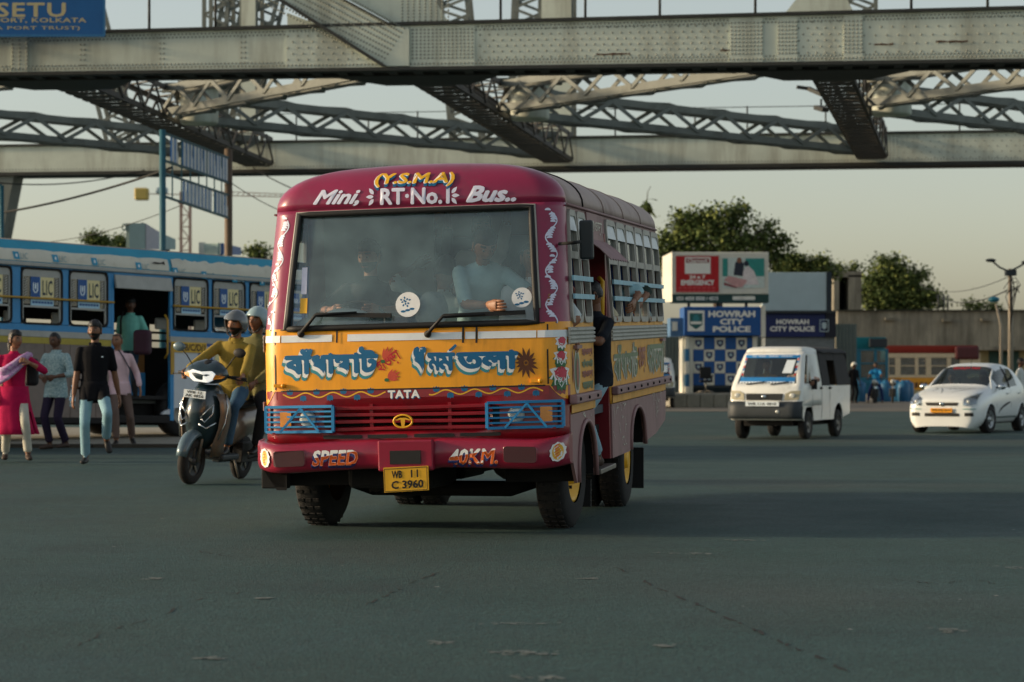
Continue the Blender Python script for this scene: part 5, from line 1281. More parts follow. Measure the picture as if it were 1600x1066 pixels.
for (y, w, zb, belt, tw, zt) in ST:
    half = [(w * .86, zb), (w * .985, zb + .12), (w, (zb + belt) / 2 + .02), (w * .985, belt - .02), (tw + (.03 if zt > 1.1 else .0), zt - .05 if zt > 1.1 else zt - .035), (tw * .7, zt - .004)]
    vs += [Vector((x, y, z)) for x, z in half[:6]] ; vs += [Vector((0, y, zt + .006))] + [Vector((-x, y, z)) for x, z in half[::-1]]
nr_ = 13
for j in range(len(ST) - 1):
    for i in range(nr_ - 1):
        m_ = 0
        if j in (6, 7) and i in (4, 5, 6, 7): m_ = 1
        if j in (7, 8, 9) and i in (3, 8): m_ = 2
        if j == 11 and i in (4, 5, 6, 7): m_ = 3
        fs.append((j * nr_ + i, j * nr_ + i + 1, (j + 1) * nr_ + i + 1, (j + 1) * nr_ + i)); mi.append(m_)
for j in (0, len(ST) - 1):
    for i in range(6):
        a, b = j * nr_ + i, j * nr_ + nr_ - 1 - i
        fc = (a, a + 1, b - 1, b) if i < 5 else (a, a + 1, b)
        fs.append(fc if j else fc[::-1]); mi.append(0)
c_.v = [tuple(v) for v in vs]; c_.f = fs; c_.m = mi; c_.sm = [True] * len(fs)
V, F = subdiv_mesh(c_, 3); F = [(f[::-1], m) for f, m in F]
def cen(f): c = Vector((0, 0, 0)); [c.__iadd__(V[i]) for i in f]; return c / len(f)
fw, rw, wr_ = .74, 3.12, .30
def in_arch(f):
    c = cen(f); return abs(c.x) > .55 and (math.hypot(c.y - fw, c.z - .30) < .345 or math.hypot(c.y - rw, c.z - .30) < .345)
sub_part(V, F, lambda f, m: m == 0 and not in_arch(f), 'body', M_carwhite, swift)
sub_part(V, F, lambda f, m: m == 1, 'windscreen', M_carglass, swift)
for s_ in (1, -1): sub_part(V, F, lambda f, m: m == 2 and cen(f).x * s_ > 0, 'side_window', M_carglass, swift)
sub_part(V, F, lambda f, m: m == 3, 'rear_window', M_carglass, swift)
from mathutils.bvhtree import BVHTree
bv = BVHTree.FromPolygons(V, [f for f, m in F])
def onfront(x, z, t=0.0):
    h = bv.ray_cast(Vector((x, -2, z)), Vector((0, 1, 0))); p = h[0] if h[0] else Vector((x, 0, z)); n = h[1] if h[0] else Vector((0, -1, 0)); n = n if n.y < 0 else -n; return p + n * (t * 1.3)
def ontop(x, y, t=0.0):
    h = bv.ray_cast(Vector((x, y, 3)), Vector((0, 0, -1))); p = h[0] if h[0] else Vector((x, y, 1)); return p + Vector((0, -.3 * t, t))
def onside(y, z, t=0.0, s=1):
    h = bv.ray_cast(Vector((s * 3, y, z)), Vector((-s, 0, 0))); p = h[0] if h[0] else Vector((s * .85, y, z)); return p + Vector((s * t, 0, 0))
def grid_patch(parent, name, m, pts_fn, nu=8, nv=4, solid=0):
    q_ = MB(); vs = [pts_fn(i / nu, j / nv) for j in range(nv + 1) for i in range(nu + 1)]
    return q_.add(vs, [(j * (nu + 1) + i, j * (nu + 1) + i + 1, (j + 1) * (nu + 1) + i + 1, (j + 1) * (nu + 1) + i) for j in range(nv) for i in range(nu)], 0, True).build(name, m, parent=parent, solid=solid)
lerp = lambda a, b, t: a + (b - a) * t
def car_front(parent):
    grid_patch(parent, 'grille', M_blk, lambda u, v: onfront(lerp(-.36, .36, u) * (1 - .06 * (1 - v)), lerp(.60, .665, v), .008))
    grid_patch(parent, 'lower_grille', M_blk, lambda u, v: onfront(lerp(-.38, .38, u), lerp(.37, .44, v), .008))
    for s_ in (-1, 1):
        grid_patch(parent, 'fog_recess', M_blk, lambda u, v: onfront(s_ * lerp(.5, .68, u), lerp(.375, .45, v), .008))
        hl = grid_patch(parent, 'headlamp', M_chrome, lambda u, v: onfront(s_ * lerp(.47, .72, u), lerp(.60, .74, v) + .10 * u * v + .03 * u, .010))
        grid_patch(hl, 'lens', M_lens, lambda u, v: onfront(s_ * lerp(.465, .725, u), lerp(.595, .745, v) + .10 * u * v + .03 * u, .018))
        q_ = MB(); q_.ball(onfront(s_ * .57, .67, .01), (.045, .02, .045), 12, 8); q_.build('reflector', M_lamp, parent=hl)
        grid_patch(parent, 'bumper_strip', mat('strip_teal', '#3d8f86', .4), lambda u, v: onfront(s_ * lerp(.46, .72, u), lerp(.52, .535, v), .010), 6, 1)
    q_ = MB(); q_.ball(onfront(0, .63, .012), (.05, .012, .045), 12, 8); q_.build('badge', M_chrome, parent=parent)
    q_ = MB(); p = onfront(0, .50, .015); q_.box((-.24, p.y - .02, .45), (.24, p.y, .545)); pl_ = q_.build('number_plate', mat('plate_orange', '#e59a17', .4), parent=parent, bevel=.004)
    q_ = MB(); put_text(q_, 'WB 07J 2277', -.215, .215, .473, .525, lambda u, v, t: Vector((u, p.y - .02 - t, v)), 0, .03, 0, 1, .003); q_.build('plate_lettering', DEC['black'], parent=pl_)
car_front(swift)
for s_ in (-1, 1):
    pp = [Vector((s_ * .78, 1.08, .97)), Vector((s_ * .63, 1.45, 1.23)), Vector((s_ * .58, 1.82, 1.43))]; pp = [bv.find_nearest(pp[0].lerp(pp[1], k / 4))[0] for k in range(4)] + [bv.find_nearest(pp[1].lerp(pp[2], k / 4))[0] for k in range(5)]
    q_ = MB(); q_.tube([p * .992 for p in pp], .022, 8); q_.build('roof_pillar', M_carwhite, parent=swift)
    q_ = MB(); q_.tube([bv.find_nearest(onside(2.22, .97, 0, s_).lerp(Vector((s_ * .60, 2.32, 1.47)), k / 4))[0] for k in range(5)], .022, 6); q_.build('roof_pillar', M_blk, parent=swift)
    q_ = MB(); q_.ball(onside(1.38, 1.0, .12, s_), (.10, .06, .07), 14, 10); mm = q_.build('door_mirror', M_chrome, parent=swift); q_ = MB(); q_.bar(onside(1.38, .98, -.02, s_), onside(1.38, .99, .08, s_), .05, .04); q_.build('mirror_foot', M_blk, parent=mm)
    for y in (1.15, 2.25, 3.0): q_ = MB(); stroke(q_, [(y, .35), (y, .6), (y + .02, .92)], .012, lambda u, v, t: onside(u, v, t, s_), 0, .006); q_.build('door_gap', M_blk, parent=swift)
    for y in (1.95, 2.8): q_ = MB(); q_.bar(onside(y, .85, .02, s_), onside(y + .17, .86, .02, s_), .02, .03); q_.build('door_handle', M_carwhite, parent=swift, bevel=.005)
    q_ = MB(); stroke(q_, [(1.3, .42), (1.42, .5), (1.6, .56), (1.9, .62), (2.15, .66)], [.01, .05, .05, .05, .03], lambda u, v, t: onside(u, v, t, s_), 0, .006); q_.build('side_graphic', M_blk, parent=swift)
    q_ = MB(); 
    q_ = MB(); stroke(q_, [(1.15 + .16 * k, .335) for k in range(11)], .03, lambda u, v, t: onside(u, v, t, s_), 0, .006); q_.build('sill_stripe', mat('sill_dark_green', '#24463f', .5), parent=swift)
    for y in (fw, rw):
        q_ = MB(); q_.tube([onside(y - .345 * math.cos(math.pi * k / 14), .30 + .345 * math.sin(math.pi * k / 14), -.002, s_) for k in range(15)], .014, 6); q_.build('arch_lip', M_carwhite, parent=swift)
        q_ = MB(); q_.rings([[Vector((s_ * xx, y - .36 * math.cos(math.pi * k / 10), .28 + .37 * math.sin(math.pi * k / 10))) for k in range(11)] for xx in (.80, .45)], 0, False, False); q_.build('wheel_well', M_under, parent=swift)
        small_wheel(swift, s_ * .745, y, wr_, .19, s_, M_alloy, 0, 7, R(-6) if y == fw else 0)
q_ = MB(); stroke(q_, [(-.36 + .09 * k, 1.40) for k in range(9)], .05, lambda u, v, t: Vector((u, 1.69 - t, v)), 0, .03)
q_ = MB(); put_text(q_, 'ON DUTY TAXI', -.3, .3, 1.375, 1.42, lambda u, v, t: onfront(u, v, t), 0, .04, 0, 1, .006); q_.build('windscreen_lettering', DEC['red'], parent=swift)
q_ = MB(); rr_ = random.Random(4)
for pts in ([(-.35, .35), (-.3, .6), (-.42, .8)], [(-.1, .2), (-.15, .45), (-.25, .7)], [(.1, .25), (.3, .5), (.5, .75)], [(-.1, .62), (.05, .66), (.1, .55), (.2, .66), (.35, .7)], [(.35, .62), (.45, .72)], [(.0, .5), (-.02, .62)]):
    stroke(q_, pts, [.008] + [.02] * (len(pts) - 2) + [.008], lambda u, v, t: ontop(u, v, t), 0, .006)
q_.build('bonnet_graphic', mat('graphic_ink', '#2a3134', .5), parent=swift)
q_ = MB(); q_.tube([Vector((0, 2.0, 1.51)), Vector((0, 2.1, 1.60))], .006, 5); q_.build('aerial', M_blk, parent=swift)
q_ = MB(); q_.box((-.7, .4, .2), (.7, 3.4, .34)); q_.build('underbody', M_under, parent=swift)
q_ = MB(); q_.box((-.70, 1.1, .5), (.70, 1.35, .9)); q_.build('dashboard', M_dark, parent=swift, bevel=.05)
for x, y in ((-.36, 1.95), (.36, 1.95), (0, 2.85)):
    q_ = MB(); w = .22 if y < 2 else .6; q_.box((x - w, y, .4), (x + w, y + .12, 1.02)); q_.box((x - .11, y + .02, 1.02), (x + .11, y + .1, 1.2)); q_.box((x - w, y - .45, .38), (x + w, y, .5)); q_.build('seat', M_dark, parent=swift, bevel=.04)

# ------------------------------------------------------------------ white mini van with canvas back
M_vanw = mat('van_white', '#e2e3dc', .4, var=.04, scale=3, coat=.3, dirt='#a8a493', dirt_amt=.25, dirt_scale=2.5)
M_canvas = mat('black_canvas', '#2b2a2b', .85, var=.15, scale=5, bump=.5, bscale=9)
M_plast = mat('grey_plastic', '#2a3135', .6, var=.15, scale=8)
vth = R(23.6); vX, vY = 5.6 - .74 * math.cos(vth), 47 + .74 * math.sin(vth)
van = thing('mini_van', 'small white mini van with black canvas rear and blue windscreen trim', 'van', (vX, vY, gz(vX, vY)), -vth)
def VA(z): return interp(z, [(.35, .72), (.9, .74), (1.1, .73), (1.72, .62)])
def VF(z): return interp(z, [(.35, .02), (.62, .0), (.8, .03), (1.02, .10), (1.1, .16), (1.66, .58), (1.74, .70)])
VR = .11
def vfront(x, z, t=0.0):
    a = VA(z); cs = a - VR; ax = abs(x); y = VF(z) + .05 * (min(ax, cs) / cs) ** 2
    if ax > cs: dx = min(ax - cs, VR * .999); y += VR - math.sqrt(VR * VR - dx * dx)
    return Vector((x, y - t, z))
vz = [.38, .5, .66, .80, .92, 1.02, 1.10, 1.25, 1.4, 1.55, 1.66, 1.72]
vyc = [.78, .84, 1.42, 1.52]
def vout(z):
    a = VA(z); cs = a - VR; right = [vfront((cs - .02) * k / 6, z) for k in range(7)] + [vfront(cs + VR * math.sin(R(22.5 * k)), z) for k in range(0, 5)]
    y0 = right[-1].y
    right += [Vector((a, max(y, y0 + .005 * i), z)) for i, y in enumerate(vyc)]
    return [Vector((-p.x, p.y, p.z)) for p in right[1:]][::-1] + right
vr = [vout(z) for z in vz]; vn = len(vr[0]); vh = (vn - 1) // 2
q_ = MB(); fs = []; gl = []
for j in range(len(vz) - 1):
    zc = (vz[j] + vz[j + 1]) / 2
    for i in range(vn - 1):
        k = i - vh if i >= vh else vh - 1 - i; s_ = 1 if i >= vh else -1
        if 1.10 < zc < 1.66 and k < 6: continue
        if 1.10 < zc < 1.6 and k == 11 + 1 and False: continue
        if 1.08 < zc < 1.66 and k in (11, 12): continue
        y_ = vr[j][i].y
        if zc < .66 and k >= 11: continue
        fs.append((j * vn + i, j * vn + i + 1, (j + 1) * vn + i + 1, (j + 1) * vn + i))
q_.add([p for r_ in vr for p in r_], fs, 0, True); q_.build('cab', M_vanw, parent=van, solid=.02)
rr_ = []
for k in range(7):
    t = k / 6; ph = t * math.pi / 2; c = math.cos(ph) ** .8; s_ = math.sin(ph) ** .8
    rr_.append([Vector((p.x * (.45 + .55 * c), p.y + (1 - c) * .35 * (1 if p.y < 1.2 else 0), 1.72 + .11 * s_)) for p in vr[-1]])
q_ = MB(); q_.rings(rr_, 0, False, False); top = rr_[-1]
q_.add(top, [tuple(range(len(top)))]); q_.build('cab_roof', M_vanw, parent=van)
vs = []; fs = []
for j in range(8):
    z = 1.10 + .56 * j / 7
    for i in range(11): vs.append(vfront((VA(z) - VR - .02) * (-1 + 2 * i / 10), z, -.01))
fs = [(j * 11 + i, j * 11 + i + 1, (j + 1) * 11 + i + 1, (j + 1) * 11 + i) for j in range(7) for i in range(10)]
wv = MB().add(vs, fs, 0, True).build('windscreen', M_carglass, parent=van)
vm = lambda u, v, t: vfront(u, v, t)
M_trim = mat('trim_blue', '#2277b5', .5, var=.12, scale=12)
for z0, z1 in ((1.60, 1.66), (1.12, 1.22)):
    q_ = MB(); stroke(q_, [(-.56 + .112 * k, (z0 + z1) / 2) for k in range(11)], z1 - z0, vm, 0, .004); o = q_.build('windscreen_trim', M_trim, parent=wv)
q_ = MB()
for k in range(18): u = -.54 + .0635 * k; decal(q_, [(u - .03, 1.135), (u + .03, 1.135), (u + .015, 1.10), (u - .015, 1.10)], vm, 0, .007)
q_.build('scalloped_trim', POST['white'], parent=wv)
for s_ in (-1, 1):
    q_ = MB()
    for k in range(7): decal(q_, [(s_ * .54 + dx, 1.25 + .05 * k + dz_) for dx, dz_ in ((-.018, 0), (.018, .012), (.018, .05), (-.018, .038))], vm, k % 3, .006)
    q_.build('scalloped_trim', [DEC['red'], POST['white'], M_trim], parent=wv)
q_ = MB(); put_text(q_, 'JAI · RAJA · SHREE · MUKAL', -.42, .42, 1.615, 1.648, vm, 0, .02, 0, 1, .007); q_.build('windscreen_lettering', POST['white'], parent=wv)
q_ = MB(); decal(q_, [(.28, 1.30), (.47, 1.30), (.49, 1.56), (.32, 1.56)], vm, 0, .006); q_.build('paper_sticker', POST['white'], parent=wv)
for a, b in (((-.4, 1.08), (-.02, 1.13)), ((.1, 1.08), (.45, 1.13))): q_ = MB(); q_.bar(vfront(*a, .03), vfront(*b, .03), .02, .02); q_.build('wiper', M_blk, parent=van)
# nose: grille, lamps, bumper, plate
q_ = MB(); decal(q_, [(-.36, .77), (.36, .77), (.38, .90), (-.38, .90)], lambda u, v, t: Vector((u, VF(v) - t + .0, v)), 0, .008); gr_ = q_.build('grille', M_blk, parent=van)
for z in (.80, .835, .87): q_ = MB(); q_.bar(Vector((-.36, VF(z) - .014, z)), Vector((.36, VF(z) - .014, z)), .014, .012); q_.build('grille_slat', M_plast, parent=gr_)
q_ = MB(); q_.ball((0, VF(.84) - .02, .84), (.05, .012, .035), 12, 8); q_.build('badge', M_chrome, parent=van)
for s_ in (-1, 1):
    pts = [(s_ * .40, .77), (s_ * .69, .78), (s_ * .71, .96), (s_ * .52, .95), (s_ * .42, .90)]
    q_ = MB(); q_.prism(pts if s_ > 0 else pts[::-1], .002, .02, vm); hl = q_.build('headlamp', mat('headlamp_yellowed', '#a89f80', .25, var=.1, coat=.8), parent=van, bevel=.006)
    q_ = MB(); c = vfront(s_ * .56, .86, .02); q_.ball(c, (.06, .012, .05), 12, 8); q_.build('reflector', M_lamp, parent=hl)
vs = []; prof = [(.05, .40), (-.05, .41), (-.075, .48), (-.07, .62), (-.04, .74), (.05, .75)]
xs = [-.76 + 1.52 * i / 24 for i in range(25)]
for x in xs:
    e = max(0, (abs(x) - .55) / .2)
    for y, z in prof: vs.append(Vector((x, y + .12 * e ** 2, z)))
n = len(prof); q_ = MB(); q_.add(vs, [(i * n + k, (i + 1) * n + k, (i + 1) * n + k + 1, i * n + k + 1) for i in range(24) for k in range(n - 1)], 0, True); bp_ = q_.build('bumper', M_plast, parent=van, solid=.015)
q_ = MB(); q_.box((-.34, -.105, .655), (.34, -.088, .745)); pl_ = q_.build('number_plate', POST['white'], parent=van)
q_ = MB(); put_text(q_, 'WB 11A 4810', -.29, .29, .675, .725, lambda u, v, t: Vector((u, -.105 - t, v)), 0, .025, 0, 1, .003); q_.build('plate_lettering', DEC['black'], parent=pl_)
for x in (.3, .62, -.55): q_ = MB(); q_.ball((x, -.075 + (.05 if abs(x) > .5 else 0), .55), (.045, .015, .03), 10, 6); q_.build('fog_lamp', M_lamp if x > 0 else M_blk, parent=bp_)
# side: doors, load bed, canvas
for s_ in (-1, 1):
    sm_ = lambda u, v, t: Vector((s_ * (VA(v) + t), u, v))
    arch = lambda cy, r_: [(cy - r_ * math.cos(math.pi * k / 10), .36 + r_ * math.sin(math.pi * k / 10)) for k in range(11)]
    pts = [(.25, .66), (.25, .42)] + arch(.66, .33) + [(1.05, .36), (1.52, .36), (1.52, .66)]
    q_ = MB(); q_.prism(pts, -.02, -.001, sm_); q_.build('door_lower', M_vanw, parent=van)
    pts = [(1.54, 1.05), (1.54, .36)] + arch(2.76, .33) + [(3.12, .40), (3.6, .46), (3.62, 1.05)]
    q_ = MB(); q_.prism(pts, -.03, 0, sm_); q_.build('side_panel', M_vanw, parent=van, bevel=.008)
    for y in (.86, 1.53, 2.1): q_ = MB(); stroke(q_, [(y, .40), (y, .7), (y, 1.06)], .014, sm_, 0, .006); q_.build('door_gap', M_blk, parent=van)
    for y in (1.38, 2.02): q_ = MB(); q_.box((s_ * .735, y, .98), (s_ * .765, y + .1, 1.02)); q_.build('door_handle', M_blk, parent=van)
    q_ = MB(); q_.tube([sm_(.55, 1.12, .0), sm_(.84, 1.62, .0)], .026, 6); q_.build('roof_pillar', M_vanw, parent=van)
    q_ = MB(); q_.box((s_ * .74 - .02, .80, .98), (s_ * .74 + .1 * s_, .84, 1.18)) if s_ > 0 else q_.box((-.84, .80, .98), (-.72, .84, 1.18)); q_.build('door_mirror', M_blk, parent=van, bevel=.01)
    for a, b in ((1.56, 2.08), (2.62, 3.6)):
        pts = [(a, 1.06), (b, 1.06), (b - (.1 if b > 3 else 0), 1.72), (a, 1.74)]
        q_ = MB(); q_.prism(pts, -.02, .012, sm_); q_.build('canvas_side', M_canvas, parent=van, bevel=.012)
    q_ = MB(); pts = [(2.08, 1.56), (2.62, 1.56), (2.62, 1.73), (2.08, 1.73)]; q_.prism(pts, -.02, .009, sm_); q_.build('canvas_side', M_canvas, parent=van)
    for y in (.66, 2.76):
        small_wheel(van, s_ * .645, y, .28, .155, s_, M_steelr, 0, 6, 0, .58)
        q_ = MB(); q_.rings([[Vector((s_ * xx, y - .34 * math.cos(math.pi * k / 10), .36 + .34 * math.sin(math.pi * k / 10))) for k in range(11)] for xx in (.71, .3)], 0, False, False); q_.build('wheel_well', M_under, parent=van)
rs = []
for y in (1.55, 1.9, 2.3, 2.7, 3.1, 3.45, 3.55): rs.append([Vector((.66 * math.cos(math.pi * k / 12) if k not in (0, 12) else .66 * (1 - 2 * (k == 12)), y + (.0 if y < 3.4 else .0), 1.70 + .13 * math.sin(math.pi * k / 12) + .008 * math.sin(y * 9))) for k in range(13)])
q_ = MB(); q_.rings(rs, 0, False, False); q_.build('canvas_roof', M_canvas, parent=van, solid=.012)
q_ = MB(); q_.box((-.66, 3.54, 1.06), (.66, 3.57, 1.72)); q_.build('canvas_back', M_canvas, parent=van)
q_ = MB(); q_.box((-.68, 1.56, .70), (.68, 3.6, .76)); q_.build('load_floor', M_plast, parent=van)
q_ = MB(); q_.box((-.62, 1.46, .4), (.62, 1.5, 1.05)); q_.build('cab_back', M_dark, parent=van)
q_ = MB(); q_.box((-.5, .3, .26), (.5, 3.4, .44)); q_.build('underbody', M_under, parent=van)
q_ = MB(); q_.box((-.66, .42, .80), (.66, .62, 1.04)); q_.build('dashboard', M_dark, parent=van, bevel=.04)
for x in (-.32, .32): q_ = MB(); q_.box((x - .2, 1.0, .62), (x + .2, 1.36, .74)); q_.box((x - .2, 1.30, .74), (x + .2, 1.40, 1.25)); q_.build('seat', M_dark, parent=van, bevel=.03)
# ------------------------------------------------------------------ people
SKIN = [mat('skin_a', '#7a5138', .55, var=.08, scale=20, sss=.05), mat('skin_b', '#8f6246', .55, var=.08, scale=20, sss=.05), mat('skin_c', '#5f3e2c', .55, var=.08, scale=20, sss=.05)]
M_hair = mat('black_hair', '#0f0c0b', .45, var=.3, scale=30, bump=.6, bscale=120)
M_eye = mat('eye_white', '#857a70', .4); M_pup = mat('eye_dark', '#120a07', .25); M_lip = mat('lips', '#5d3128', .5)
def cloth(name, c, c2=None, **k): return mat('cloth_' + name, c, .9, var=.14, scale=k.pop('scale', 5), bump=k.pop('bump', .5), bscale=k.pop('bscale', 11), c2=c2, spec=.2, **k)
M_shoe = mat('dark_shoe', '#17120f', .5, var=.3)
M_sole = mat('sandal_brown', '#3c2a1f', .7, var=.2)
def ik(a, b, l1, l2, pole):
    d = b - a; L = min(d.length, (l1 + l2) * .999); d.normalize(); x = (l1 * l1 - l2 * l2 + L * L) / (2 * L); h = math.sqrt(max(0, l1 * l1 - x * x))
    pole = Vector(pole); n = pole - d * pole.dot(d); n = n.normalized() if n.length > 1e-5 else perp(d)[0]
    return a + d * x + n * h, a + d * L
def ering(c, u, w, ru, rw, n=14): return [c + u * (ru * math.cos(2 * math.pi * k / n)) + w * (rw * math.sin(2 * math.pi * k / n)) for k in range(n)]
class Body:
    def __init__(s): s.mb = MB(); s.pts = []
    def loft(s, secs, mi, side=None):               # secs: (centre, radius u, radius w); side = preferred u axis
        rs = []; n = len(secs)
        fine = []
        for i in range(n - 1):
            a, b = secs[i], secs[i + 1]; L = (Vector(b[0]) - Vector(a[0])).length; k = max(1, int(L / .03))
            for j in range(k): t = j / k; fine.append((Vector(a[0]).lerp(Vector(b[0]), t), a[1] + (b[1] - a[1]) * t, a[2] + (b[2] - a[2]) * t))
        fine.append((Vector(secs[-1][0]), secs[-1][1], secs[-1][2]))
        for i, (c, ru, rw) in enumerate(fine):
            d = fine[min(i + 1, len(fine) - 1)][0] - fine[max(i - 1, 0)][0]; d = d.normalized() if d.length > 1e-6 else Vector((0, 0, 1))
            u = Vector(side) if side is not None else Vector((1, 0, 0)); u = u - d * u.dot(d); u = u.normalized() if u.length > 1e-4 else perp(d)[0]; w = d.cross(u)
            rs.append(ering(c, u, w, ru, rw))
        o = len(s.mb.v); s.mb.rings(rs, mi, True, True); s.pts += [(Vector(v), mi) for v in s.mb.v[o:]]
    def ball(s, c, r, mi):
        o = len(s.mb.v); s.mb.ball(c, r, 12, 8, mi); s.pts += [(Vector(v), mi) for v in s.mb.v[o:]]
def remesh(mb, vox, smooth=4):
    me = bpy.data.meshes.new('tmp'); me.from_pydata([tuple(v) for v in mb.v], [], mb.f); o = bpy.data.objects.new('tmp', me); col.objects.link(o)
    md = o.modifiers.new('r', 'REMESH'); md.mode = 'VOXEL'; md.voxel_size = vox; md.adaptivity = 0
    ms = o.modifiers.new('s', 'SMOOTH'); ms.factor = .5; ms.iterations = smooth
    dg = bpy.context.evaluated_depsgraph_get(); ev = bpy.data.meshes.new_from_object(o.evaluated_get(dg)); V = [v.co.copy() for v in ev.vertices]; F = [tuple(p.vertices) for p in ev.polygons]
    bpy.data.objects.remove(o); bpy.data.meshes.remove(me); bpy.data.meshes.remove(ev); return V, F
def head_pts(scale=1.0, beard=False):
    """head around the origin facing -Y: vertices, faces and a material per face (0 skin, 4 eye, 5 pupil, 6 lip, 7 hair-dark)"""
    n, m = 32, 26; vs = []; fs = []; mi = []
    def surf(th, ph):                               # th around (0 = front), ph from chin (-90) to crown
        x = math.sin(th) * math.cos(ph); y = -math.cos(th) * math.cos(ph); z = math.sin(ph)
        rx, ry, rz = .074, .093, .118
        lo = max(0, -z); jaw = 1 - .30 * lo ** 1.3; X = x * rx * jaw; Y = y * ry * (1 - .12 * lo if y < 0 else 1 - .35 * lo); Z = z * rz
        if y < 0:
            f = -y
            nose = math.exp(-((X / .013) ** 2)) * (math.exp(-(((Z + .022) / .020) ** 2)) * .020 + math.exp(-(((Z - .0) / .022) ** 2)) * .008)
            sock = (math.exp(-(((abs(X) - .032) / .015) ** 2)) * math.exp(-(((Z - .008) / .012) ** 2))) * .010
            brow = math.exp(-(((abs(X) - .028) / .024) ** 2)) * math.exp(-(((Z - .028) / .010) ** 2)) * .004
            mouth = math.exp(-((X / .024) ** 2)) * (math.exp(-(((Z + .058) / .008) ** 2)) * .006 - math.exp(-(((Z + .062) / .003) ** 2)) * .004)
            chin = math.exp(-((X / .025) ** 2)) * math.exp(-(((Z + .098) / .016) ** 2)) * .010
            cheek = math.exp(-(((abs(X) - .045) / .02) ** 2)) * math.exp(-(((Z + .02) / .02) ** 2)) * .004
            Y -= (nose - sock + brow + mouth + chin + cheek) * min(1, f * 1.6)
        return Vector((X, Y, Z)) * scale
    for j in range(m + 1):
        ph = -math.pi / 2 + math.pi * j / m; ph = max(-1.55, min(1.55, ph))
        for i in range(n):
            t = i / n * 2 - 1; th = math.pi * (t * .62 + .38 * t ** 3); vs.append(surf(th, ph))
    for j in range(m):
        for i in range(n):
            a = [j * n + i, j * n + (i + 1) % n, (j + 1) * n + (i + 1) % n, (j + 1) * n + i]; c = sum((vs[k] for k in a), Vector()) / 4 / scale; k = 0
            if c.y < -.06:
                if abs(c.x) < .024 and -.069 < c.z < -.050: k = 6
                if .014 < abs(c.x) < .05 and .026 < c.z < .036: k = 7
            if beard and c.y < .0 and c.z < -.028 and k == 0 and not (abs(c.x) < .02 and -.05 > c.z > -.07): k = 7
            if beard and c.y < -.05 and -.05 < c.z < -.036 and abs(c.x) < .028: k = 7
            fs.append(tuple(a)); mi.append(k)
    fs.append(tuple(reversed(range(n)))); mi.append(0); fs.append(tuple(m * n + i for i in range(n))); mi.append(0)
    return vs, fs, mi
def hair_mesh(style, scale=1.0):
    n, m = 30, 18; vs = []; fs = []; r_ = random.Random(len(style) * 7 + 1)
    def surf(th, ph, e):
        x = math.sin(th) * math.cos(ph); y = -math.cos(th) * math.cos(ph); z = math.sin(ph); lo = max(0, -z)
        return Vector((x * (.074 + e) * (1 - .2 * lo), y * (.093 + e), z * (.118 + e))) * scale
    front = {'short': .52, 'full': .42, 'bald': .95, 'long': .50, 'thin': .72}[style]
    for j in range(m + 1):
        for i in range(n + 1):
            th = -math.pi + 2 * math.pi * i / n; f = (math.cos(th) + 1) / 2
            low = {'short': -.25, 'full': -.3, 'bald': -.2, 'long': -.75, 'thin': -.25}[style]
            edge = low + (front - low) * sstep(.35, .72, f) + r_.uniform(-.03, .03)
            if style == 'bald' : top = .75 + .3 * (1 - f)
            else: top = 1.55
            ph = edge + (top - edge) * j / m
            e = (.012 + .008 * math.sin(9 * th + 3 * ph) * .4 + r_.uniform(-.002, .002) + (.010 if style in ('full', 'long') and ph > .5 else 0)) * min(1, .25 + 3 * j / m)
            if style in ('bald', 'thin'): e *= .5
            vs.append(surf(th, ph, e))
    for j in range(m):
        for i in range(n): a = j * (n + 1) + i; fs.append((a, a + 1, a + n + 2, a + n + 1))
    return vs, fs
def hand(mb, wrist, d, palm_n, curl, side, mi=0, s=1.0):
    """palm and five fingers; d = hand direction, palm_n = direction the palm faces, side=+1: thumb on +across"""
    d = d.normalized(); pn = palm_n - d * palm_n.dot(d); pn = pn.normalized() if pn.length > 1e-4 else perp(d)[0]; ac = d.cross(pn).normalized() * side
    rs = [ering(wrist + d * (t * s), ac, pn, w * s, h * s, 10) for t, w, h in ((-.02, .024, .018), (.02, .032, .017), (.055, .040, .016), (.085, .041, .014), (.095, .036, .009))]
    mb.rings(rs, mi, True, True)
    for k, (off, L) in enumerate(((.030, .068), (.010, .078), (-.010, .072), (-.029, .056))):
        p = wrist + d * (.088 * s) + ac * (off * s); a = 0.0; pts = [p - d * .012]; rr = [.0095 * s]
        for seg, q in enumerate((.45, .30, .25)):
            a += curl * (1.0 if seg else .7); dd = d * math.cos(a) + pn * math.sin(a); p = p + dd * (L * q * s); pts.append(p); rr.append((.0092 - .0012 * seg) * s)
        mb.tube(pts, rr, 7, mi)
    p = wrist + d * (.028 * s) + ac * (.030 * s); dd = (d * .75 + ac * .6 + pn * .35).normalized(); p2 = p + dd * (.036 * s); d2 = (d * .85 + pn * (.3 + .5 * curl) + ac * .1).normalized(); mb.tube([p - dd * .012, p, p2, p2 + d2 * (.03 * s)], [.011 * s, .0125 * s, .0105 * s, .008 * s], 7, mi)
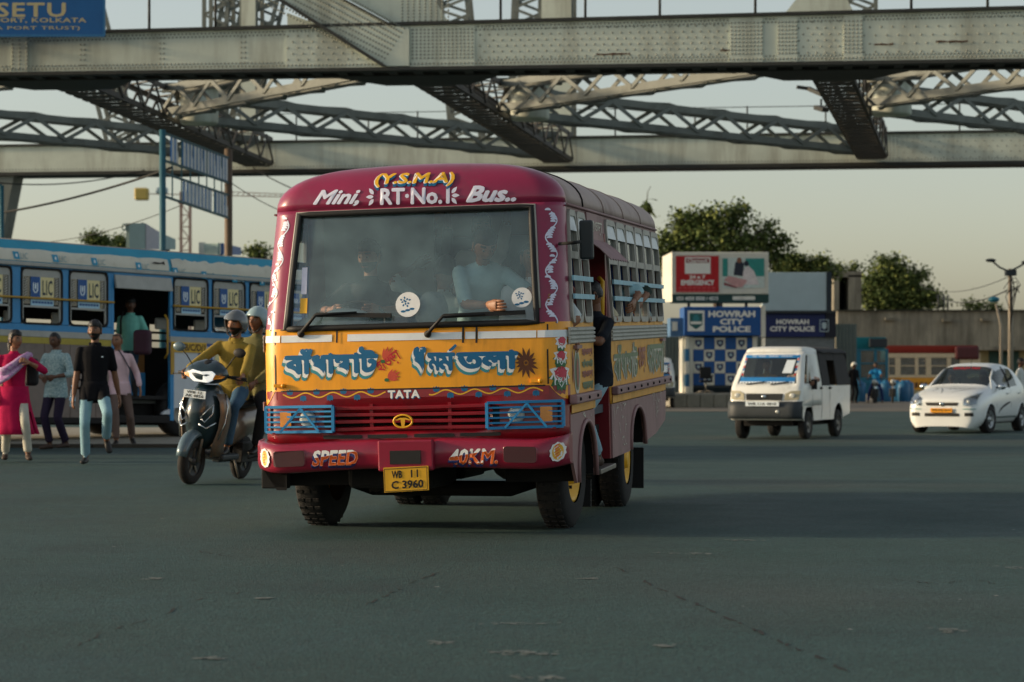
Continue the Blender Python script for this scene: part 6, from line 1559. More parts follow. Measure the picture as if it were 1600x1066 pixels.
def person(name, label, loc, rz, group=None, H=1.70, pelvis=None, lean=(0, 0, 1), hipw=.088, shw=.168, ankles=None, toes=None, kneepole=((0, -1, .1), (0, -1, .1)), hands=None, elbowpole=((.3, .9, -.2), (-.3, .9, -.2)),
           head_dir=(0, -1, 0), skin=0, shirt=None, trousers=None, shoes=None, sleeve=.5, hair='short', beard=False, hem=.0, curl=.35, vox=.0135, legs=True, girth=1.0, twist=0.0, barefoot=False, short=False, arms=True, heads=True, helmet=None, tail=False):
    """ankles/hands: (right-of-picture, left-of-picture) in local metres, body faces local -Y, standing on z=0"""
    k = H / 1.70; root = thing(name, label, 'person', loc, rz, group)
    V3 = Vector; pel = V3(pelvis) if pelvis else V3((0, 0, .91 * k)); up = V3(lean).normalized()
    fwd = V3((math.sin(twist), -math.cos(twist), 0)); rt = up.cross(-fwd).normalized()      # picture-right when facing us... local +X
    rt = V3((1, 0, 0)) if twist == 0 else V3((math.cos(twist), math.sin(twist), 0))
    B = Body(); g = girth; stand = all(abs(V3(a).y - pel.y) < .3 for a in (ankles or ((0, pel.y, 0),)))
    chest = pel + up * (.30 * k); shl = pel + up * (.47 * k); neck = pel + up * (.53 * k); headc = neck + up * (.105 * k) + V3(head_dir).normalized() * .022 + V3((0, 0, .02))
    # torso (shirt over trousers)
    B.loft([(pel - up * (.10 * k + hem), .158 * k * g, .118 * k * g), (pel - up * .02, .162 * k * g, .122 * k * g), (pel + up * (.12 * k), .148 * k * g, .112 * k * g), (chest, .168 * k * g, .120 * k * g), (pel + up * (.40 * k), .178 * k * g, .112 * k), (shl, .140 * k, .082 * k), (neck - up * .045, .072 * k, .068 * k), (neck - up * .03, .056 * k, .058 * k)], 1, rt)
    B.loft([(neck - up * .04, .05 * k, .055 * k), (neck + up * .09, .048 * k, .052 * k)], 0, rt)
    B.loft([(pel - up * (.13 * k), .150 * k * g, .112 * k * g), (pel + up * .04, .150 * k * g, .112 * k * g)], 2, rt)
    AN = ankles or ((.10, 0, .08), (-.10, 0, .08)); TO = toes or ((0, -1, 0), (0, -1, 0)); l1 = l2 = .425 * k
    if legs:
        for s_, an, to, kp in zip((1, -1), AN, TO, kneepole):
            hip = pel + rt * (s_ * hipw * k) - V3((0, 0, .05 * k)); an = V3(an); kn, an = ik(hip, an, l1, l2, kp)
            B.loft([(hip + V3((0, 0, .04)), .088 * k * g, .095 * k * g), (hip.lerp(kn, .45), .074 * k * g, .078 * k * g), (kn, .060 * k, .062 * k)], 2)
            low = an + (kn - an) * .10
            B.loft([(kn, .060 * k, .062 * k), (kn.lerp(an, .35), .060 * k, .062 * k), (low, .056 * k, .060 * k)] if not short else [(kn, .058 * k, .06 * k), (kn.lerp(an, .3), .054 * k, .058 * k), (low, .036 * k, .038 * k)], 2)
            B.loft([(low + (kn - an) * .05, .036 * k, .038 * k), (an, .034 * k, .036 * k)], 0)
            B.ball(kn, .058 * k, 2)
            t_ = V3(to).normalized(); m3 = 3 if not barefoot else 0
            dn = V3((0, 0, -1)) if abs(t_.z) < .8 else V3((0, 1, 0)); dn = (dn - t_ * dn.dot(t_)).normalized()
            heel = an - t_ * .045 + dn * .045; toe = an + t_ * .165 + dn * .055
            B.loft([(heel, .030, .032), (an + dn * .03, .038, .042), (an + t_ * .07 + dn * .042, .042, .034), (an + t_ * .13 + dn * .052, .042, .026), (toe, .028, .018)], m3, t_.cross(dn))
    HN = hands or ((.27, -.03, .83), (-.27, -.03, .83)); ua, fa = .285 * k, .255 * k; hnds = []
    if arms:
        for s_, hn, ep in zip((1, -1), HN, elbowpole):
            sh = shl + rt * (s_ * shw * k) - up * .045; hn = V3(hn); el, wr2 = ik(sh, hn, ua, fa, ep)
            B.ball(sh, .054 * k * g, 1)
            L = ua + fa; cut = sleeve * L
            def along(d_): return sh.lerp(el, min(1, d_ / ua)) if d_ <= ua else el.lerp(wr2, min(1, (d_ - ua) / fa))
            sl = [(sh - up * .0, .056 * k * g, .058 * k * g), (sh.lerp(el, .5), .054 * k * g, .054 * k * g)] if cut > ua * .5 else [(sh, .056 * k, .056 * k)]
            if cut > ua: sl += [(el, .050 * k, .050 * k), (along(cut), .043 * k, .043 * k)]
            else: sl += [(along(cut), .054 * k, .054 * k)]
            B.loft(sl, 1)
            B.loft([(sh.lerp(el, .1), .045 * k, .045 * k), (el, .038 * k, .038 * k), (el.lerp(wr2, .3), .040 * k, .038 * k), (wr2, .026 * k, .024 * k)], 0)
            hnds.append((wr2, (wr2 - el).normalized(), s_))
    V, F = remesh(B.mb, vox); kds = []
    for m_, bias in ((0, 0.0), (1, .017), (2, .010), (3, .006)):
        ps = [p for p, q in B.pts if q == m_]
        if ps:
            kd = KDTree(len(ps)); [kd.insert(p, i) for i, p in enumerate(ps)]; kd.balance(); kds.append((m_, bias, kd))
    out = MB(); mi = []
    for f in F:
        c = sum((V[i] for i in f), V3()) / len(f); m_ = min(kds, key=lambda q: q[2].find(c)[2] - q[1])[0]; rel = c - pel; sp = rel.dot(up)
        if m_ in (1, 2) and (rel - up * sp).length < (.24 if stand else .15) * k * g and sp < .1: m_ = 1 if sp > (-(.10 * k + hem) if stand else -.03) else 2
        mi.append(m_)
    out.v = [tuple(v) for v in V]; out.f = list(F); out.m = mi; out.sm = [True] * len(F)
    for wr2, d, s_ in hnds: hand(out, wr2, d, V3((-s_, 0, 0)) + V3((0, .2, 0)), curl, -s_ if False else s_, 0, k)
    hd = V3(head_dir).normalized(); hu = V3((0, 0, 1)) * .8 + up * .2; hx = (-hd).cross(hu).normalized(); hz = hx.cross(-hd).normalized()
    HM = Matrix((hx, -hd, hz)).transposed().to_4x4(); HM.translation = headc
    if heads:
        hv, hf, hm = head_pts(k, beard); out.add([HM @ v for v in hv], hf, 0, True)
        for i, m_ in enumerate(hm): out.m[len(out.m) - len(hm) + i] = m_
        for s_ in (-1, 1):
            out.ball(HM @ V3((s_ * .031 * k, -.0775 * k, .008 * k)), .0098 * k, 10, 8, 4); out.ball(HM @ V3((s_ * .031 * k, -.0855 * k, .008 * k)), .0052 * k, 8, 6, 5)
            e = [HM @ (V3((s_ * (.070 + .012 * math.sin(math.pi * t)), .012 + .012 * math.cos(2 * math.pi * t), -.004 + .030 * math.sin(2 * math.pi * t))) * k) for t in [i / 10 for i in range(11)]]
            out.tube(e, .008 * k, 6, 0); out.ball(HM @ V3((s_ * .072 * k, .010 * k, -.004 * k)), (.008 * k, .014 * k, .024 * k), 8, 6, 0)
    b_ = out.build('body', [SKIN[skin], shirt or cloth('plain_grey', '#777777'), trousers or cloth('plain_dark', '#2b2b30'), shoes or M_shoe, M_eye, M_pup, M_lip, M_hair], parent=root)
    if heads and hair and not helmet:
        hv, hf = hair_mesh(hair, k); h_ = MB().add([HM @ v for v in hv], hf, 0, True).build('hair', M_hair, parent=root, solid=.004)
    root['_k'] = k; del root['_k']
    if tail:
        q_ = MB(); rs = []; n = 40; fwd_ = rt.cross(up)
        for t in range(6):
            w_ = t / 5; d_ = .06 - w_ * (.18 * k + hem); ph = [2 * math.pi * j / n for j in range(n)]
            rs.append([pel + up * (d_ - .012 * w_ * math.sin(3 * a)) + rt * ((.156 + .018 * w_ + .006 * w_ * math.sin(7 * a)) * k * g * math.cos(a)) + fwd_ * ((.120 + .022 * w_ + .007 * w_ * math.cos(9 * a)) * k * g * math.sin(a)) for a in ph])
        q_.rings(rs, 0, True, False); q_.build('shirt_tail', shirt, parent=root, solid=.005)
    info = dict(root=root, HM=HM, pel=pel, up=up, shl=shl, rt=rt, neck=neck, hands=hnds, k=k, headc=headc)
    return info
def helmet(info, m, visor=True, name='helmet', label='helmet', trimm=None):
    root = info['root']; HM = info['HM']; k = info['k']; q_ = MB(); n, mm = 28, 14; vs = []
    for j in range(mm + 1):
        for i in range(n):
            th = 2 * math.pi * i / n; f = (math.cos(th) + 1) / 2; low = -.55 + (.80) * sstep(.5, .85, f); ph = low + (1.55 - low) * j / mm
            x = math.sin(th) * math.cos(ph); y = -math.cos(th) * math.cos(ph); z = math.sin(ph); vs.append(HM @ (Vector((x * .118, y * .138 + .004, z * .140 + .012)) * k))
    fs = [(j * n + i, j * n + (i + 1) % n, (j + 1) * n + (i + 1) % n, (j + 1) * n + i) for j in range(mm) for i in range(n)] + [tuple(mm * n + i for i in range(n))]
    h_ = q_.add(vs, fs, 0, True).build('helmet', m, parent=root, solid=.012)
    if visor:
        vs = []
        for j in range(5):
            for i in range(13): th = R(-68 + 136 * i / 12); ph = .30 + .10 * j; x = math.sin(th) * math.cos(ph); y = -math.cos(th) * math.cos(ph); z = math.sin(ph); vs.append(HM @ (Vector((x * .126, y * .150, z * .146 + .012)) * k))
        MB().add(vs, [(j * 13 + i, j * 13 + i + 1, (j + 1) * 13 + i + 1, (j + 1) * 13 + i) for j in range(4) for i in range(12)], 0, True).build('visor', mat('smoked_visor', '#5d6468', .12, var=.1, coat=.8), parent=h_)
    q_ = MB(); q_.tube([HM @ (Vector(p) * k) for p in ((.085, -.02, -.04), (.06, -.05, -.10), (0, -.055, -.128), (-.06, -.05, -.10), (-.085, -.02, -.04))], .008 * k, 6); q_.build('chin_strap', M_blk, parent=h_)
    return h_
def collar(info, m):
    root = info['root']; nk = info['neck']; up = info['up']; rt = info['rt']; fw = rt.cross(up); q_ = MB(); k = info['k']
    pts = [nk - up * .030 + rt * (.066 * math.sin(a) * k) - fw * (-.070 * math.cos(a) * k) + up * (-.028 * math.cos(a) if math.cos(a) > 0 else .012) for a in [2 * math.pi * i / 16 for i in range(17)]]
    q_.tube(pts, .011 * k, 7, sq=1.3); q_.build('collar', m, parent=root)
def at_px(px, py): g = G(px, py); return (g.x, g.y, g.z)
# ---- pedestrians on the left
p = at_px(150, 726)
c_blk = cloth('black_polo', '#101014'); 
i_ = person('person', 'man in black polo shirt and pale jeans walking across the road', p, R(10), H=1.70, ankles=((.12, -.02, .30), (-.12, .02, .085)), toes=((.25, -.5, -1.0), (-.25, -1, 0)), kneepole=((.12, -1, .0), (-.1, -1, 0)), pelvis=(-.02, .02, .915),
       hands=((.27, .10, .80), (-.26, -.02, .80)), head_dir=(-.35, -1, .02), skin=0, shirt=c_blk, trousers=cloth('pale_jeans', '#8fb0bb', c2='#6f95a3', scale=4), sleeve=.42, hair='full', beard=True, hem=.06, lean=(.02, .03, 1), tail=True)
collar(i_, c_blk)
q_ = MB(); q_.box((.06, -.139, 1.26), (.085, -.134, 1.275)); q_.build('shirt_logo', POST['white'], parent=i_['root'])
p = at_px(88, 703)
i_ = person('person', 'thin man in pale patterned shirt and dark purple trousers looking down', p, R(-20), H=1.66, ankles=((.10, .10, .10), (-.07, -.05, .085)), toes=((-.5, -.9, 0), (-.6, -.8, 0)), hands=((.12, -.26, 1.02), (-.06, -.27, 1.0)), elbowpole=((.7, .5, -.3), (-.7, .5, -.3)),
       head_dir=(-.25, -1, -.3), skin=2, shirt=cloth('pale_print', '#b6c9c8', c2='#5f7f86', scale=38), trousers=cloth('dark_purple', '#2b2336'), sleeve=.66, hair='thin', hem=.05, shoes=M_sole, tail=True)
collar(i_, cloth('pale_print', '#b6c9c8'))
p = at_px(186, 697)
c_pk = cloth('pale_pink', '#d8b7bb')
i_ = person('person', 'older man in pale pink shirt with a shoulder strap beside the bus door', p, R(12), H=1.68, ankles=((.20, .22, .13), (-.05, -.22, .085)), toes=((.2, -1, -.35), (-.2, -1, 0)), pelvis=(0, 0, .89), hands=((.30, -.06, .86), (-.24, -.12, .86)),
       head_dir=(-.6, -1, -.08), skin=1, shirt=c_pk, trousers=cloth('taupe', '#6c5a52'), sleeve=.93, hair='bald', hem=.02, lean=(-.03, -.05, 1), tail=True)
collar(i_, c_pk)
r_ = i_['root']; q_ = MB(); q_.tube([(-.02, -.06, 1.43), (.06, -.125, 1.3), (.14, -.13, 1.15), (.185, -.06, .98), (.19, .03, .9)], .014, 6, sq=.5); q_.build('shoulder_strap', mat('strap_dark', '#26303a', .8), parent=r_)
q_ = MB(); q_.box((.21, -.02, .72), (.27, .24, .98)); bg_ = q_.build('shoulder_bag', mat('bag_dark', '#24221f', .8, var=.2, bump=.4, bscale=20), bevel=.03, seg=3); bg_.location = r_.location; bg_.rotation_euler = r_.rotation_euler; tag(bg_, 'dark shoulder bag hanging at the hip of the man in pink', 'bag')
# woman in pink
p = at_px(22, 722)
c_mag = cloth('magenta_kurta', '#b8174c', c2='#a01242', scale=14)
i_ = person('person', 'woman in magenta kurta and pale leggings walking by the bus', p, R(14), H=1.60, ankles=((.16, -.16, .10), (-.10, .10, .10)), toes=((.1, -1, 0), (-.1, -1, 0)), hands=((.17, -.17, 1.20), (-.24, -.05, .80)), elbowpole=((.9, .35, -.5), (-.4, .8, -.2)), head_dir=(.75, -.8, -.05),
       skin=1, shirt=c_mag, trousers=cloth('pale_leggings', '#b9b6a8'), sleeve=.72, hair='long', shw=.165, hem=.05, shoes=M_sole, curl=.9, girth=.95)
r_ = i_['root']; pel = i_['pel']
rs = []
for t, ru, rw, dx, dy in ((.06, .165, .13, 0, 0), (-.10, .18, .15, 0, 0), (-.25, .21, .19, .0, .0), (-.42, .235, .225, .02, .0), (-.52, .255, .245, .03, .0)):
    rs.append([Vector((ru * math.cos(2 * math.pi * k / 36) + dx, rw * math.sin(2 * math.pi * k / 36) + dy, pel.z + t)) * 1 + Vector((.014 * math.cos(2 * math.pi * k / 36 * 9) * max(0, -t) * 2, .014 * math.sin(2 * math.pi * k / 4.0) * max(0, -t), 0)) for k in range(36)])
q_ = MB(); vs = [p_ for r2 in rs for p_ in r2]; fs = []
for j in range(len(rs) - 1):
    for k in range(36):
        if j >= 2 and k in (32, 33): continue       # side slit
        fs.append((j * 36 + k, j * 36 + (k + 1) % 36, (j + 1) * 36 + (k + 1) % 36, (j + 1) * 36 + k))
q_.add(vs, fs, 0, True); q_.build('kurta_skirt', c_mag, parent=r_, solid=.006)
c_dup = cloth('lilac_scarf', '#cdbfd2', c2='#a04a9a', scale=30)
q_ = MB(); rs = []
for (x, y, z, w) in ((.20, .03, 1.27, .05), (.15, -.10, 1.26, .07), (.06, -.155, 1.19, .09), (-.05, -.165, 1.10, .10), (-.15, -.15, 1.04, .10), (-.22, -.08, 1.06, .09)):
    rs.append([Vector((x + .02 * math.sin(5 * t), y - .018 * math.sin(9 * t), z + w * (1 - 2 * t))) for t in [k / 8 for k in range(9)]])
q_.rings(rs, 0, False, False); q_.build('scarf', c_dup, parent=r_, solid=.008)
q_ = MB(); q_.tube([i_['headc'] + Vector(v) for v in ((-.03, .09, .0), (-.05, .12, -.05), (-.05, .11, -.13), (-.04, .09, -.2))], [.04, .045, .035, .015], 10); q_.build('ponytail', M_hair, parent=r_)
bp = MB(); bp.box((.13, .08, .92), (.30, .26, 1.26)); b2 = bp.build('backpack', mat('black_nylon', '#141317', .7, var=.25, bump=.4, bscale=25), bevel=.05, seg=3); b2.location = r_.location; b2.rotation_euler = r_.rotation_euler; tag(b2, 'black backpack slung behind the woman in magenta', 'backpack')
# person cut by the left edge
p = at_px(-22, 716)
person('person', 'dark haired person in olive clothes cut off by the left edge', p, R(-30), H=1.66, head_dir=(.5, -1, 0), skin=0, shirt=cloth('olive', '#5b5a45'), trousers=cloth('grey_trousers', '#8d8d86'), hair='full', vox=.018)
# man in the doorway of the blue bus, stepping down
u, v = LP(222, 640); fl = LBO + LS(u + .02, 0, -.30); zf = LBO.z + LP(215, 637)[1] - TL * u
c_aq = cloth('aqua_shirt', '#7fc4b4', c2='#6bb3a4', scale=6)
i_ = person('person', 'man in aqua shirt standing in the open doorway of the blue bus', (fl.x, fl.y, vst - TL * u + .0), R(-8), H=1.66, ankles=((.10, -.04, .085), (-.10, .06, .085)), hands=((.22, -.18, .98), (-.22, -.02, .85)), head_dir=(.5, -1, -.25), skin=2, shirt=c_aq, trousers=cloth('dark_jeans', '#25384a'), sleeve=.45, hair='full', hem=.0)
collar(i_, c_aq); r_ = i_['root']
q_ = MB(); q_.tube([(-.10, -.05, 1.42), (-.12, -.135, 1.28), (-.12, -.13, 1.05)], .018, 6, sq=.5); q_.build('shoulder_strap', M_blk, parent=r_)
bp = MB(); bp.box((.14, -.36, .72), (.42, -.16, 1.12)); b2 = bp.build('backpack', mat('maroon_nylon', '#3d1a2b', .7, var=.25, bump=.5, bscale=25), bevel=.06, seg=3); b2.location = r_.location; b2.rotation_euler = r_.rotation_euler; tag(b2, 'dark maroon backpack carried in front by the man in aqua', 'backpack')
# water bottle held by the thin man
wb = thing('water_bottle', 'clear plastic water bottle held by the man in purple trousers', 'bottle', P(113, 636, 29.35))
wb.location = P(113, 637, Dg(88, 703) - .32)
q_ = MB(); q_.lathe([(0, .001), (0, .036), (.02, .042), (.10, .040), (.12, .042), (.2, .041), (.24, .03), (.265, .015), (.285, .015)], (0, 0, 0), 'Z', 18); q_.build('bottle', glass('clear_plastic', (.75, .9, .95), dust=.2, veilc=(.7, .85, .9), base=.15), parent=wb)
q_ = MB(); q_.lathe([(.285, .017), (.31, .017), (.31, .001)], (0, 0, 0), 'Z', 12); q_.build('cap', POST['pale'], parent=wb)
q_ = MB(); q_.lathe([(.09, .0425), (.15, .0425)], (0, 0, 0), 'Z', 18, 0, False); q_.build('paper_label', POST['pale'], parent=wb)
# ------------------------------------------------------------------ scooter with two riders
M_scdark = mat('scooter_dark_teal', '#20333a', .3, var=.1, scale=6, coat=.6)
M_scbronze = mat('scooter_bronze', '#7b6a5a', .35, metal=.3, var=.1, scale=6, coat=.5)
M_scfend = mat('scooter_grey_blue', '#5b7079', .35, metal=.2, var=.1, scale=6, coat=.4)
M_seat = mat('seat_black_vinyl', '#141312', .6, var=.2)
sth = R(16.3); sx0, sy0 = -3.13, 23.45
sco = thing('scooter', 'dark bronze scooter with lit headlamp carrying two helmeted riders', 'scooter', (sx0, sy0, 0), -sth)
sco.rotation_euler = (0, R(6), -sth)
def sc_wheel(y, r_=.225, w=.095):
    t_ = MB(); t_.lathe([(-w / 2 + .01, r_ * .6), (-w / 2, r_ * .85), (-w * .3, r_ * .97), (0, r_), (w * .3, r_ * .97), (w / 2, r_ * .85), (w / 2 - .01, r_ * .6)], (0, 0, 0), 'X', 30, 0, False); o = t_.build('wheel', M_tyre, parent=sco); o.location = (0, y, r_)
    t_ = MB(); t_.lathe([(-.03, r_ * .62), (-.02, r_ * .55), (-.012, .04), (-.05, .035), (-.05, .001)], (0, 0, 0), 'X', 20, 0, False); t_.lathe([(.03, r_ * .62), (.02, r_ * .55), (.012, .04), (.05, .035), (.05, .001)], (0, 0, 0), 'X', 20, 0, False); t_.build('rim', M_plast, parent=o)
    for k in range(5): t_ = MB(); t_.box((-.028, -.014, .04), (.028, .014, r_ * .6), 0, Matrix.Rotation(2 * math.pi * k / 5, 4, 'X')); t_.build('spoke', M_steelr, parent=o)
    return o
sc_wheel(0.0).rotation_euler = (0, 0, R(-5)); sc_wheel(1.25)
q_ = MB()
for s_ in (-1, 1): q_.tube([(s_ * .06, 0, .225), (s_ * .06, .08, .5), (s_ * .04, .12, .62)], .018, 8)
q_.tube([(0, .12, .55), (0, .22, .95)], .025, 8); q_.build('front_fork', M_steelr, parent=sco)
rs = []
for k in range(11):
    a = R(168 - 14 * k); c = Vector((0, .255 * math.cos(a) * -1 * -1, .225 + .255 * math.sin(a))); nrm = Vector((0, math.cos(a), math.sin(a))); w = .065 * (.75 + .3 * math.sin(math.pi * k / 10))
    rs.append([c + Vector((w * math.cos(b), 0, 0)) + nrm * (.055 * math.sin(b) * (1 if math.sin(b) > 0 else .25)) for b in [math.pi * j / 6 for j in range(7)]])
q_ = MB(); q_.rings(rs, 0, False, False); q_.build('front_mudguard', M_scfend, parent=sco, solid=.006)
# leg shield: front apron lofted over height
ap = [(.36, .10, .10, .13), (.46, .155, .02, .20), (.58, .20, -.04, .26), (.70, .215, -.07, .28), (.82, .19, -.04, .27), (.92, .15, .03, .26), (.98, .10, .10, .24)]
rs = []
for z, w, yf, yb in ap: rs.append([Vector((w * x, yf + (yb - yf) * (abs(x) ** 2.6), z)) for x in [-1 + 2 * k / 16 for k in range(17)]])
q_ = MB(); q_.rings(rs, 0, False, False); aps = q_.build('front_apron', M_scdark, parent=sco, solid=.012)
for s_ in (-1, 1):
    rs = []
    for z, w, yf, yb in [(.28, .17, .22, .42), (.40, .20, .20, .34), (.55, .235, .22, .33), (.70, .255, .20, .32), (.82, .235, .20, .31), (.90, .19, .2, .3)]: rs.append([Vector((s_ * (w - .045), yf - .09, z)), Vector((s_ * (w - .005), yf - .02, z)), Vector((s_ * w, yf + .05, z)), Vector((s_ * (w - .02), yb, z)), Vector((s_ * (w - .08), yb, z))])
    q_ = MB(); q_.rings(rs, 0, False, False); q_.build('leg_shield', M_scbronze, parent=sco, solid=.008)
    q_ = MB(); q_.tube([(s_ * .07, -.045, .66), (s_ * .12, -.055, .62), (s_ * .17, .0, .70), (s_ * .165, .02, .80), (s_ * .13, -.03, .74), (s_ * .07, -.045, .66)], .007, 6); q_.build('indicator_trim', M_chrome, parent=sco)
    q_ = MB(); q_.tube([(s_ * .06, -.05, .60), (s_ * .13, -.035, .56), (s_ * .19, .05, .62)], .009, 6); q_.build('chrome_strip', M_chrome, parent=sco)
    q_ = MB(); q_.tube([(s_ * .2, .12, .45), (s_ * .245, .16, .62), (s_ * .25, .18, .78), (s_ * .2, .2, .9)], .006, 6); q_.build('edge_trim', M_chrome, parent=sco)
q_ = MB(); q_.box((-.115, -.085, .83), (.115, -.078, .905)); pl_ = q_.build('number_plate', POST['white'], parent=sco); pl_.location = (0, 0, .015)
q_ = MB(); put_text(q_, 'WB 12', -.08, .08, .872, .898, lambda u, v, t: Vector((u, -.085 - t, v)), 0, .02, 0, 1, .003); put_text(q_, 'AK 4826', -.095, .095, .838, .865, lambda u, v, t: Vector((u, -.085 - t, v)), 0, .02, 0, 1, .003); q_.build('plate_lettering', DEC['black'], parent=pl_)
# handlebar cowl with headlamp
rs = []
for z, w, yf, yb in [(.98, .12, .08, .28), (1.02, .20, .03, .30), (1.07, .23, .02, .30), (1.12, .20, .05, .30), (1.17, .13, .12, .29), (1.20, .05, .19, .28)]: rs.append([Vector((w * math.cos(2 * math.pi * k / 24), (yf + yb) / 2 - (yb - yf) / 2 * math.sin(2 * math.pi * k / 24), z + .02 * abs(math.cos(2 * math.pi * k / 24)))) for k in range(24)])
q_ = MB(); q_.rings(rs, 0, True, True); cowl = q_.build('handlebar_cowl', M_scdark, parent=sco)
M_headon = mat('lit_headlamp', '#f4f6ea', .2, emit='#eaf6ff', estr=.3)
q_ = MB(); pts = [(-.07, 1.0), (.07, 1.0), (.12, 1.03), (.14, 1.09), (.10, 1.115), (0, 1.10), (-.10, 1.115), (-.14, 1.09), (-.12, 1.03)]
q_.prism(pts, -.03, .012, lambda u, v, t: Vector((u, .035 + .9 * u * u - t, v))); q_.build('headlamp', M_headon, parent=sco, bevel=.005)
for s_ in (-1, 1):
    pts = [(s_ * .11, 1.03), (s_ * .20, 1.05), (s_ * .215, 1.075), (s_ * .14, 1.085)]
    q_ = MB(); q_.prism(pts if s_ > 0 else pts[::-1], -.02, .012, lambda u, v, t: Vector((u, .02 + 2.0 * u * u - t, v))); q_.build('indicator_lamp', M_amber, parent=sco, bevel=.004)
    q_ = MB(); q_.tube([(s_ * .12, .24, 1.06), (s_ * .25, .27, 1.07), (s_ * .36, .31, 1.06)], [.016, .014, .016], 8); q_.build('handlebar_grip', M_blk, parent=sco)
    q_ = MB(); q_.tube([(s_ * .21, .22, 1.06), (s_ * .30, .22, 1.05), (s_ * .39, .25, 1.045)], .006, 6); q_.ball((s_ * .39, .25, 1.045), .009, 8, 6); q_.build('brake_lever', M_blk, parent=sco)
    q_ = MB(); q_.tube([(s_ * .16, .22, 1.12), (s_ * .24, .19, 1.24), (s_ * .285, .17, 1.285)], .006, 6); ms = q_.build('mirror_stem', M_blk, parent=sco)
    q_ = MB(); q_.ball((s_ * .32, .17, 1.315), (.066, .022, .046), 16, 10); q_.build('mirror', M_scfend if s_ < 0 else M_blk, parent=ms)
rs = [[Vector((w * x, yy + .06 * x * x, z)) for x in [-1 + 2 * k / 8 for k in range(9)]] for z, w, yy in ((1.09, .12, .05), (1.14, .11, .09), (1.19, .075, .14), (1.22, .03, .18))]
q_ = MB(); q_.rings(rs, 0, False, False); q_.build('fly_screen', M_blk, parent=sco, solid=.005)
q_ = MB(); q_.box((-.20, .30, .24), (.20, .72, .30)); q_.build('floorboard', M_plast, parent=sco, bevel=.02)
rs = []
for y, w, z0, z1 in [(.60, .10, .30, .62), (.72, .15, .32, .74), (.95, .17, .38, .76), (1.25, .165, .46, .76), (1.5, .13, .56, .78), (1.66, .06, .66, .80)]: rs.append([Vector((w * math.cos(2 * math.pi * k / 20), y, (z0 + z1) / 2 + (z1 - z0) / 2 * math.sin(2 * math.pi * k / 20))) for k in range(20)])
q_ = MB(); q_.rings(rs, 0, True, True); q_.build('rear_body', M_scbronze, parent=sco)
rs = []
for y, w, z0, z1 in [(.62, .09, .72, .78), (.75, .14, .73, .80), (1.0, .15, .735, .81), (1.25, .14, .75, .83), (1.48, .11, .77, .84), (1.56, .06, .79, .83)]: rs.append([Vector((w * math.cos(2 * math.pi * k / 18), y, (z0 + z1) / 2 + (z1 - z0) / 2 * math.sin(2 * math.pi * k / 18))) for k in range(18)])
q_ = MB(); q_.rings(rs, 0, True, True); q_.build('seat', M_seat, parent=sco)
q_ = MB(); q_.box((.06, .85, .2), (.17, 1.3, .40)); q_.tube([(.15, 1.0, .25), (.16, 1.4, .3), (.17, 1.65, .36)], [.03, .045, .04], 10); q_.build('exhaust', M_blk, parent=sco, bevel=.01)
q_ = MB(); q_.box((-.14, .8, .18), (-.04, 1.3, .36)); q_.build('engine', M_plast, parent=sco, bevel=.02)
q_ = MB(); q_.tube([(.12, .72, .30), (.2, .74, .06)], .01, 6); q_.build('side_stand', M_steelr, parent=sco)
# riders
c_y = cloth('mustard_shirt', '#94803a', c2='#826f30', scale=5)
i_ = person('person', 'scooter rider in mustard shirt and blue jeans with grey helmet', (sx0, sy0, 0), -sth, H=1.68, pelvis=(0, .86, .93), lean=(0, -.10, 1), ankles=((.13, .52, .36), (-.13, .52, .36)), toes=((.1, -1, 0), (-.1, -1, 0)), kneepole=((.35, -1, .6), (-.35, -1, .6)),
     hands=((.30, .36, 1.085), (-.30, .36, 1.085)), elbowpole=((1, .4, -.5), (-1, .4, -.5)), head_dir=(-.18, -1, -.05), skin=1, shirt=c_y, trousers=cloth('blue_jeans', '#2e4a63', c2='#46667f', scale=4), sleeve=.95, beard=True, helmet=True, hair=None, hem=-.03, curl=.9, tail=True)
i_['root'].rotation_euler = (0, R(6), -sth)
collar(i_, c_y)
helmet(i_, mat('helmet_grey', '#5d6366', .25, var=.08, coat=.7))
i_ = person('person', 'pillion rider in pale helmet behind the scooter rider', (sx0, sy0, 0), -sth, H=1.70, pelvis=(.04, 1.24, .97), lean=(.02, -.02, 1), ankles=((.24, 1.02, .36), (-.24, 1.02, .36)), kneepole=((.6, -1, .4), (-.6, -1, .4)), hands=((.17, .98, 1.0), (-.17, .98, 1.0)), head_dir=(-.3, -1, 0), skin=0,
     shirt=cloth('dull_olive', '#6e6a44'), trousers=cloth('dark_grey', '#2a2b2e'), sleeve=.9, helmet=True, hair=None, vox=.016)
i_['root'].rotation_euler = (0, R(6), -sth)
helmet(i_, mat('helmet_pale_blue', '#8aa2a8', .3, var=.08, coat=.6), visor=False)
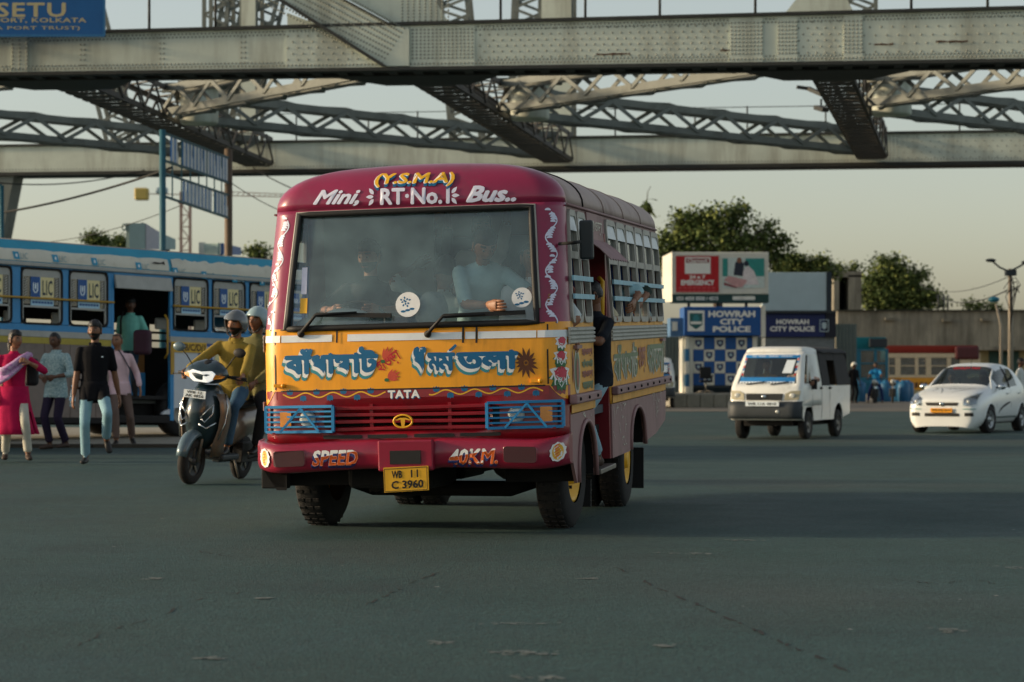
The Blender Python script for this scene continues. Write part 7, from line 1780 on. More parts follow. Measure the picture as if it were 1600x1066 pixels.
# ------------------------------------------------------------------ people in and on the minibus, drivers
def bus_local(v): return BW @ TILT @ Vector(v)
def in_bus(name, label, at, turn=0.0, **k):
    k.setdefault('legs', 'driver' in label)
    p = bus_local(at); return person(name, label, (p.x, p.y, p.z), -BTH + turn, **k)
sit = dict(pelvis=(0, .0, .13), ankles=((.11, -.42, -.30), (-.11, -.42, -.30)), kneepole=((.1, -.4, 1), (-.1, -.4, 1)), vox=.018)
SH = {k: cloth(k, c) for k, c in dict(charcoal='#2c2f33', white_shirt='#cfd6d4', grey_shirt='#8d9a97', pale_blue='#9fc3c8', salmon='#cf8d83', dark_green='#2f3d36', cream='#c8bd9f').items()}
in_bus('person', 'minibus driver in charcoal shirt holding the steering wheel', (-.52, 1.08, 1.12), 0, hands=((.17, -.42, .40), (-.17, -.42, .40)), elbowpole=((1, .2, -.6), (-1, .2, -.6)), head_dir=(-.3, -1, -.1), skin=1, shirt=SH['charcoal'], trousers=SH['charcoal'], sleeve=.5, hair='full', beard=True, **{**sit, 'vox': .015})
in_bus('person', 'passenger in pale blue shirt leaning forward behind the windscreen', (.38, .72, .80), R(35), pelvis=(0, .12, .62), ankles=((.11, -.1, .09), (-.11, -.1, .09)), lean=(-.25, -.75, 1), hands=((.16, -.62, .78), (-.22, -.55, .72)), head_dir=(-.1, -1, -.55), skin=1, shirt=SH['pale_blue'], trousers=cloth('plain_navy', '#20283a'), sleeve=.48, hair='full', vox=.015)
in_bus('person', 'passenger in salmon shirt seated at the corner of the windscreen', (.80, .85, 1.06), R(28), hands=((.12, -.30, .2), (-.12, -.30, .2)), head_dir=(-.9, -.6, -.4), skin=1, shirt=SH['salmon'], trousers=SH['charcoal'], hair='full', **{**sit, 'vox': .015})
in_bus('person', 'passenger in grey shirt with strap sitting beside the driver', (.02, 1.05, 1.0), R(160), head_dir=(0, -1, -.2), skin=2, shirt=SH['grey_shirt'], trousers=SH['charcoal'], hair='short', **sit)
for k, (x, y, z, sh, tr, lab) in enumerate(((.15, 1.75, .78, 'white_shirt', .3, 'passenger standing in the aisle in a white shirt'), (-.35, 2.2, .78, 'dark_green', -.2, 'passenger standing in the aisle in dark green'), (.45, 2.5, .78, 'charcoal', .5, 'passenger standing behind the doorway in charcoal'))):
    in_bus('person', lab, (x, y, z), tr, H=1.45, hands=((.2, -.1, 1.62), (-.24, -.03, .75)), elbowpole=((1, 0, .3), (-.3, .9, 0)), skin=k % 3, shirt=SH[sh], trousers=SH['charcoal'], hair='full', vox=.018)
for y, sh, x, lab, hx_ in ((.62, 'white_shirt', .74, 'passenger in white shirt at the front side window', -.1), (2.62, 'cream', .72, 'passenger in cream shirt at the side window next to the door', -.1), (3.30, 'pale_blue', .74, 'passenger in pale blue with elbow out of the side window', .36), (4.0, 'dark_green', .72, 'passenger in dark green at the fourth rear side window', .34), (4.7, 'grey_shirt', .72, 'passenger in grey at the last but one side window', -.1)):
    if y < 1: k_ = dict(sit)
    else: k_ = dict(sit)
    in_bus('person', lab, (x, y, 1.06), 0, hands=((hx_ if hx_ > 0 else .16, -.05 if hx_ > 0 else -.28, .50 if hx_ > 0 else .24), (-.12, -.28, .2)), elbowpole=((1.2, .2, -.1), (-.3, .8, -.4)), head_dir=(.3, -1, 0), skin=1, shirt=SH[sh], trousers=SH['charcoal'], sleeve=.5, hair='short', **k_)
# man hanging at the open door
p = bus_local((1.01, 1.70, .335)); c_nv = cloth('dark_navy_tee', '#22262d')
person('person', 'man in dark tee shirt and jeans standing on the step of the minibus', (p.x, p.y, p.z), -BTH + R(-40), H=1.46, pelvis=(.0, .02, .70), lean=(.02, -.10, 1), ankles=((.08, -.06, .08), (-.08, .06, .08)), toes=((.2, -1, 0), (.0, -1, 0)), kneepole=((.2, -1, .1), (.0, -1, .1)), hands=((.10, -.34, .98), (-.16, -.30, 1.08)), elbowpole=((.9, .1, -.8), (-.4, .6, -1)),
       head_dir=(-.5, -1, -.35), skin=0, shirt=c_nv, trousers=cloth('faded_jeans', '#7fa0ae', c2='#9bb8c2', scale=4), shoes=M_sole, sleeve=.42, hair='full', hem=.02, girth=.88)
# van driver and hatchback driver
def in_veh(o, label, at, **k):
    p = o.matrix_basis @ Vector(at); return person('person', label, (p.x, p.y, p.z), o.rotation_euler.z, vox=.02, **k)
low = dict(pelvis=(0, 0, .10), ankles=((.11, -.5, -.1), (-.11, -.5, -.1)), kneepole=((.1, -.4, 1), (-.1, -.4, 1)))
in_veh(van, 'mini van driver in pale peach shirt with elbow at the window', (.36, 1.12, .70), hands=((.42, -.30, .42), (.0, -.45, .42)), elbowpole=((1.3, .2, -.2), (-1, .2, -.5)), skin=0, shirt=cloth('peach', '#d9b7a6'), trousers=SH['charcoal'], hair='full', **low)
in_veh(van, 'passenger in tan shirt behind the mini van windscreen', (-.30, 1.15, .70), hands=((.15, -.3, .2), (-.15, -.3, .2)), skin=1, shirt=cloth('tan', '#a98a63'), trousers=SH['charcoal'], hair='short', **low)
in_veh(swift, 'driver of the white hatchback in dark shirt', (.36, 1.75, .46), hands=((.2, -.42, .45), (-.1, -.42, .45)), elbowpole=((1, .2, -.5), (-1, .2, -.5)), skin=0, shirt=SH['charcoal'], trousers=SH['charcoal'], hair='full', **low)
in_veh(swift, 'front passenger of the white hatchback in orange top', (-.36, 1.78, .44), hands=((.15, -.3, .2), (-.15, -.3, .2)), skin=1, shirt=cloth('orange_top', '#b8672f'), trousers=SH['charcoal'], hair='long', **low)
# bundles on the dashboard
def bundle(name, label, at, size, m, seed):
    r_ = random.Random(seed); p = bus_local(at); q_ = MB(); n, k = 18, 10; vs = []
    for j in range(k + 1):
        ph = math.pi * j / k
        for i in range(n):
            th = 2 * math.pi * i / n; e = 1 + .12 * noise.noise(Vector((math.cos(th) * 2, math.sin(th) * 2, ph * 2 + seed))); sq = lambda c: math.copysign(abs(c) ** .6, c)
            vs.append(Vector((size[0] * sq(math.cos(th)) * math.sin(ph) ** .6 * e, size[1] * sq(math.sin(th)) * math.sin(ph) ** .6 * e, size[2] * (1 - math.cos(ph)) / 2 * (1 + .1 * math.sin(3 * th)))))
    q_.add(vs, [(j * n + i, j * n + (i + 1) % n, (j + 1) * n + (i + 1) % n, (j + 1) * n + i) for j in range(k) for i in range(n)], 0, True)
    o = q_.build(name, m); o.location = p; o.rotation_euler = (0, 0, -BTH); tag(o, label, 'bag')
bundle('white_bundle', 'pale plastic bundle on the dashboard in front of the driver', (-.50, .30, 1.375), (.17, .09, .15), mat('pale_plastic', '#b9c4c2', .5, var=.15, scale=9, bump=.6, bscale=14), 2)
bundle('cloth_bundle', 'crumpled grey cloth at the left corner of the windscreen', (-.74, .30, 1.375), (.11, .09, .10), mat('grey_cloth', '#7c8280', .9), 5)
bundle('grey_bag', 'grey bag behind the round sticker in the middle of the windscreen', (.10, .33, 1.375), (.11, .09, .24), mat('grey_nylon', '#83918f', .8, var=.15, scale=8, bump=.4, bscale=12), 8)
# ------------------------------------------------------------------ right background: police kiosks, hoardings, building
M_pblue = mat('kiosk_sign_blue', '#0d4f92', .5, var=.06, scale=3)
M_pnavy = mat('kiosk_sign_navy', '#0c1e55', .5, var=.08, scale=3)
M_offw = mat('painted_offwhite', '#d8d6c8', .7, var=.07, scale=3, dirt='#a19b88', dirt_amt=.2, dirt_scale=2)
M_paleb = mat('board_back_pale_blue', '#a9bcc0', .6, var=.06, scale=1.5, dirt='#8ba0a4', dirt_amt=.2, dirt_scale=1)
M_hred = mat('hoarding_red', '#b8141b', .5, var=.05, scale=3)
M_dgreen = mat('hoarding_dark_green', '#17403c', .5, var=.1)
M_letter = mat('sign_letter_white', '#ecebe2', .6, var=.05, scale=20)
def zpx(py, D): return CAMH + (HY - py) / FPX * D
def xpx(px, D): return (px - HX) / FPX * D
class Board:
    """upright rectangle seen at pixel box, at distance D; local origin at its lower left, u right, v up (metres)"""
    def __init__(s, x0, y0, x1, y1, D): s.D = D; s.o = Vector((xpx(x0, D), D, zpx(y1, D))); s.w = xpx(x1, D) - xpx(x0, D); s.h = zpx(y0, D) - zpx(y1, D); s.x0, s.y0, s.x1, s.y1 = x0, y0, x1, y1
    def uv(s, px, py): return (px - s.x0) / (s.x1 - s.x0) * s.w, (s.y1 - py) / (s.y1 - s.y0) * s.h
def bbox(mb, x0, y0, x1, y1, D, d0, d1, mi=0, O=Vector((0, 0, 0))):
    mb.box(Vector((xpx(x0, D), D + d0, zpx(y1, D))) - O, Vector((xpx(x1, D), D + d1, zpx(y0, D))) - O, mi); return mb
gk = lambda px, D: gz(xpx(px, D), D)
# police kiosk
DK = 92.0
kio = thing('police_kiosk', 'blue police kiosk with white capitals and checked panels behind the van', 'kiosk', (xpx(1130, DK), DK, gk(1130, DK)))
O = kio.location
q_ = MB(); bbox(q_, 1067, 480, 1187, 525, DK, -.5, 1.8, 0, O); sg = q_.build('sign_box', M_pblue, parent=kio, bevel=.03)
q_ = MB(); bbox(q_, 1187.3, 478, 1194, 527, DK, -.52, -.1, 0, O); q_.build('sign_edge', M_offw, parent=sg)
q_ = MB(); bbox(q_, 1047, 497, 1066.6, 526, DK, -.2, 1.7, 0, O); ls_ = q_.build('side_sign', mat('kiosk_side_blue', '#4a6f93', .6), parent=kio)
q_ = MB(); bbox(q_, 1050, 503, 1058, 517, DK, -.23, -.205, 0, O); q_.build('side_notice', M_offw, parent=ls_)
fm = lambda D, dd: (lambda u, v, t: Vector((xpx(u, D), D + dd - t, zpx(-v, D))) - O)
tx = MB(); m_ = fm(DK, -.5)
for w, x0, x1, y0, y1 in (('HOWRAH', 1105, 1178, 486, 496.5), ('CITY', 1123, 1160, 498.5, 508), ('POLICE', 1112, 1171, 510, 519.5)): put_text(tx, w, x0, x1, -y1, -y0, m_, 0, .05, 0, 1, .01)
tx.build('lettering', M_letter, parent=sg)
q_ = MB(); decal(q_, [(1073, -518), (1099, -518), (1099, -486), (1073, -486)], m_, 0, .008); decal(q_, [(1076, -490), (1076, -508), (1086, -515), (1096, -508), (1096, -490)], m_, 1, .014); decal(q_, ell(1086, -499, 5, 7, 12), m_, 2, .018); decal(q_, [(1077, -503), (1095, -503), (1095, -507), (1077, -507)], m_, 0, .02); q_.build('crest', [M_letter, mat('crest_green', '#1f5c5c', .5), mat('crest_teal', '#2f7d86', .5)], parent=sg)
for x0, x1 in ((1070, 1076), (1175, 1182)):
    post = None
    for k in range(5):
        ya, yb = 526 + k * 19.5, 526 + (k + 1) * 19.5; q_ = MB(); bbox(q_, x0, ya, x1, min(yb, 622), DK, -.3, -.05, 0, O); o = q_.build('post_band', M_offw if k % 2 == 0 else mat('post_blue', '#2f6c93', .6), parent=kio)
q_ = MB(); bbox(q_, 1071, 525.3, 1183, 624, DK, 1.5, 1.7, 0, O); q_.build('back_wall', mat('kiosk_inner', '#39474d', .8, var=.2), parent=kio)
q_ = MB(); bbox(q_, 1066, 525.3, 1069.7, 622, DK, -.1, 1.7, 0, O); q_.build('side_wall', M_offw, parent=kio)
q_ = MB(); bbox(q_, 1076.5, 527, 1082, 622, DK, -.25, -.1, 0, O); q_.build('white_panel', M_offw, parent=kio)
for r_ in range(4):
    for c in range(6):
        x0, y0 = 1082.5 + c * 16.8, 528 + r_ * 18.6; wh = (r_ + c) % 2 == 0
        q_ = MB(); bbox(q_, x0, y0, x0 + 16.4, y0 + 18.2, DK, -.2, -.15, 0, O); pn = q_.build('check_panel', M_offw if wh else M_pblue, parent=kio)
        if wh:
            q_ = MB(); mm_ = fm(DK, -.2); cx, cy = x0 + 8.2, y0 + 9; decal(q_, [(cx - 5, -cy + 5.5), (cx + 5, -cy + 5.5), (cx + 5, -cy - 1), (cx, -cy - 6), (cx - 5, -cy - 1)], mm_, 0, .008); decal(q_, ell(cx, -cy + 1, 2.6, 2.6, 8), mm_, 1, .012); q_.build('panel_crest', [M_pnavy, M_paleb], parent=pn)
q_ = MB(); bbox(q_, 1084, 603, 1180, 606, DK, -.2, .8, 0, O); bbox(q_, 1140, 604, 1143, 622, DK, -.1, .0, 0, O); q_.build('counter', M_plast, parent=kio)
# office chair in front of it
ch = thing('office_chair', 'black swivel chair with star base in front of the kiosk', 'chair', (xpx(1103, DK - 1.2), DK - 1.2, .26))
O2 = ch.location
q_ = MB(); q_.box((-.24, -.22, .42), (.24, .22, .50)); q_.build('seat', M_blk, parent=ch, bevel=.03)
q_ = MB(); q_.box((-.22, .18, .55), (.22, .25, 1.0)); q_.build('backrest', M_blk, parent=ch, bevel=.03)
q_ = MB(); q_.tube([(0, 0, .1), (0, 0, .42)], .03, 8); q_.build('column', M_steelr, parent=ch)
for k in range(5): a = 2 * math.pi * k / 5 + .3; q_ = MB(); q_.tube([(0, 0, .12), (.3 * math.cos(a), .3 * math.sin(a), .06)], .022, 6); q_.ball((.3 * math.cos(a), .3 * math.sin(a), .035), .035, 8, 6); q_.build('base_arm', M_steelr, parent=ch)
q_ = MB(); q_.tube([(.2, .2, .5), (.27, .15, .68), (.27, -.12, .68)], .02, 6); q_.build('armrest', M_blk, parent=ch)
# plinth
pl0 = thing('concrete_plinth', 'low pale concrete plinth in front of the police kiosk', 'plinth', (xpx(1120, 88.5), 88.5, gk(1120, 88.5)))
for k in range(7):
    xa = 1052 + 21 * k; q_ = MB(); q_.box(Vector((xpx(xa, 88.5), 88.5, gk(1120, 88.5))) - pl0.location, Vector((xpx(xa + 20.6, 88.5), 93.6, .27)) - pl0.location); q_.build('concrete_block', M_conc, parent=pl0, bevel=.04)
# hospital hoarding on the kiosk roof
DH = 92.3
hb = thing('hospital_hoarding', 'red and white hospital hoarding box above the police kiosk', 'billboard', (xpx(1126, DH), DH, zpx(472, DH)))
O = hb.location
q_ = MB(); bbox(q_, 1052, 394, 1201, 460, DH, 0, 1.3, 0, O); bx_ = q_.build('box', M_offw, parent=hb, bevel=.03)
q_ = MB(); q_.add([Vector((xpx(1052, DH), DH, zpx(394, DH))) - O, Vector((xpx(1052, DH), DH, zpx(472, DH))) - O, Vector((xpx(1041, DH), DH + 1.6, zpx(470, DH))) - O, Vector((xpx(1041, DH), DH + 1.6, zpx(398, DH))) - O], [(0, 1, 2, 3)]); q_.build('side_panel', M_offw, parent=hb, solid=.05)
q_ = MB(); bbox(q_, 1050, 460.3, 1201, 473, DH, -.05, 1.2, 0, O); fs_ = q_.build('footer_strip', M_dgreen, parent=hb)
m_ = fm(DH, 0)
q_ = MB(); decal(q_, [(1056, -457), (1123, -457), (1123, -400), (1056, -400)], m_, 0, .02); rp_ = q_.build('red_panel', M_hred, parent=hb)
q_ = MB(); decal(q_, [(1070, -428), (1110, -428), (1110, -402), (1070, -402)], m_, 0, .026); q_.build('logo_card', M_letter, parent=rp_)
q_ = MB(); decal(q_, [(1072, -411), (1108, -411), (1108, -404), (1072, -404)], m_, 0, .030); q_.build('logo_bar', mat('logo_maroon', '#8e1420', .5), parent=rp_)
tx = MB(); put_text(tx, 'Charnock', 1074, 1106, -410.5, -404.5, m_, 0, .03, 0, 1, .034); put_text(tx, '24 x 7', 1077, 1102, -436, -430, m_, 0, .05, 0, 1, .026); put_text(tx, 'EMERGENCY', 1064, 1116, -446, -437.5, m_, 0, .05, 0, 1, .026); tx.build('lettering', M_letter, parent=rp_)
tx = MB(); 
for y in (449, 454):
    for k in range(8): decal(tx, [(1060 + 7.4 * k, -y - 2), (1065.5 + 7.4 * k, -y - 2), (1065.5 + 7.4 * k, -y), (1060 + 7.4 * k, -y)], m_, 0, .026)
tx.build('small_print', mat('print_pink', '#d2595a', .6), parent=rp_, kind='stuff')
PH = [mat('print_' + k, c, .5, var=.15, scale=9) for k, c in (('curtain', '#2f8f86'), ('pale_wall', '#c9d6cf'), ('suit', '#262b3a'), ('coat', '#e0d6d4'), ('bed', '#c99a97'), ('face', '#8a5a44'), ('bedframe', '#8a4a4f'))]
q_ = MB(); decal(q_, [(1129, -450), (1194, -450), (1194, -403), (1129, -403)], m_, 1, .02); decal(q_, [(1165, -432), (1194, -432), (1194, -404), (1165, -404)], m_, 0, .024); decal(q_, [(1129, -432), (1137, -432), (1137, -404), (1129, -404)], m_, 0, .024)
decal(q_, [(1146, -430), (1162, -432), (1162, -412), (1156, -407), (1149, -410)], m_, 2, .028); decal(q_, ell(1155, -407, 4, 4.5, 10), m_, 5, .032); decal(q_, [(1160, -445), (1186, -445), (1178, -424), (1168, -414), (1161, -424)], m_, 3, .030); decal(q_, ell(1166, -412, 4, 4.5, 10), m_, 2, .034)
decal(q_, [(1131, -438), (1138, -431), (1168, -438), (1160, -449), (1150, -449)], m_, 4, .033); decal(q_, [(1131, -441), (1152, -449), (1150, -450), (1131, -446)], m_, 6, .036); q_.build('photo_print', PH, parent=hb)
tx = MB(); put_text(tx, '033 4050 0500 / 4515', 1057, 1122, -469.5, -463.5, fm(DH, -.05), 0, .03, 0, 1, .01); tx.build('lettering', M_letter, parent=fs_)
q_ = MB(); decal(q_, [(1145, -469), (1144, -466), (1145, -463), (1179, -463), (1180, -466), (1179, -469)], fm(DH, -.05), 0, .01); q_.build('web_address_panel', M_offw, parent=fs_)
for x in (1075, 1120, 1165): q_ = MB(); bbox(q_, x, 473.3, x + 4, 480, DH, .2, .4, 0, O); q_.build('support_post', M_plast, parent=hb)
# second kiosk and the pale back of a hoarding
DN = 99.0
k2 = thing('police_booth', 'navy police booth sign half hidden behind the mini van', 'kiosk', (xpx(1250, DN), DN, gk(1250, DN)))
O = k2.location
q_ = MB(); bbox(q_, 1192, 490, 1290, 527, DN, 0, 1.6, 0, O); s2 = q_.build('sign_box', M_pnavy, parent=k2, bevel=.03)
q_ = MB(); bbox(q_, 1290.3, 488, 1306, 527, DN, -.05, 1.6, 0, O); q_.build('sign_end', mat('navy_black', '#0b0f22', .6), parent=k2)
q_ = MB(); bbox(q_, 1188, 485.5, 1306, 489.6, DN, -.15, 1.7, 0, O); q_.build('sign_roof', M_plast, parent=k2)
m_ = fm(DN, 0); tx = MB(); put_text(tx, 'HOWRAH', 1213, 1264, -507, -499, m_, 0, .04, 0, 1, .01); put_text(tx, 'CITY POLICE', 1203, 1273, -518, -510, m_, 0, .04, 0, 1, .01); tx.build('lettering', M_letter, parent=s2)
q_ = MB()
for a, b in (((1281, -518), (1294, -518)), ((1294, -518), (1294, -500)), ((1294, -500), (1281, -500)), ((1281, -500), (1281, -518))): stroke(q_, [a, b], 1.2, fm(DN, -.06), 0, .01)
decal(q_, [(1284, -504), (1291, -504), (1291, -512), (1287.5, -515), (1284, -512)], fm(DN, -.06), 0, .012); q_.build('crest', M_paleb, parent=s2)
q_ = MB(); bbox(q_, 1196, 527.3, 1304, 630, DN, .1, 1.5, 0, O); q_.build('booth_wall', mat('booth_grey', '#6c7375', .8, var=.15), parent=k2)
pb = thing('blank_hoarding', 'blank pale blue back of a hoarding above the navy booth', 'billboard', (xpx(1250, DN), DN + .4, zpx(489, DN)))
O = pb.location
q_ = MB(); bbox(q_, 1193, 425, 1294, 489, DN, .5, .9, 0, O); q_.build('board', M_paleb, parent=pb, bevel=.02)
q_ = MB(); bbox(q_, 1294.3, 424, 1302, 489, DN, .45, 1.1, 0, O); q_.build('board_edge', mat('edge_dark_blue', '#1b2a33', .6), parent=pb)
for x in (1210, 1275): q_ = MB(); bbox(q_, x, 426, x + 3, 489, DN, .95, 1.05, 0, O); q_.build('frame_post', M_plast, parent=pb)
# long stained building
DB = 138.0
M_stain = mat('stained_concrete', '#9b9482', .9, var=.18, scale=.7, bump=.2, bscale=4, dirt='#2c2a24', dirt_amt=1.0, dirt_scale=1.6, streak=True)
M_ochre = mat('ochre_plaster', '#a2966f', .9, var=.12, scale=.8, dirt='#6e654c', dirt_amt=.3, dirt_scale=.5, streak=True)
bd = thing('low_building', 'long low concrete building with dark water stains on its parapet', 'building', (xpx(1460, DB), DB, gk(1460, DB)))
O = bd.location
q_ = MB(); bbox(q_, 1308, 486.5, 1760, 545, DB, -.3, 12, 0, O); pr_ = q_.build('parapet', M_stain, parent=bd)
q_ = MB(); bbox(q_, 1306, 484.5, 1760, 486.2, DB, -.5, 12.2, 0, O); q_.build('coping', mat('dark_mossy', '#33352b', .9), parent=bd)
q_ = MB(); bbox(q_, 1360, 542, 1760, 547.5, DB, -1.2, -.32, 0, O); q_.build('sun_shade', M_stain, parent=bd)
q_ = MB(); bbox(q_, 1308, 545.3, 1760, 626, DB, 0, 12, 0, O); q_.build('wall', M_ochre, parent=bd)
M_gwin = mat('green_shutter', '#23453d', .6, var=.15)
for x0, x1, y0, y1 in ((1380, 1411, 549, 560), (1447, 1498, 549, 562), (1545, 1592, 549, 585), (1640, 1690, 549, 585)):
    q_ = MB(); bbox(q_, x0, y0, x1, y1, DB, -.06, .1, 0, O); w_ = q_.build('window', M_gwin, parent=bd)
    n = int((x1 - x0) / 12)
    for k in range(1, n): q_ = MB(); bbox(q_, x0 + (x1 - x0) * k / n - .6, y0, x0 + (x1 - x0) * k / n + .6, y1, DB, -.1, -.065, 0, O); q_.build('mullion', mat('mullion_dark', '#152925', .6), parent=w_)
for x, y in ((1380, 497), (1470, 499), (1530, 498)): q_ = MB(); bbox(q_, x, y, x + 16, y + 4, DB, -.7, -.3, 0, O); q_.build('rain_spout', M_stain, parent=bd)
tw = thing('stair_tower', 'small weathered stair tower at the end of the low building roof', 'building', (xpx(1323, DB + 3), DB + 3, zpx(485, DB + 3)))
O = tw.location
for x0, x1, y0, y1 in ((1303, 1311, 430, 486), (1326, 1346, 430, 486), (1302, 1347, 424, 433)): q_ = MB(); bbox(q_, x0, y0, x1, y1, DB + 3, 0, 3, 0, O); q_.build('wall', M_stain, parent=tw)
q_ = MB(); bbox(q_, 1311, 433, 1326, 486, DB + 3, 2.0, 2.2, 0, O); q_.build('dark_opening', M_dark, parent=tw)
# far buses
def far_bus(name, label, x0, x1, ytop, D, mroof, mband, mlow, front, windows, ymid, ylow):
    b_ = thing(name, label, 'bus', (xpx((x0 + x1) / 2, D), D, gk((x0 + x1) / 2, D))); O = b_.location; yb = HY + FPX * (CAMH - O.z - .35) / D
    rs = []
    for k in range(9): a = math.pi * k / 8 / 2; rs.append([Vector((xpx(x, D), D + .35 * (1 - math.cos(math.pi / 2 - a)) , zpx(ytop + (ymid - ytop) * (1 - math.sin(a)) , D))) - O for x in (x0, (x0 + x1) / 2, x1 - (4 if front else 0))])
    rs.append([p + Vector((0, 2.0, 0)) for p in rs[-1]])
    q_ = MB(); q_.rings(rs, 0, False, False); q_.build('roof', mroof, parent=b_)
    q_ = MB(); bbox(q_, x0, ymid + .3, x1, windows[0][2], D, -.02, .03, 0, O); q_.build('cantrail', mband, parent=b_)
    y0w, y1w = windows[0][2], windows[0][3]; edges = [x0] + [v for w in windows for v in w[:2]] + [x1]
    for a, c in zip(edges[::2], edges[1::2]): q_ = MB(); bbox(q_, a, y0w + .2, c, y1w - .2, D, 0, .06, 0, O); q_.build('window_post', mband, parent=b_)
    for a, c, y0, y1 in windows: q_ = MB(); bbox(q_, a, y0, c, y1, D, .05, .07, 0, O); q_.build('window_pane', M_wpane, parent=b_); q_ = MB(); bbox(q_, a, y0 + (y1 - y0) * .45, c, y0 + (y1 - y0) * .5, D, .0, .04, 0, O); q_.build('window_rail', mband, parent=b_)
    q_ = MB(); bbox(q_, x0, y1w, x1, ylow, D, -.01, .05, 0, O); q_.build('waist_panel', mband, parent=b_)
    q_ = MB(); bbox(q_, x0, ylow + .2, x1, yb, D, 0, .05, 0, O); lo = q_.build('lower_panel', mlow, parent=b_)
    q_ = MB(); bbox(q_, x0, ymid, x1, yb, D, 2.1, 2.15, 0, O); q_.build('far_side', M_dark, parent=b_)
    q_ = MB(); bbox(q_, x0, ymid + .5, x0 + .8, yb, D, .06, 2.1, 0, O); bbox(q_, x1 - .8, ymid + .5, x1, yb, D, .06, 2.1, 0, O); q_.build('end_wall', mlow, parent=b_)
    for x in (x0 + (x1 - x0) * .2, x0 + (x1 - x0) * .8):
        q_ = MB(); q_.lathe([(-.1, .001), (-.1, .4), (.15, .42), (.15, .001)], (0, 0, 0), 'Y', 20); w_ = q_.build('wheel', M_tyre, parent=b_); w_.location = Vector((xpx(x, D), D + .1, O.z + .42)) - O
    return b_, lo
M_cream = mat('bus_cream_frames', '#c3b293', .6, var=.1, scale=5)
M_tealbus = mat('bus_teal', '#1c6f86', .5, var=.12, scale=3)
fb, lo = far_bus('far_bus', 'teal bus parked between the mini van and the red roofed bus', 1318, 1388, 527, 106, mat('bus_teal_roof', '#2f9dac', .5, var=.1), M_tealbus, M_tealbus, True, [(1322, 1338, 548, 590), (1345, 1366, 548, 590), (1370, 1384, 548, 590)], 545, 600)
O = fb.location; q_ = MB(); bbox(q_, 1358, 529, 1386, 543, 106, -.08, .02, 0, O); q_.build('destination_box', M_plast, parent=fb, bevel=.03)
q_ = MB(); bbox(q_, 1345.5, 552, 1365.5, 588, 106, .09, .1, 0, O); q_.build('advert_poster', mat('poster_warm', '#b88a5a', .6, var=.4, scale=4), parent=fb)
fb2, lo = far_bus('far_bus', 'red roofed bus with yellow lower panel parked behind the white hatchback', 1385, 1532, 540, 127, mat('bus_red_roof', '#a8413a', .5, var=.1), M_cream, mat('bus_far_yellow', '#cf8f1d', .5, var=.12, scale=4), True, [(1389, 1399, 559, 586), (1407, 1430, 559, 586), (1435, 1447, 559, 586), (1455, 1480, 559, 586), (1486, 1500, 559, 586)], 552, 590)
O = fb2.location; q_ = MB(); bbox(q_, 1492, 541, 1530, 562, 127, -.12, .5, 0, O); db_ = q_.build('destination_box', mat('bus_dark_red', '#4a1518', .5), parent=fb2, bevel=.12)
q_ = MB()
for k in range(14): decal(q_, [(1392 + 7.4 * k, -605 - (k % 3)), (1397.5 + 7.4 * k, -605), (1397 + 7.4 * k, -597), (1392.4 + 7.4 * k, -598)], fm(127, 0), 0, .01)
q_.build('faded_lettering', mat('ink_brown', '#5a3a1c', .7), parent=lo)
# white van half behind the minibus
v2 = copy_tree(van); v2.location = (xpx(1022, 87), 87, gk(1022, 87)); v2.rotation_euler = (0, 0, R(-4)); v2.scale = (1, 1, 1); v2['label'] = 'white van half hidden behind the rear of the painted minibus'
# people and things in front of the far buses
DPp = 101
person('person', 'traffic policeman in white helmet and dark clothes behind the mini van', (xpx(1334, DPp), DPp, gk(1334, DPp)), R(20), H=1.72, skin=2, shirt=cloth('uniform_dark', '#16161a'), trousers=cloth('uniform_trousers', '#1b1b1f'), hair=None, helmet=True, vox=.022)
hp = [o for o in bpy.data.objects if o.get('label', '').startswith('traffic policeman')][0]
inf = dict(root=hp, HM=Matrix.Translation((0, -.022, 1.57)), k=1.0); helmet(inf, mat('helmet_white', '#dcdcd2', .35), visor=False)
M_bikeblk = mat('motorcycle_black', '#15151a', .4, var=.2, coat=.4)
def motorbike(label, px, D, rz):
    b_ = thing('motorcycle', label, 'motorcycle', (xpx(px, D), D, gk(px, D)), rz, 'motorcycles parked by the far buses')
    for y in (0, 1.28):
        q_ = MB(); q_.tube([(0, y + .29 * math.cos(2 * math.pi * k / 24), .29 + .29 * math.sin(2 * math.pi * k / 24)) for k in range(25)], .045, 8); w_ = q_.build('wheel', M_tyre, parent=b_)
        for k in range(6): q_ = MB(); q_.tube([(0, y, .29), (0, y + .27 * math.cos(math.pi * k / 3), .29 + .27 * math.sin(math.pi * k / 3))], .012, 5); q_.build('spoke', M_steelr, parent=w_)
    q_ = MB(); q_.tube([(0, .0, .29), (0, .22, .95)], .03, 8); q_.build('fork', M_steelr, parent=b_)
    q_ = MB(); q_.ball((0, .5, .82), (.15, .28, .13), 14, 10); q_.build('fuel_tank', M_bikeblk, parent=b_)
    q_ = MB(); q_.box((-.12, .7, .74), (.12, 1.35, .82)); q_.build('seat', M_seat, parent=b_, bevel=.03)
    q_ = MB(); q_.box((-.14, .4, .25), (.14, .85, .6)); q_.build('engine', M_plast, parent=b_, bevel=.03)
    q_ = MB(); q_.tube([(-.36, .3, 1.0), (-.1, .2, 1.02), (.1, .2, 1.02), (.36, .3, 1.0)], .016, 6); q_.build('handlebar', M_blk, parent=b_)
    q_ = MB(); q_.ball((0, .05, .9), (.1, .07, .1), 12, 8); q_.build('headlamp', M_lamp, parent=b_)
    return b_
motorbike('motorcycle under the man in bright blue shirt', 1366, 100, R(-12)); motorbike('dark motorcycle standing alone in front of the red roofed bus', 1395, 102, R(-8))
p = (xpx(1366, 100), 100, gk(1366, 100))
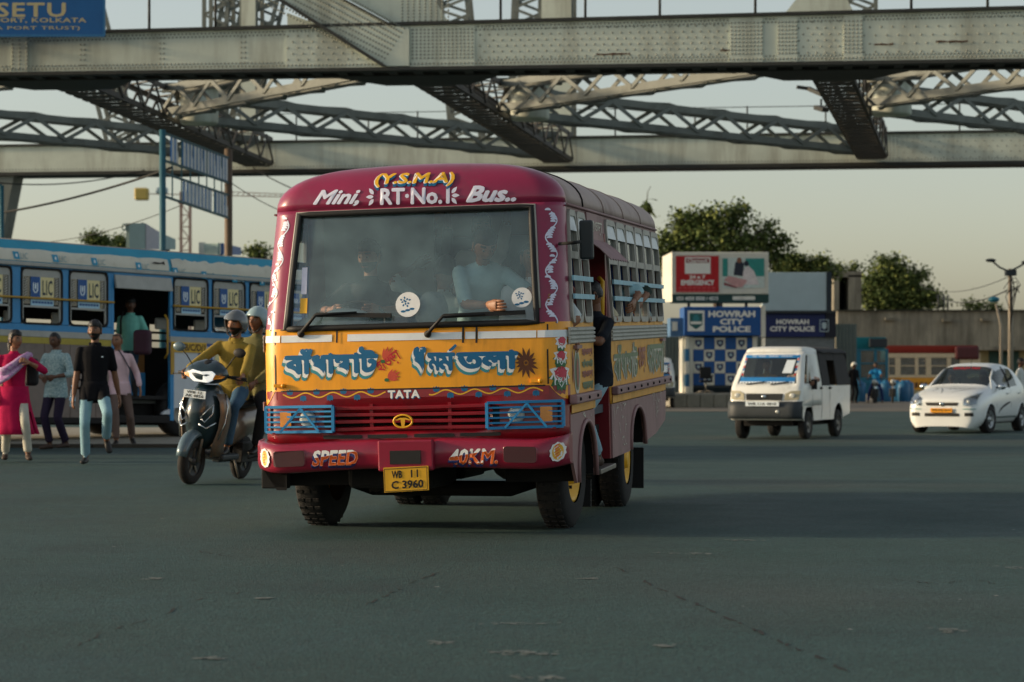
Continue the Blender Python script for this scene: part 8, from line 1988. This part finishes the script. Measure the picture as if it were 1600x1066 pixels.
person('person', 'man in bright blue shirt sitting on a motorcycle by the far buses', p, R(-12), H=1.72, pelvis=(0, .95, .92), ankles=((.3, .75, .09), (-.3, .75, .09)), kneepole=((.7, -1, .2), (-.7, -1, .2)), hands=((.3, .38, 1.02), (-.3, .38, 1.02)), elbowpole=((1, .3, -.3), (-1, .3, -.3)), skin=2, shirt=cloth('bright_blue', '#2f8fc4'), trousers=cloth('deep_blue', '#1b2a5a'), hair='full', vox=.02)
for k, px in enumerate((1343, 1376, 1384, 1408, 1417, 1425)):
    q_ = MB(); q_.lathe([(0, .001), (0, .25), (.04, .27), (.4, .28), (.8, .27), (.84, .22), (.9, .1), (.95, .1), (.95, .001)], (0, 0, 0), 'Z', 18); o = q_.build('water_drum', mat('drum_blue', '#1d5f86', .5, var=.15)); o.location = (xpx(px, 104.5 + .25 * (k % 2)), 104.5 + .5 * (k % 2) + (.0 if k < 3 else .9), gk(px, 104)); tag(o, ('blue drum just right of the traffic policeman', 'blue drum directly right of the man in bright blue', 'blue drum just left of the lone dark motorcycle', 'blue drum just right of the lone dark motorcycle', 'blue drum, middle of the three beyond the lone dark motorcycle', 'blue drum nearest to the hatchback mirror')[k], 'drum', 'blue drums before the far buses')
p = (xpx(1594, 66), 66, gk(1594, 66))
person('person', 'person in white shirt behind the rear of the white hatchback', p, R(60), H=1.70, skin=2, shirt=cloth('white_loose', '#c9cdca'), trousers=SH['charcoal'], hair='full', sleeve=.6, vox=.02)
# street lamp
DL = 76
M_pole = mat('galvanised_pole', '#9a8f7f', .55, metal=.3, var=.15, scale=3)
sl = thing('street_lamp', 'tall street lamp with two arms beside the white hatchback', 'street lamp', (xpx(1579, DL), DL, gk(1579, DL)))
O = sl.location; W = lambda px, py, d=0: Vector((xpx(px, DL), DL + d, zpx(py, DL))) - O
q_ = MB(); q_.tube([Vector((0, 0, 0)), W(1579, 500), W(1578, 420)], [.10, .075, .06], 10); q_.build('pole', M_pole, parent=sl)
for a, b, c in (((1578, 425), (1562, 418), (1550, 408)), ((1578, 424), (1592, 417), (1602, 411))):
    q_ = MB(); q_.tube([W(*a), W(*b), W(*c)], .03, 7); ar = q_.build('arm', M_plast, parent=sl); q_ = MB(); d = -1 if c[0] < 1578 else 1; q_.ball(W(c[0] + 2 * d, c[1] - 1), (.17, .11, .06), 12, 8); q_.build('lamp_head', M_plast, parent=ar)
q_ = MB(); q_.box(W(1571, 431, -.15), W(1587, 422, .15)); q_.build('junction_box', M_plast, parent=sl)
r_ = random.Random(2)
for k in range(9):
    a = W(1578 + r_.uniform(-2, 2), 440 + r_.uniform(-6, 6), -.1); q_ = MB(); q_.tube([a, a + Vector((r_.uniform(-.25, .3), -.05, r_.uniform(-.3, .1))), a + Vector((r_.uniform(-.3, .35), 0, r_.uniform(-.4, .1))), W(1578, 455 + 8 * k, -.09)], .013, 5); q_.build('loose_cable', M_blk, parent=sl)
DL2 = 74
dp = thing('dish_lamp', 'shorter pole with a round dish lamp left of the street lamp', 'lamp', (xpx(1564, DL2), DL2, gk(1564, DL2))); O = dp.location
W2 = lambda px, py, d=0: Vector((xpx(px, DL2), DL2 + d, zpx(py, DL2))) - O
q_ = MB(); q_.tube([Vector((0, 0, 0)), W2(1564, 510), W2(1562, 500), W2(1556, 475)], [.06, .045, .04, .03], 8); q_.build('pole', M_pole, parent=dp)
q_ = MB(); q_.ball(W2(1553, 468), (.17, .17, .09), 16, 8); q_.build('dish', M_tealbus, parent=dp)
# sheet metal fence behind the kiosks
fe = thing('sheet_fence', 'dull green corrugated sheet fence behind the police kiosk', 'fence', (xpx(1120, 104), 104, gk(1120, 104))); O = fe.location; M_sheet = mat('sheet_green_grey', '#59645f', .7, var=.15, scale=2, dirt='#3f4440', dirt_amt=.3, dirt_scale=1.5, streak=True)
x = 1005.0; sp_ = None
while x < 1310:
    a = xpx(x, 104) - O.x; z1 = zpx(505, 104) - O.z
    if sp_ is None:
        q_ = MB(); q_.rings([[Vector((.9 * k / 24, .025 * math.cos(math.pi * k / 2), zz)) for k in range(25)] for zz in (0, z1)], 0, False, False); sp_ = q_.build('sheet_panel', M_sheet, parent=fe); sp_.location = (a, 0, 0)
    else: share(sp_, fe, (a, 0, .03 * ((int(x) % 3) - 1)))
    x += .92 / 104 * FPX
# ------------------------------------------------------------------ trees
M_leaf = [mat('leaf_' + str(k), c, .75, var=.25, scale=1.2, spec=.2) for k, c in enumerate(('#5d6a38', '#46552c', '#7b8346', '#34401f'))]
M_bark = mat('bark', '#4a3f32', .95, var=.25, scale=5, bump=.6, bscale=12)
def tree(name, label, px, D, base_py, blobs, leaf=.22, n=2600, seed=1, trunk=.22, frond=False):
    """blobs: (px,py,radius px x,radius px y); crown built of leaf clumps inside them"""
    r_ = random.Random(seed); z0 = gk(px, D); root = thing(name, label, 'tree', (xpx(px, D), D, z0)); O = root.location
    def W(px_, py_, d=0): return Vector((xpx(px_, D), D + d, zpx(py_, D))) - O
    cs = []; tot = sum(b[2] * b[3] for b in blobs); lv = MB(); tr = MB(); top = W(px, blobs[0][1] + blobs[0][3])
    tr.tube([Vector((0, 0, 0)), top * .5 + Vector((.1, 0, 0)), top], [trunk, trunk * .75, trunk * .5], 9)
    for bx, by, rx, ry in blobs:
        c = W(bx, by); Rx, Rz = rx / FPX * D, ry / FPX * D; tr.tube([top, top.lerp(c, .6) + Vector((r_.uniform(-.2, .2), r_.uniform(-.3, .3), 0)), c], [trunk * .45, trunk * .25, .03], 6)
        nc = max(5, int(n / 46 * rx * ry / tot))
        for _ in range(nc):
            while True:
                p = Vector((r_.uniform(-1, 1), r_.uniform(-1, 1), r_.uniform(-1, 1)))
                if .25 < p.length < 1: break
            q = c + Vector((p.x * Rx, p.y * Rx * .8, p.z * Rz)); cr = r_.uniform(.5, 1.0) * leaf * 3.0; mk = r_.choice((0, 0, 1, 1, 2, 3)); tr.tube([c.lerp(q, .2), q], [.03, .008], 4)
            for _ in range(46):
                d = Vector((r_.gauss(0, 1), r_.gauss(0, 1), r_.gauss(0, .8))); e = q + d * cr * .45; s_ = leaf * r_.uniform(.5, 1.1); u = Vector((r_.gauss(0, 1), r_.gauss(0, 1), r_.gauss(0, .6))).normalized(); w = u.cross(Vector((r_.gauss(0, 1), r_.gauss(0, 1), r_.gauss(0, 1)))).normalized()
                lv.add([e - u * s_ * .5, e + w * s_ * .28, e + u * s_ * .5, e - w * s_ * .28], [(0, 1, 2, 3)], mk if r_.random() < .75 else r_.randrange(4))
    tr.build('trunk', M_bark, parent=root); lv.build('crown', M_leaf, parent=root); return root
tree('broadleaf_tree', 'large dark broadleaf tree rising behind the hospital hoarding', 1120, 112, 600, [(1110, 375, 60, 42), (1165, 378, 42, 40), (1065, 388, 38, 38), (1130, 343, 42, 20), (1204, 402, 26, 32), (1040, 400, 28, 34), (1085, 345, 26, 17), (1192, 358, 20, 15), (1060, 345, 12, 12), (1222, 380, 10, 10), (1150, 328, 12, 8)], .26, 10500, 3, .35)
tree('broadleaf_tree', 'small pale green tree just right of the large dark tree', 1255, 118, 600, [(1245, 412, 20, 12), (1228, 415, 15, 12), (1282, 412, 13, 12), (1300, 425, 12, 8), (1262, 420, 20, 10)], .22, 4200, 5)
tree('broadleaf_tree', 'bushy green tree behind the low stained building', 1400, 152, 600, [(1385, 450, 38, 32), (1400, 425, 28, 24), (1425, 455, 32, 28), (1455, 470, 22, 16), (1360, 455, 22, 30), (1375, 415, 14, 12), (1440, 432, 10, 10), (1405, 475, 45, 14)], .28, 12000, 9, .3)
tree('broadleaf_tree', 'tiny bushes showing above the right end of the low building', 1530, 153, 600, [(1516, 478, 7, 9), (1530, 482, 5, 7), (1553, 480, 12, 7)], .22, 1000, 12, .08)
tree('broadleaf_tree', 'weeds growing on top of the stair tower', 1325, 143, 430, [(1312, 420, 6, 8), (1335, 420, 9, 6)], .2, 700, 15, .06)
# tall thin tree with drooping fronds behind the minibus roof
def frond_tree():
    D = 100; r_ = random.Random(8); root = thing('palm_tree', 'thin tree with drooping leaf fans beside the minibus roof', 'tree', (xpx(1010, D), D, gk(1010, D))); O = root.location
    W = lambda px, py, d=0: Vector((xpx(px, D), D + d, zpx(py, D))) - O
    q_ = MB(); q_.tube([Vector((0, 0, 0)), W(1012, 450), W(1010, 325)], [.14, .1, .05], 8); q_.tube([W(1010, 325), W(1012, 300), W(1017, 291)], [.03, .015, .01], 5); q_.build('trunk', M_bark, parent=root)
    lv = MB()
    for k in range(26):
        a = r_.uniform(0, 6.28); L = r_.uniform(.4, .75); el = r_.uniform(-1.1, .6); c = W(1010, r_.uniform(312, 345)); d = Vector((math.cos(a) * math.cos(el), math.sin(a) * math.cos(el), math.sin(el))); u = d.cross(Vector((0, 0, 1))).normalized(); pts = [c + d * (L * t) - Vector((0, 0, .35 * L * t * t)) for t in (0, .35, .7, 1.0)]; w = .10
        vs = []
        for i, p in enumerate(pts): ww = w * (.3, 1, .8, .08)[i]; vs += [p + u * ww, p - u * ww]
        lv.add(vs, [(0, 1, 3, 2), (2, 3, 5, 4), (4, 5, 7, 6)], r_.randrange(4))
    lv.build('crown', M_leaf, parent=root)
frond_tree()
for px, py, rx, ry, D, lab in ((142, 374, 9, 9, 120, 'small round treetop just above the blue bus roof'), (160, 378, 8, 5, 120, 'flat little treetop beside the round one above the bus'), (188, 379, 8, 6, 125, 'small dark bush left of the teal hoarding'), (400, 394, 16, 9, 110, 'dark bush between the blue hoarding and the painted minibus')):
    tree('broadleaf_tree', lab, px, D, 600, [(px, py, rx, ry), (px + rx * .5, py + 4, rx * .7, ry)], .2, 900, int(px), .1)
# ------------------------------------------------------------------ left background
M_teal = mat('hoarding_teal_back', '#8fa6a2', .7, var=.1, scale=1.5)
th = thing('slanted_hoarding', 'pale teal slanted hoarding behind the blue bus', 'billboard', (xpx(225, 90), 90, zpx(392, 90))); O = th.location
W = lambda px, py, d: Vector((xpx(px, d), d, zpx(py, d))) - O
for pts, m in ((((197, 349, 88), (222, 349, 90), (222, 390, 90), (197, 390, 88)), M_teal), (((223, 349.5, 90), (250, 366, 97), (250, 390, 97), (223, 390, 90)), mat('hoarding_lilac', '#a7a6b0', .7, var=.1)), (((251, 366, 97), (270, 374, 102), (270, 390, 102), (251, 390, 97)), M_teal)):
    q_ = MB(); q_.poly([W(*p) for p in pts]); q_.build('board_panel', m, parent=th, solid=.12)
q_ = MB(); q_.tube([W(222.5, 348, 90), W(222.5, 392, 90)], .05, 6); q_.build('edge_post', M_plast, parent=th)
q_ = MB(); q_.tube([W(194 + 3.2 * math.cos(2 * math.pi * k / 14), 355 + 5 * math.sin(2 * math.pi * k / 14), 88) for k in range(15)], .03, 6); q_.build('lamp_hoop', M_teal, parent=th)
for px in (205, 262): q_ = MB(); q_.tube([W(px, 390, 92), W(px, 392, 92) - Vector((0, 0, zpx(392, 92)))], .08, 8); q_.build('support_post', M_plast, parent=th)
bh = thing('blue_hoarding', 'small grey and blue hoarding box above the blue bus roof', 'billboard', (xpx(345, 95), 95, zpx(398, 95))); O = bh.location
W = lambda px, py, d: Vector((xpx(px, d), d, zpx(py, d))) - O
q_ = MB(); q_.poly([W(322, 381, 96), W(344, 380, 95), W(344, 398, 95), W(322, 398, 96)]); q_.build('board_panel', M_teal, parent=bh, solid=.1)
q_ = MB(); q_.poly([W(344.5, 380, 95), W(373, 387, 103), W(373, 399, 103), W(344.5, 398, 95)]); q_.build('board_panel', M_pblue, parent=bh, solid=.1)
q_ = MB(); q_.poly([W(311, 379, 99), W(321, 379, 99), W(321, 398, 99), W(311, 398, 99)]); q_.build('board_panel', M_offw, parent=bh, solid=.1)
q_ = MB(); q_.tube([W(345, 398, 96), W(345, 398, 96) - Vector((0, 0, zpx(398, 96)))], .09, 8); q_.build('support_post', M_plast, parent=bh)
# letter gantry on two posts
M_gpost = mat('gantry_post_teal', '#235a68', .6, var=.15); M_gpost2 = mat('gantry_post_rusty', '#6b5a49', .7, var=.25, scale=4)
gt = thing('letter_gantry', 'tall gantry of white edged blue letters on two posts seen edge on', 'sign', (xpx(255, 55), 55, 0)); O = gt.location
def GL(s_, z, t=0.0): a = Vector((xpx(254, 55), 55, 0)); b = Vector((xpx(357, 67), 67, 0)); d = (b - a); n = Vector((d.y, -d.x, 0)).normalized(); return a + d * s_ + Vector((0, 0, z)) + n * t - O
for s_, zt, m, w in ((0, zpx(203, 55), M_gpost, .075), (1, zpx(233, 67), M_gpost2, .11)): q_ = MB(); q_.tube([GL(s_, 0), GL(s_, zt)], w, 8); q_.build('post', m, parent=gt)
zr = [(zpx(207, 55), zpx(247, 67)), (zpx(250, 55), zpx(286, 67)), (zpx(270, 55) , zpx(305, 67)), (zpx(306, 55), zpx(341, 67))]
for a, b in zr: q_ = MB(); q_.bar(GL(0, a), GL(1, b), .05, .05); q_.build('frame_rail', M_gpost, parent=gt)
for k in range(9): s_ = k / 8; q_ = MB(); q_.bar(GL(s_, zr[3][0] + (zr[3][1] - zr[3][0]) * s_), GL(s_, zr[0][0] + (zr[0][1] - zr[0][0]) * s_), .03, .03); q_.build('frame_stay', M_gpost, parent=gt)
r_ = random.Random(6); M_lt = mat('letter_face_white', '#dfe3e6', .6); M_lb = mat('letter_side_blue', '#2f6fae', .5)
for row, (i0, i1), n, sa in ((0, (0, 1), 17, .1), (1, (2, 3), 13, .27)):
    for k in range(n):
        s_ = sa + (.98 - sa) * (k + .5) / n; za = zr[i0][0] + (zr[i0][1] - zr[i0][0]) * s_ - .04; zb = zr[i1][0] + (zr[i1][1] - zr[i1][0]) * s_ + .04; h = (za - zb); ds = .017 if row == 0 else .02
        if r_.random() < .1: continue
        q_ = MB(); a, b = GL(s_ - ds, zb, .03), GL(s_ + ds, za, .03); sh_ = r_.random()
        pts = [(s_ - ds, zb), (s_ + ds, zb), (s_ + ds, zb + h * (.45 if sh_ < .3 else 1)), (s_ + ds * .2, zb + h * (.55 if sh_ < .3 else 1)), (s_ + ds * .2, za), (s_ - ds, za)]
        q_.prism(pts, -.02, .02, lambda u, v, t: GL(u, v, t), 0); q_.m[0] = 0; q_.m[1] = 1
        q_.build('letter', [M_lb, M_lt], parent=gt)
# tower crane far away
M_crane = mat('crane_red_white', '#b9a294', .7, var=.2, scale=.15, c2='#a0705e'); M_cry = mat('crane_counterweight', '#c6ab5a', .7, var=.15)
cr = thing('tower_crane', 'distant tower crane with lattice mast and yellow counterweight', 'crane', (xpx(290, 320), 320, 0)); O = cr.location; D = 320
W = lambda px, py, d=0: Vector((xpx(px, D), D + d, zpx(py, D))) - O
q_ = MB()
for s_ in (-1, 1):
    for d in (-.6, .6): q_.bar(Vector((s_ * .6, d, 0)), Vector((s_ * .6, d, W(290, 300).z)), .22, .22)
n = 16
for k in range(n): z = W(290, 300).z * k / n; z2 = W(290, 300).z * (k + 1) / n; e = 1 if k % 2 else -1; q_.bar(Vector((-.6 * e, -.6, z)), Vector((.6 * e, -.6, z2)), .14, .14); q_.bar(Vector((-.6, -.6, z)), Vector((.6, -.6, z)), .14, .14); q_.bar(Vector((-.9, -.7, z)), Vector((.9, -.7, z)), .12, .16) if k % 3 == 0 else None
q_.build('mast', M_crane, parent=cr)
q_ = MB(); q_.bar(W(228, 303), W(500, 309), .12, .12); q_.bar(W(290, 297), W(500, 306), .10, .10)
for k in range(24): x = 294 + 8.4 * k; q_.bar(W(x, 303.2 + .02 * (x - 228)), W(x + 4.2, 297.5 + .042 * (x - 290)), .07, .07)
q_.build('jib', M_crane, parent=cr)
q_ = MB(); q_.box(W(211, 313, -.8), W(232, 294, .8)); q_.build('counterweight', M_cry, parent=cr, bevel=.2)
q_ = MB(); q_.box(W(244, 303, -.6), W(262, 293, .6)); q_.build('cab', M_paleb, parent=cr, bevel=.2)
# overhead cables
M_cable = mat('cable_black', '#1c1f1f', .7)
def cable(label, a, b, sag, r_=.012, n=14):
    A, B = P(*a), P(*b); pts = [A.lerp(B, t) - Vector((0, 0, sag * 4 * t * (1 - t))) for t in [k / n for k in range(n + 1)]]
    o = MB().tube([p - A for p in pts], r_, 6).build('overhead_cable', M_cable); o.location = A; tag(o, label, 'cable')
cable('thick overhead cable sloping up from the left edge to the gantry', (-20, 336, 60), (268, 262, 56), .12, .028)
cable('cable hanging under the far bridge chord from the left edge', (-20, 284, 78), (226, 266, 80), .25, .022)
cable('thin cable rising from behind the bus to the gantry', (60, 380, 80), (330, 300, 66), .25, .012)
cable('pair of thin cables right of the gantry reaching the minibus, upper', (395, 262, 80), (470, 300, 70), .05, .018)
cable('thin cable from the rusty gantry post to the minibus', (360, 285, 67), (480, 345, 60), .1, .012)
cable('cable from the street lamp to the left above the low building', (1577, 452, 76), (1470, 466, 110), .3, .02)
cable('second higher cable from the street lamp to the left', (1577, 432, 76), (1440, 448, 110), .35, .012)
pa = thing('edge_post', 'thin dark post at the left edge above the blue bus', 'post', (xpx(3, 58), 58, 0)); q_ = MB(); q_.tube([Vector((0, 0, 0)), Vector((0, 0, zpx(290, 58)))], .05, 8); q_.build('pole', M_gpost, parent=pa); q_ = MB(); q_.tube([Vector((0, 0, zpx(290, 58))), Vector((-.12, 0, zpx(288, 58))), Vector((-.3, 0, zpx(289, 58)))], .03, 6); q_.build('arm', M_gpost, parent=pa)
for px, w3 in ((1466, 'leftmost'), (1475, 'middle'), (1481, 'rightmost')):
    q_ = MB(); a = Vector((xpx(px, 150), 150, zpx(488, 150))); q_.tube([Vector((0, 0, 0)), Vector((0, 0, 1.1))], .05, 6); q_.bar((-.15, 0, .95), (.15, 0, .95), .03, .03); o = q_.build('roof_mast', M_plast); o.location = a; tag(o, w3 + ' of three thin roof masts right of the bushy tree', 'mast', 'short roof masts')
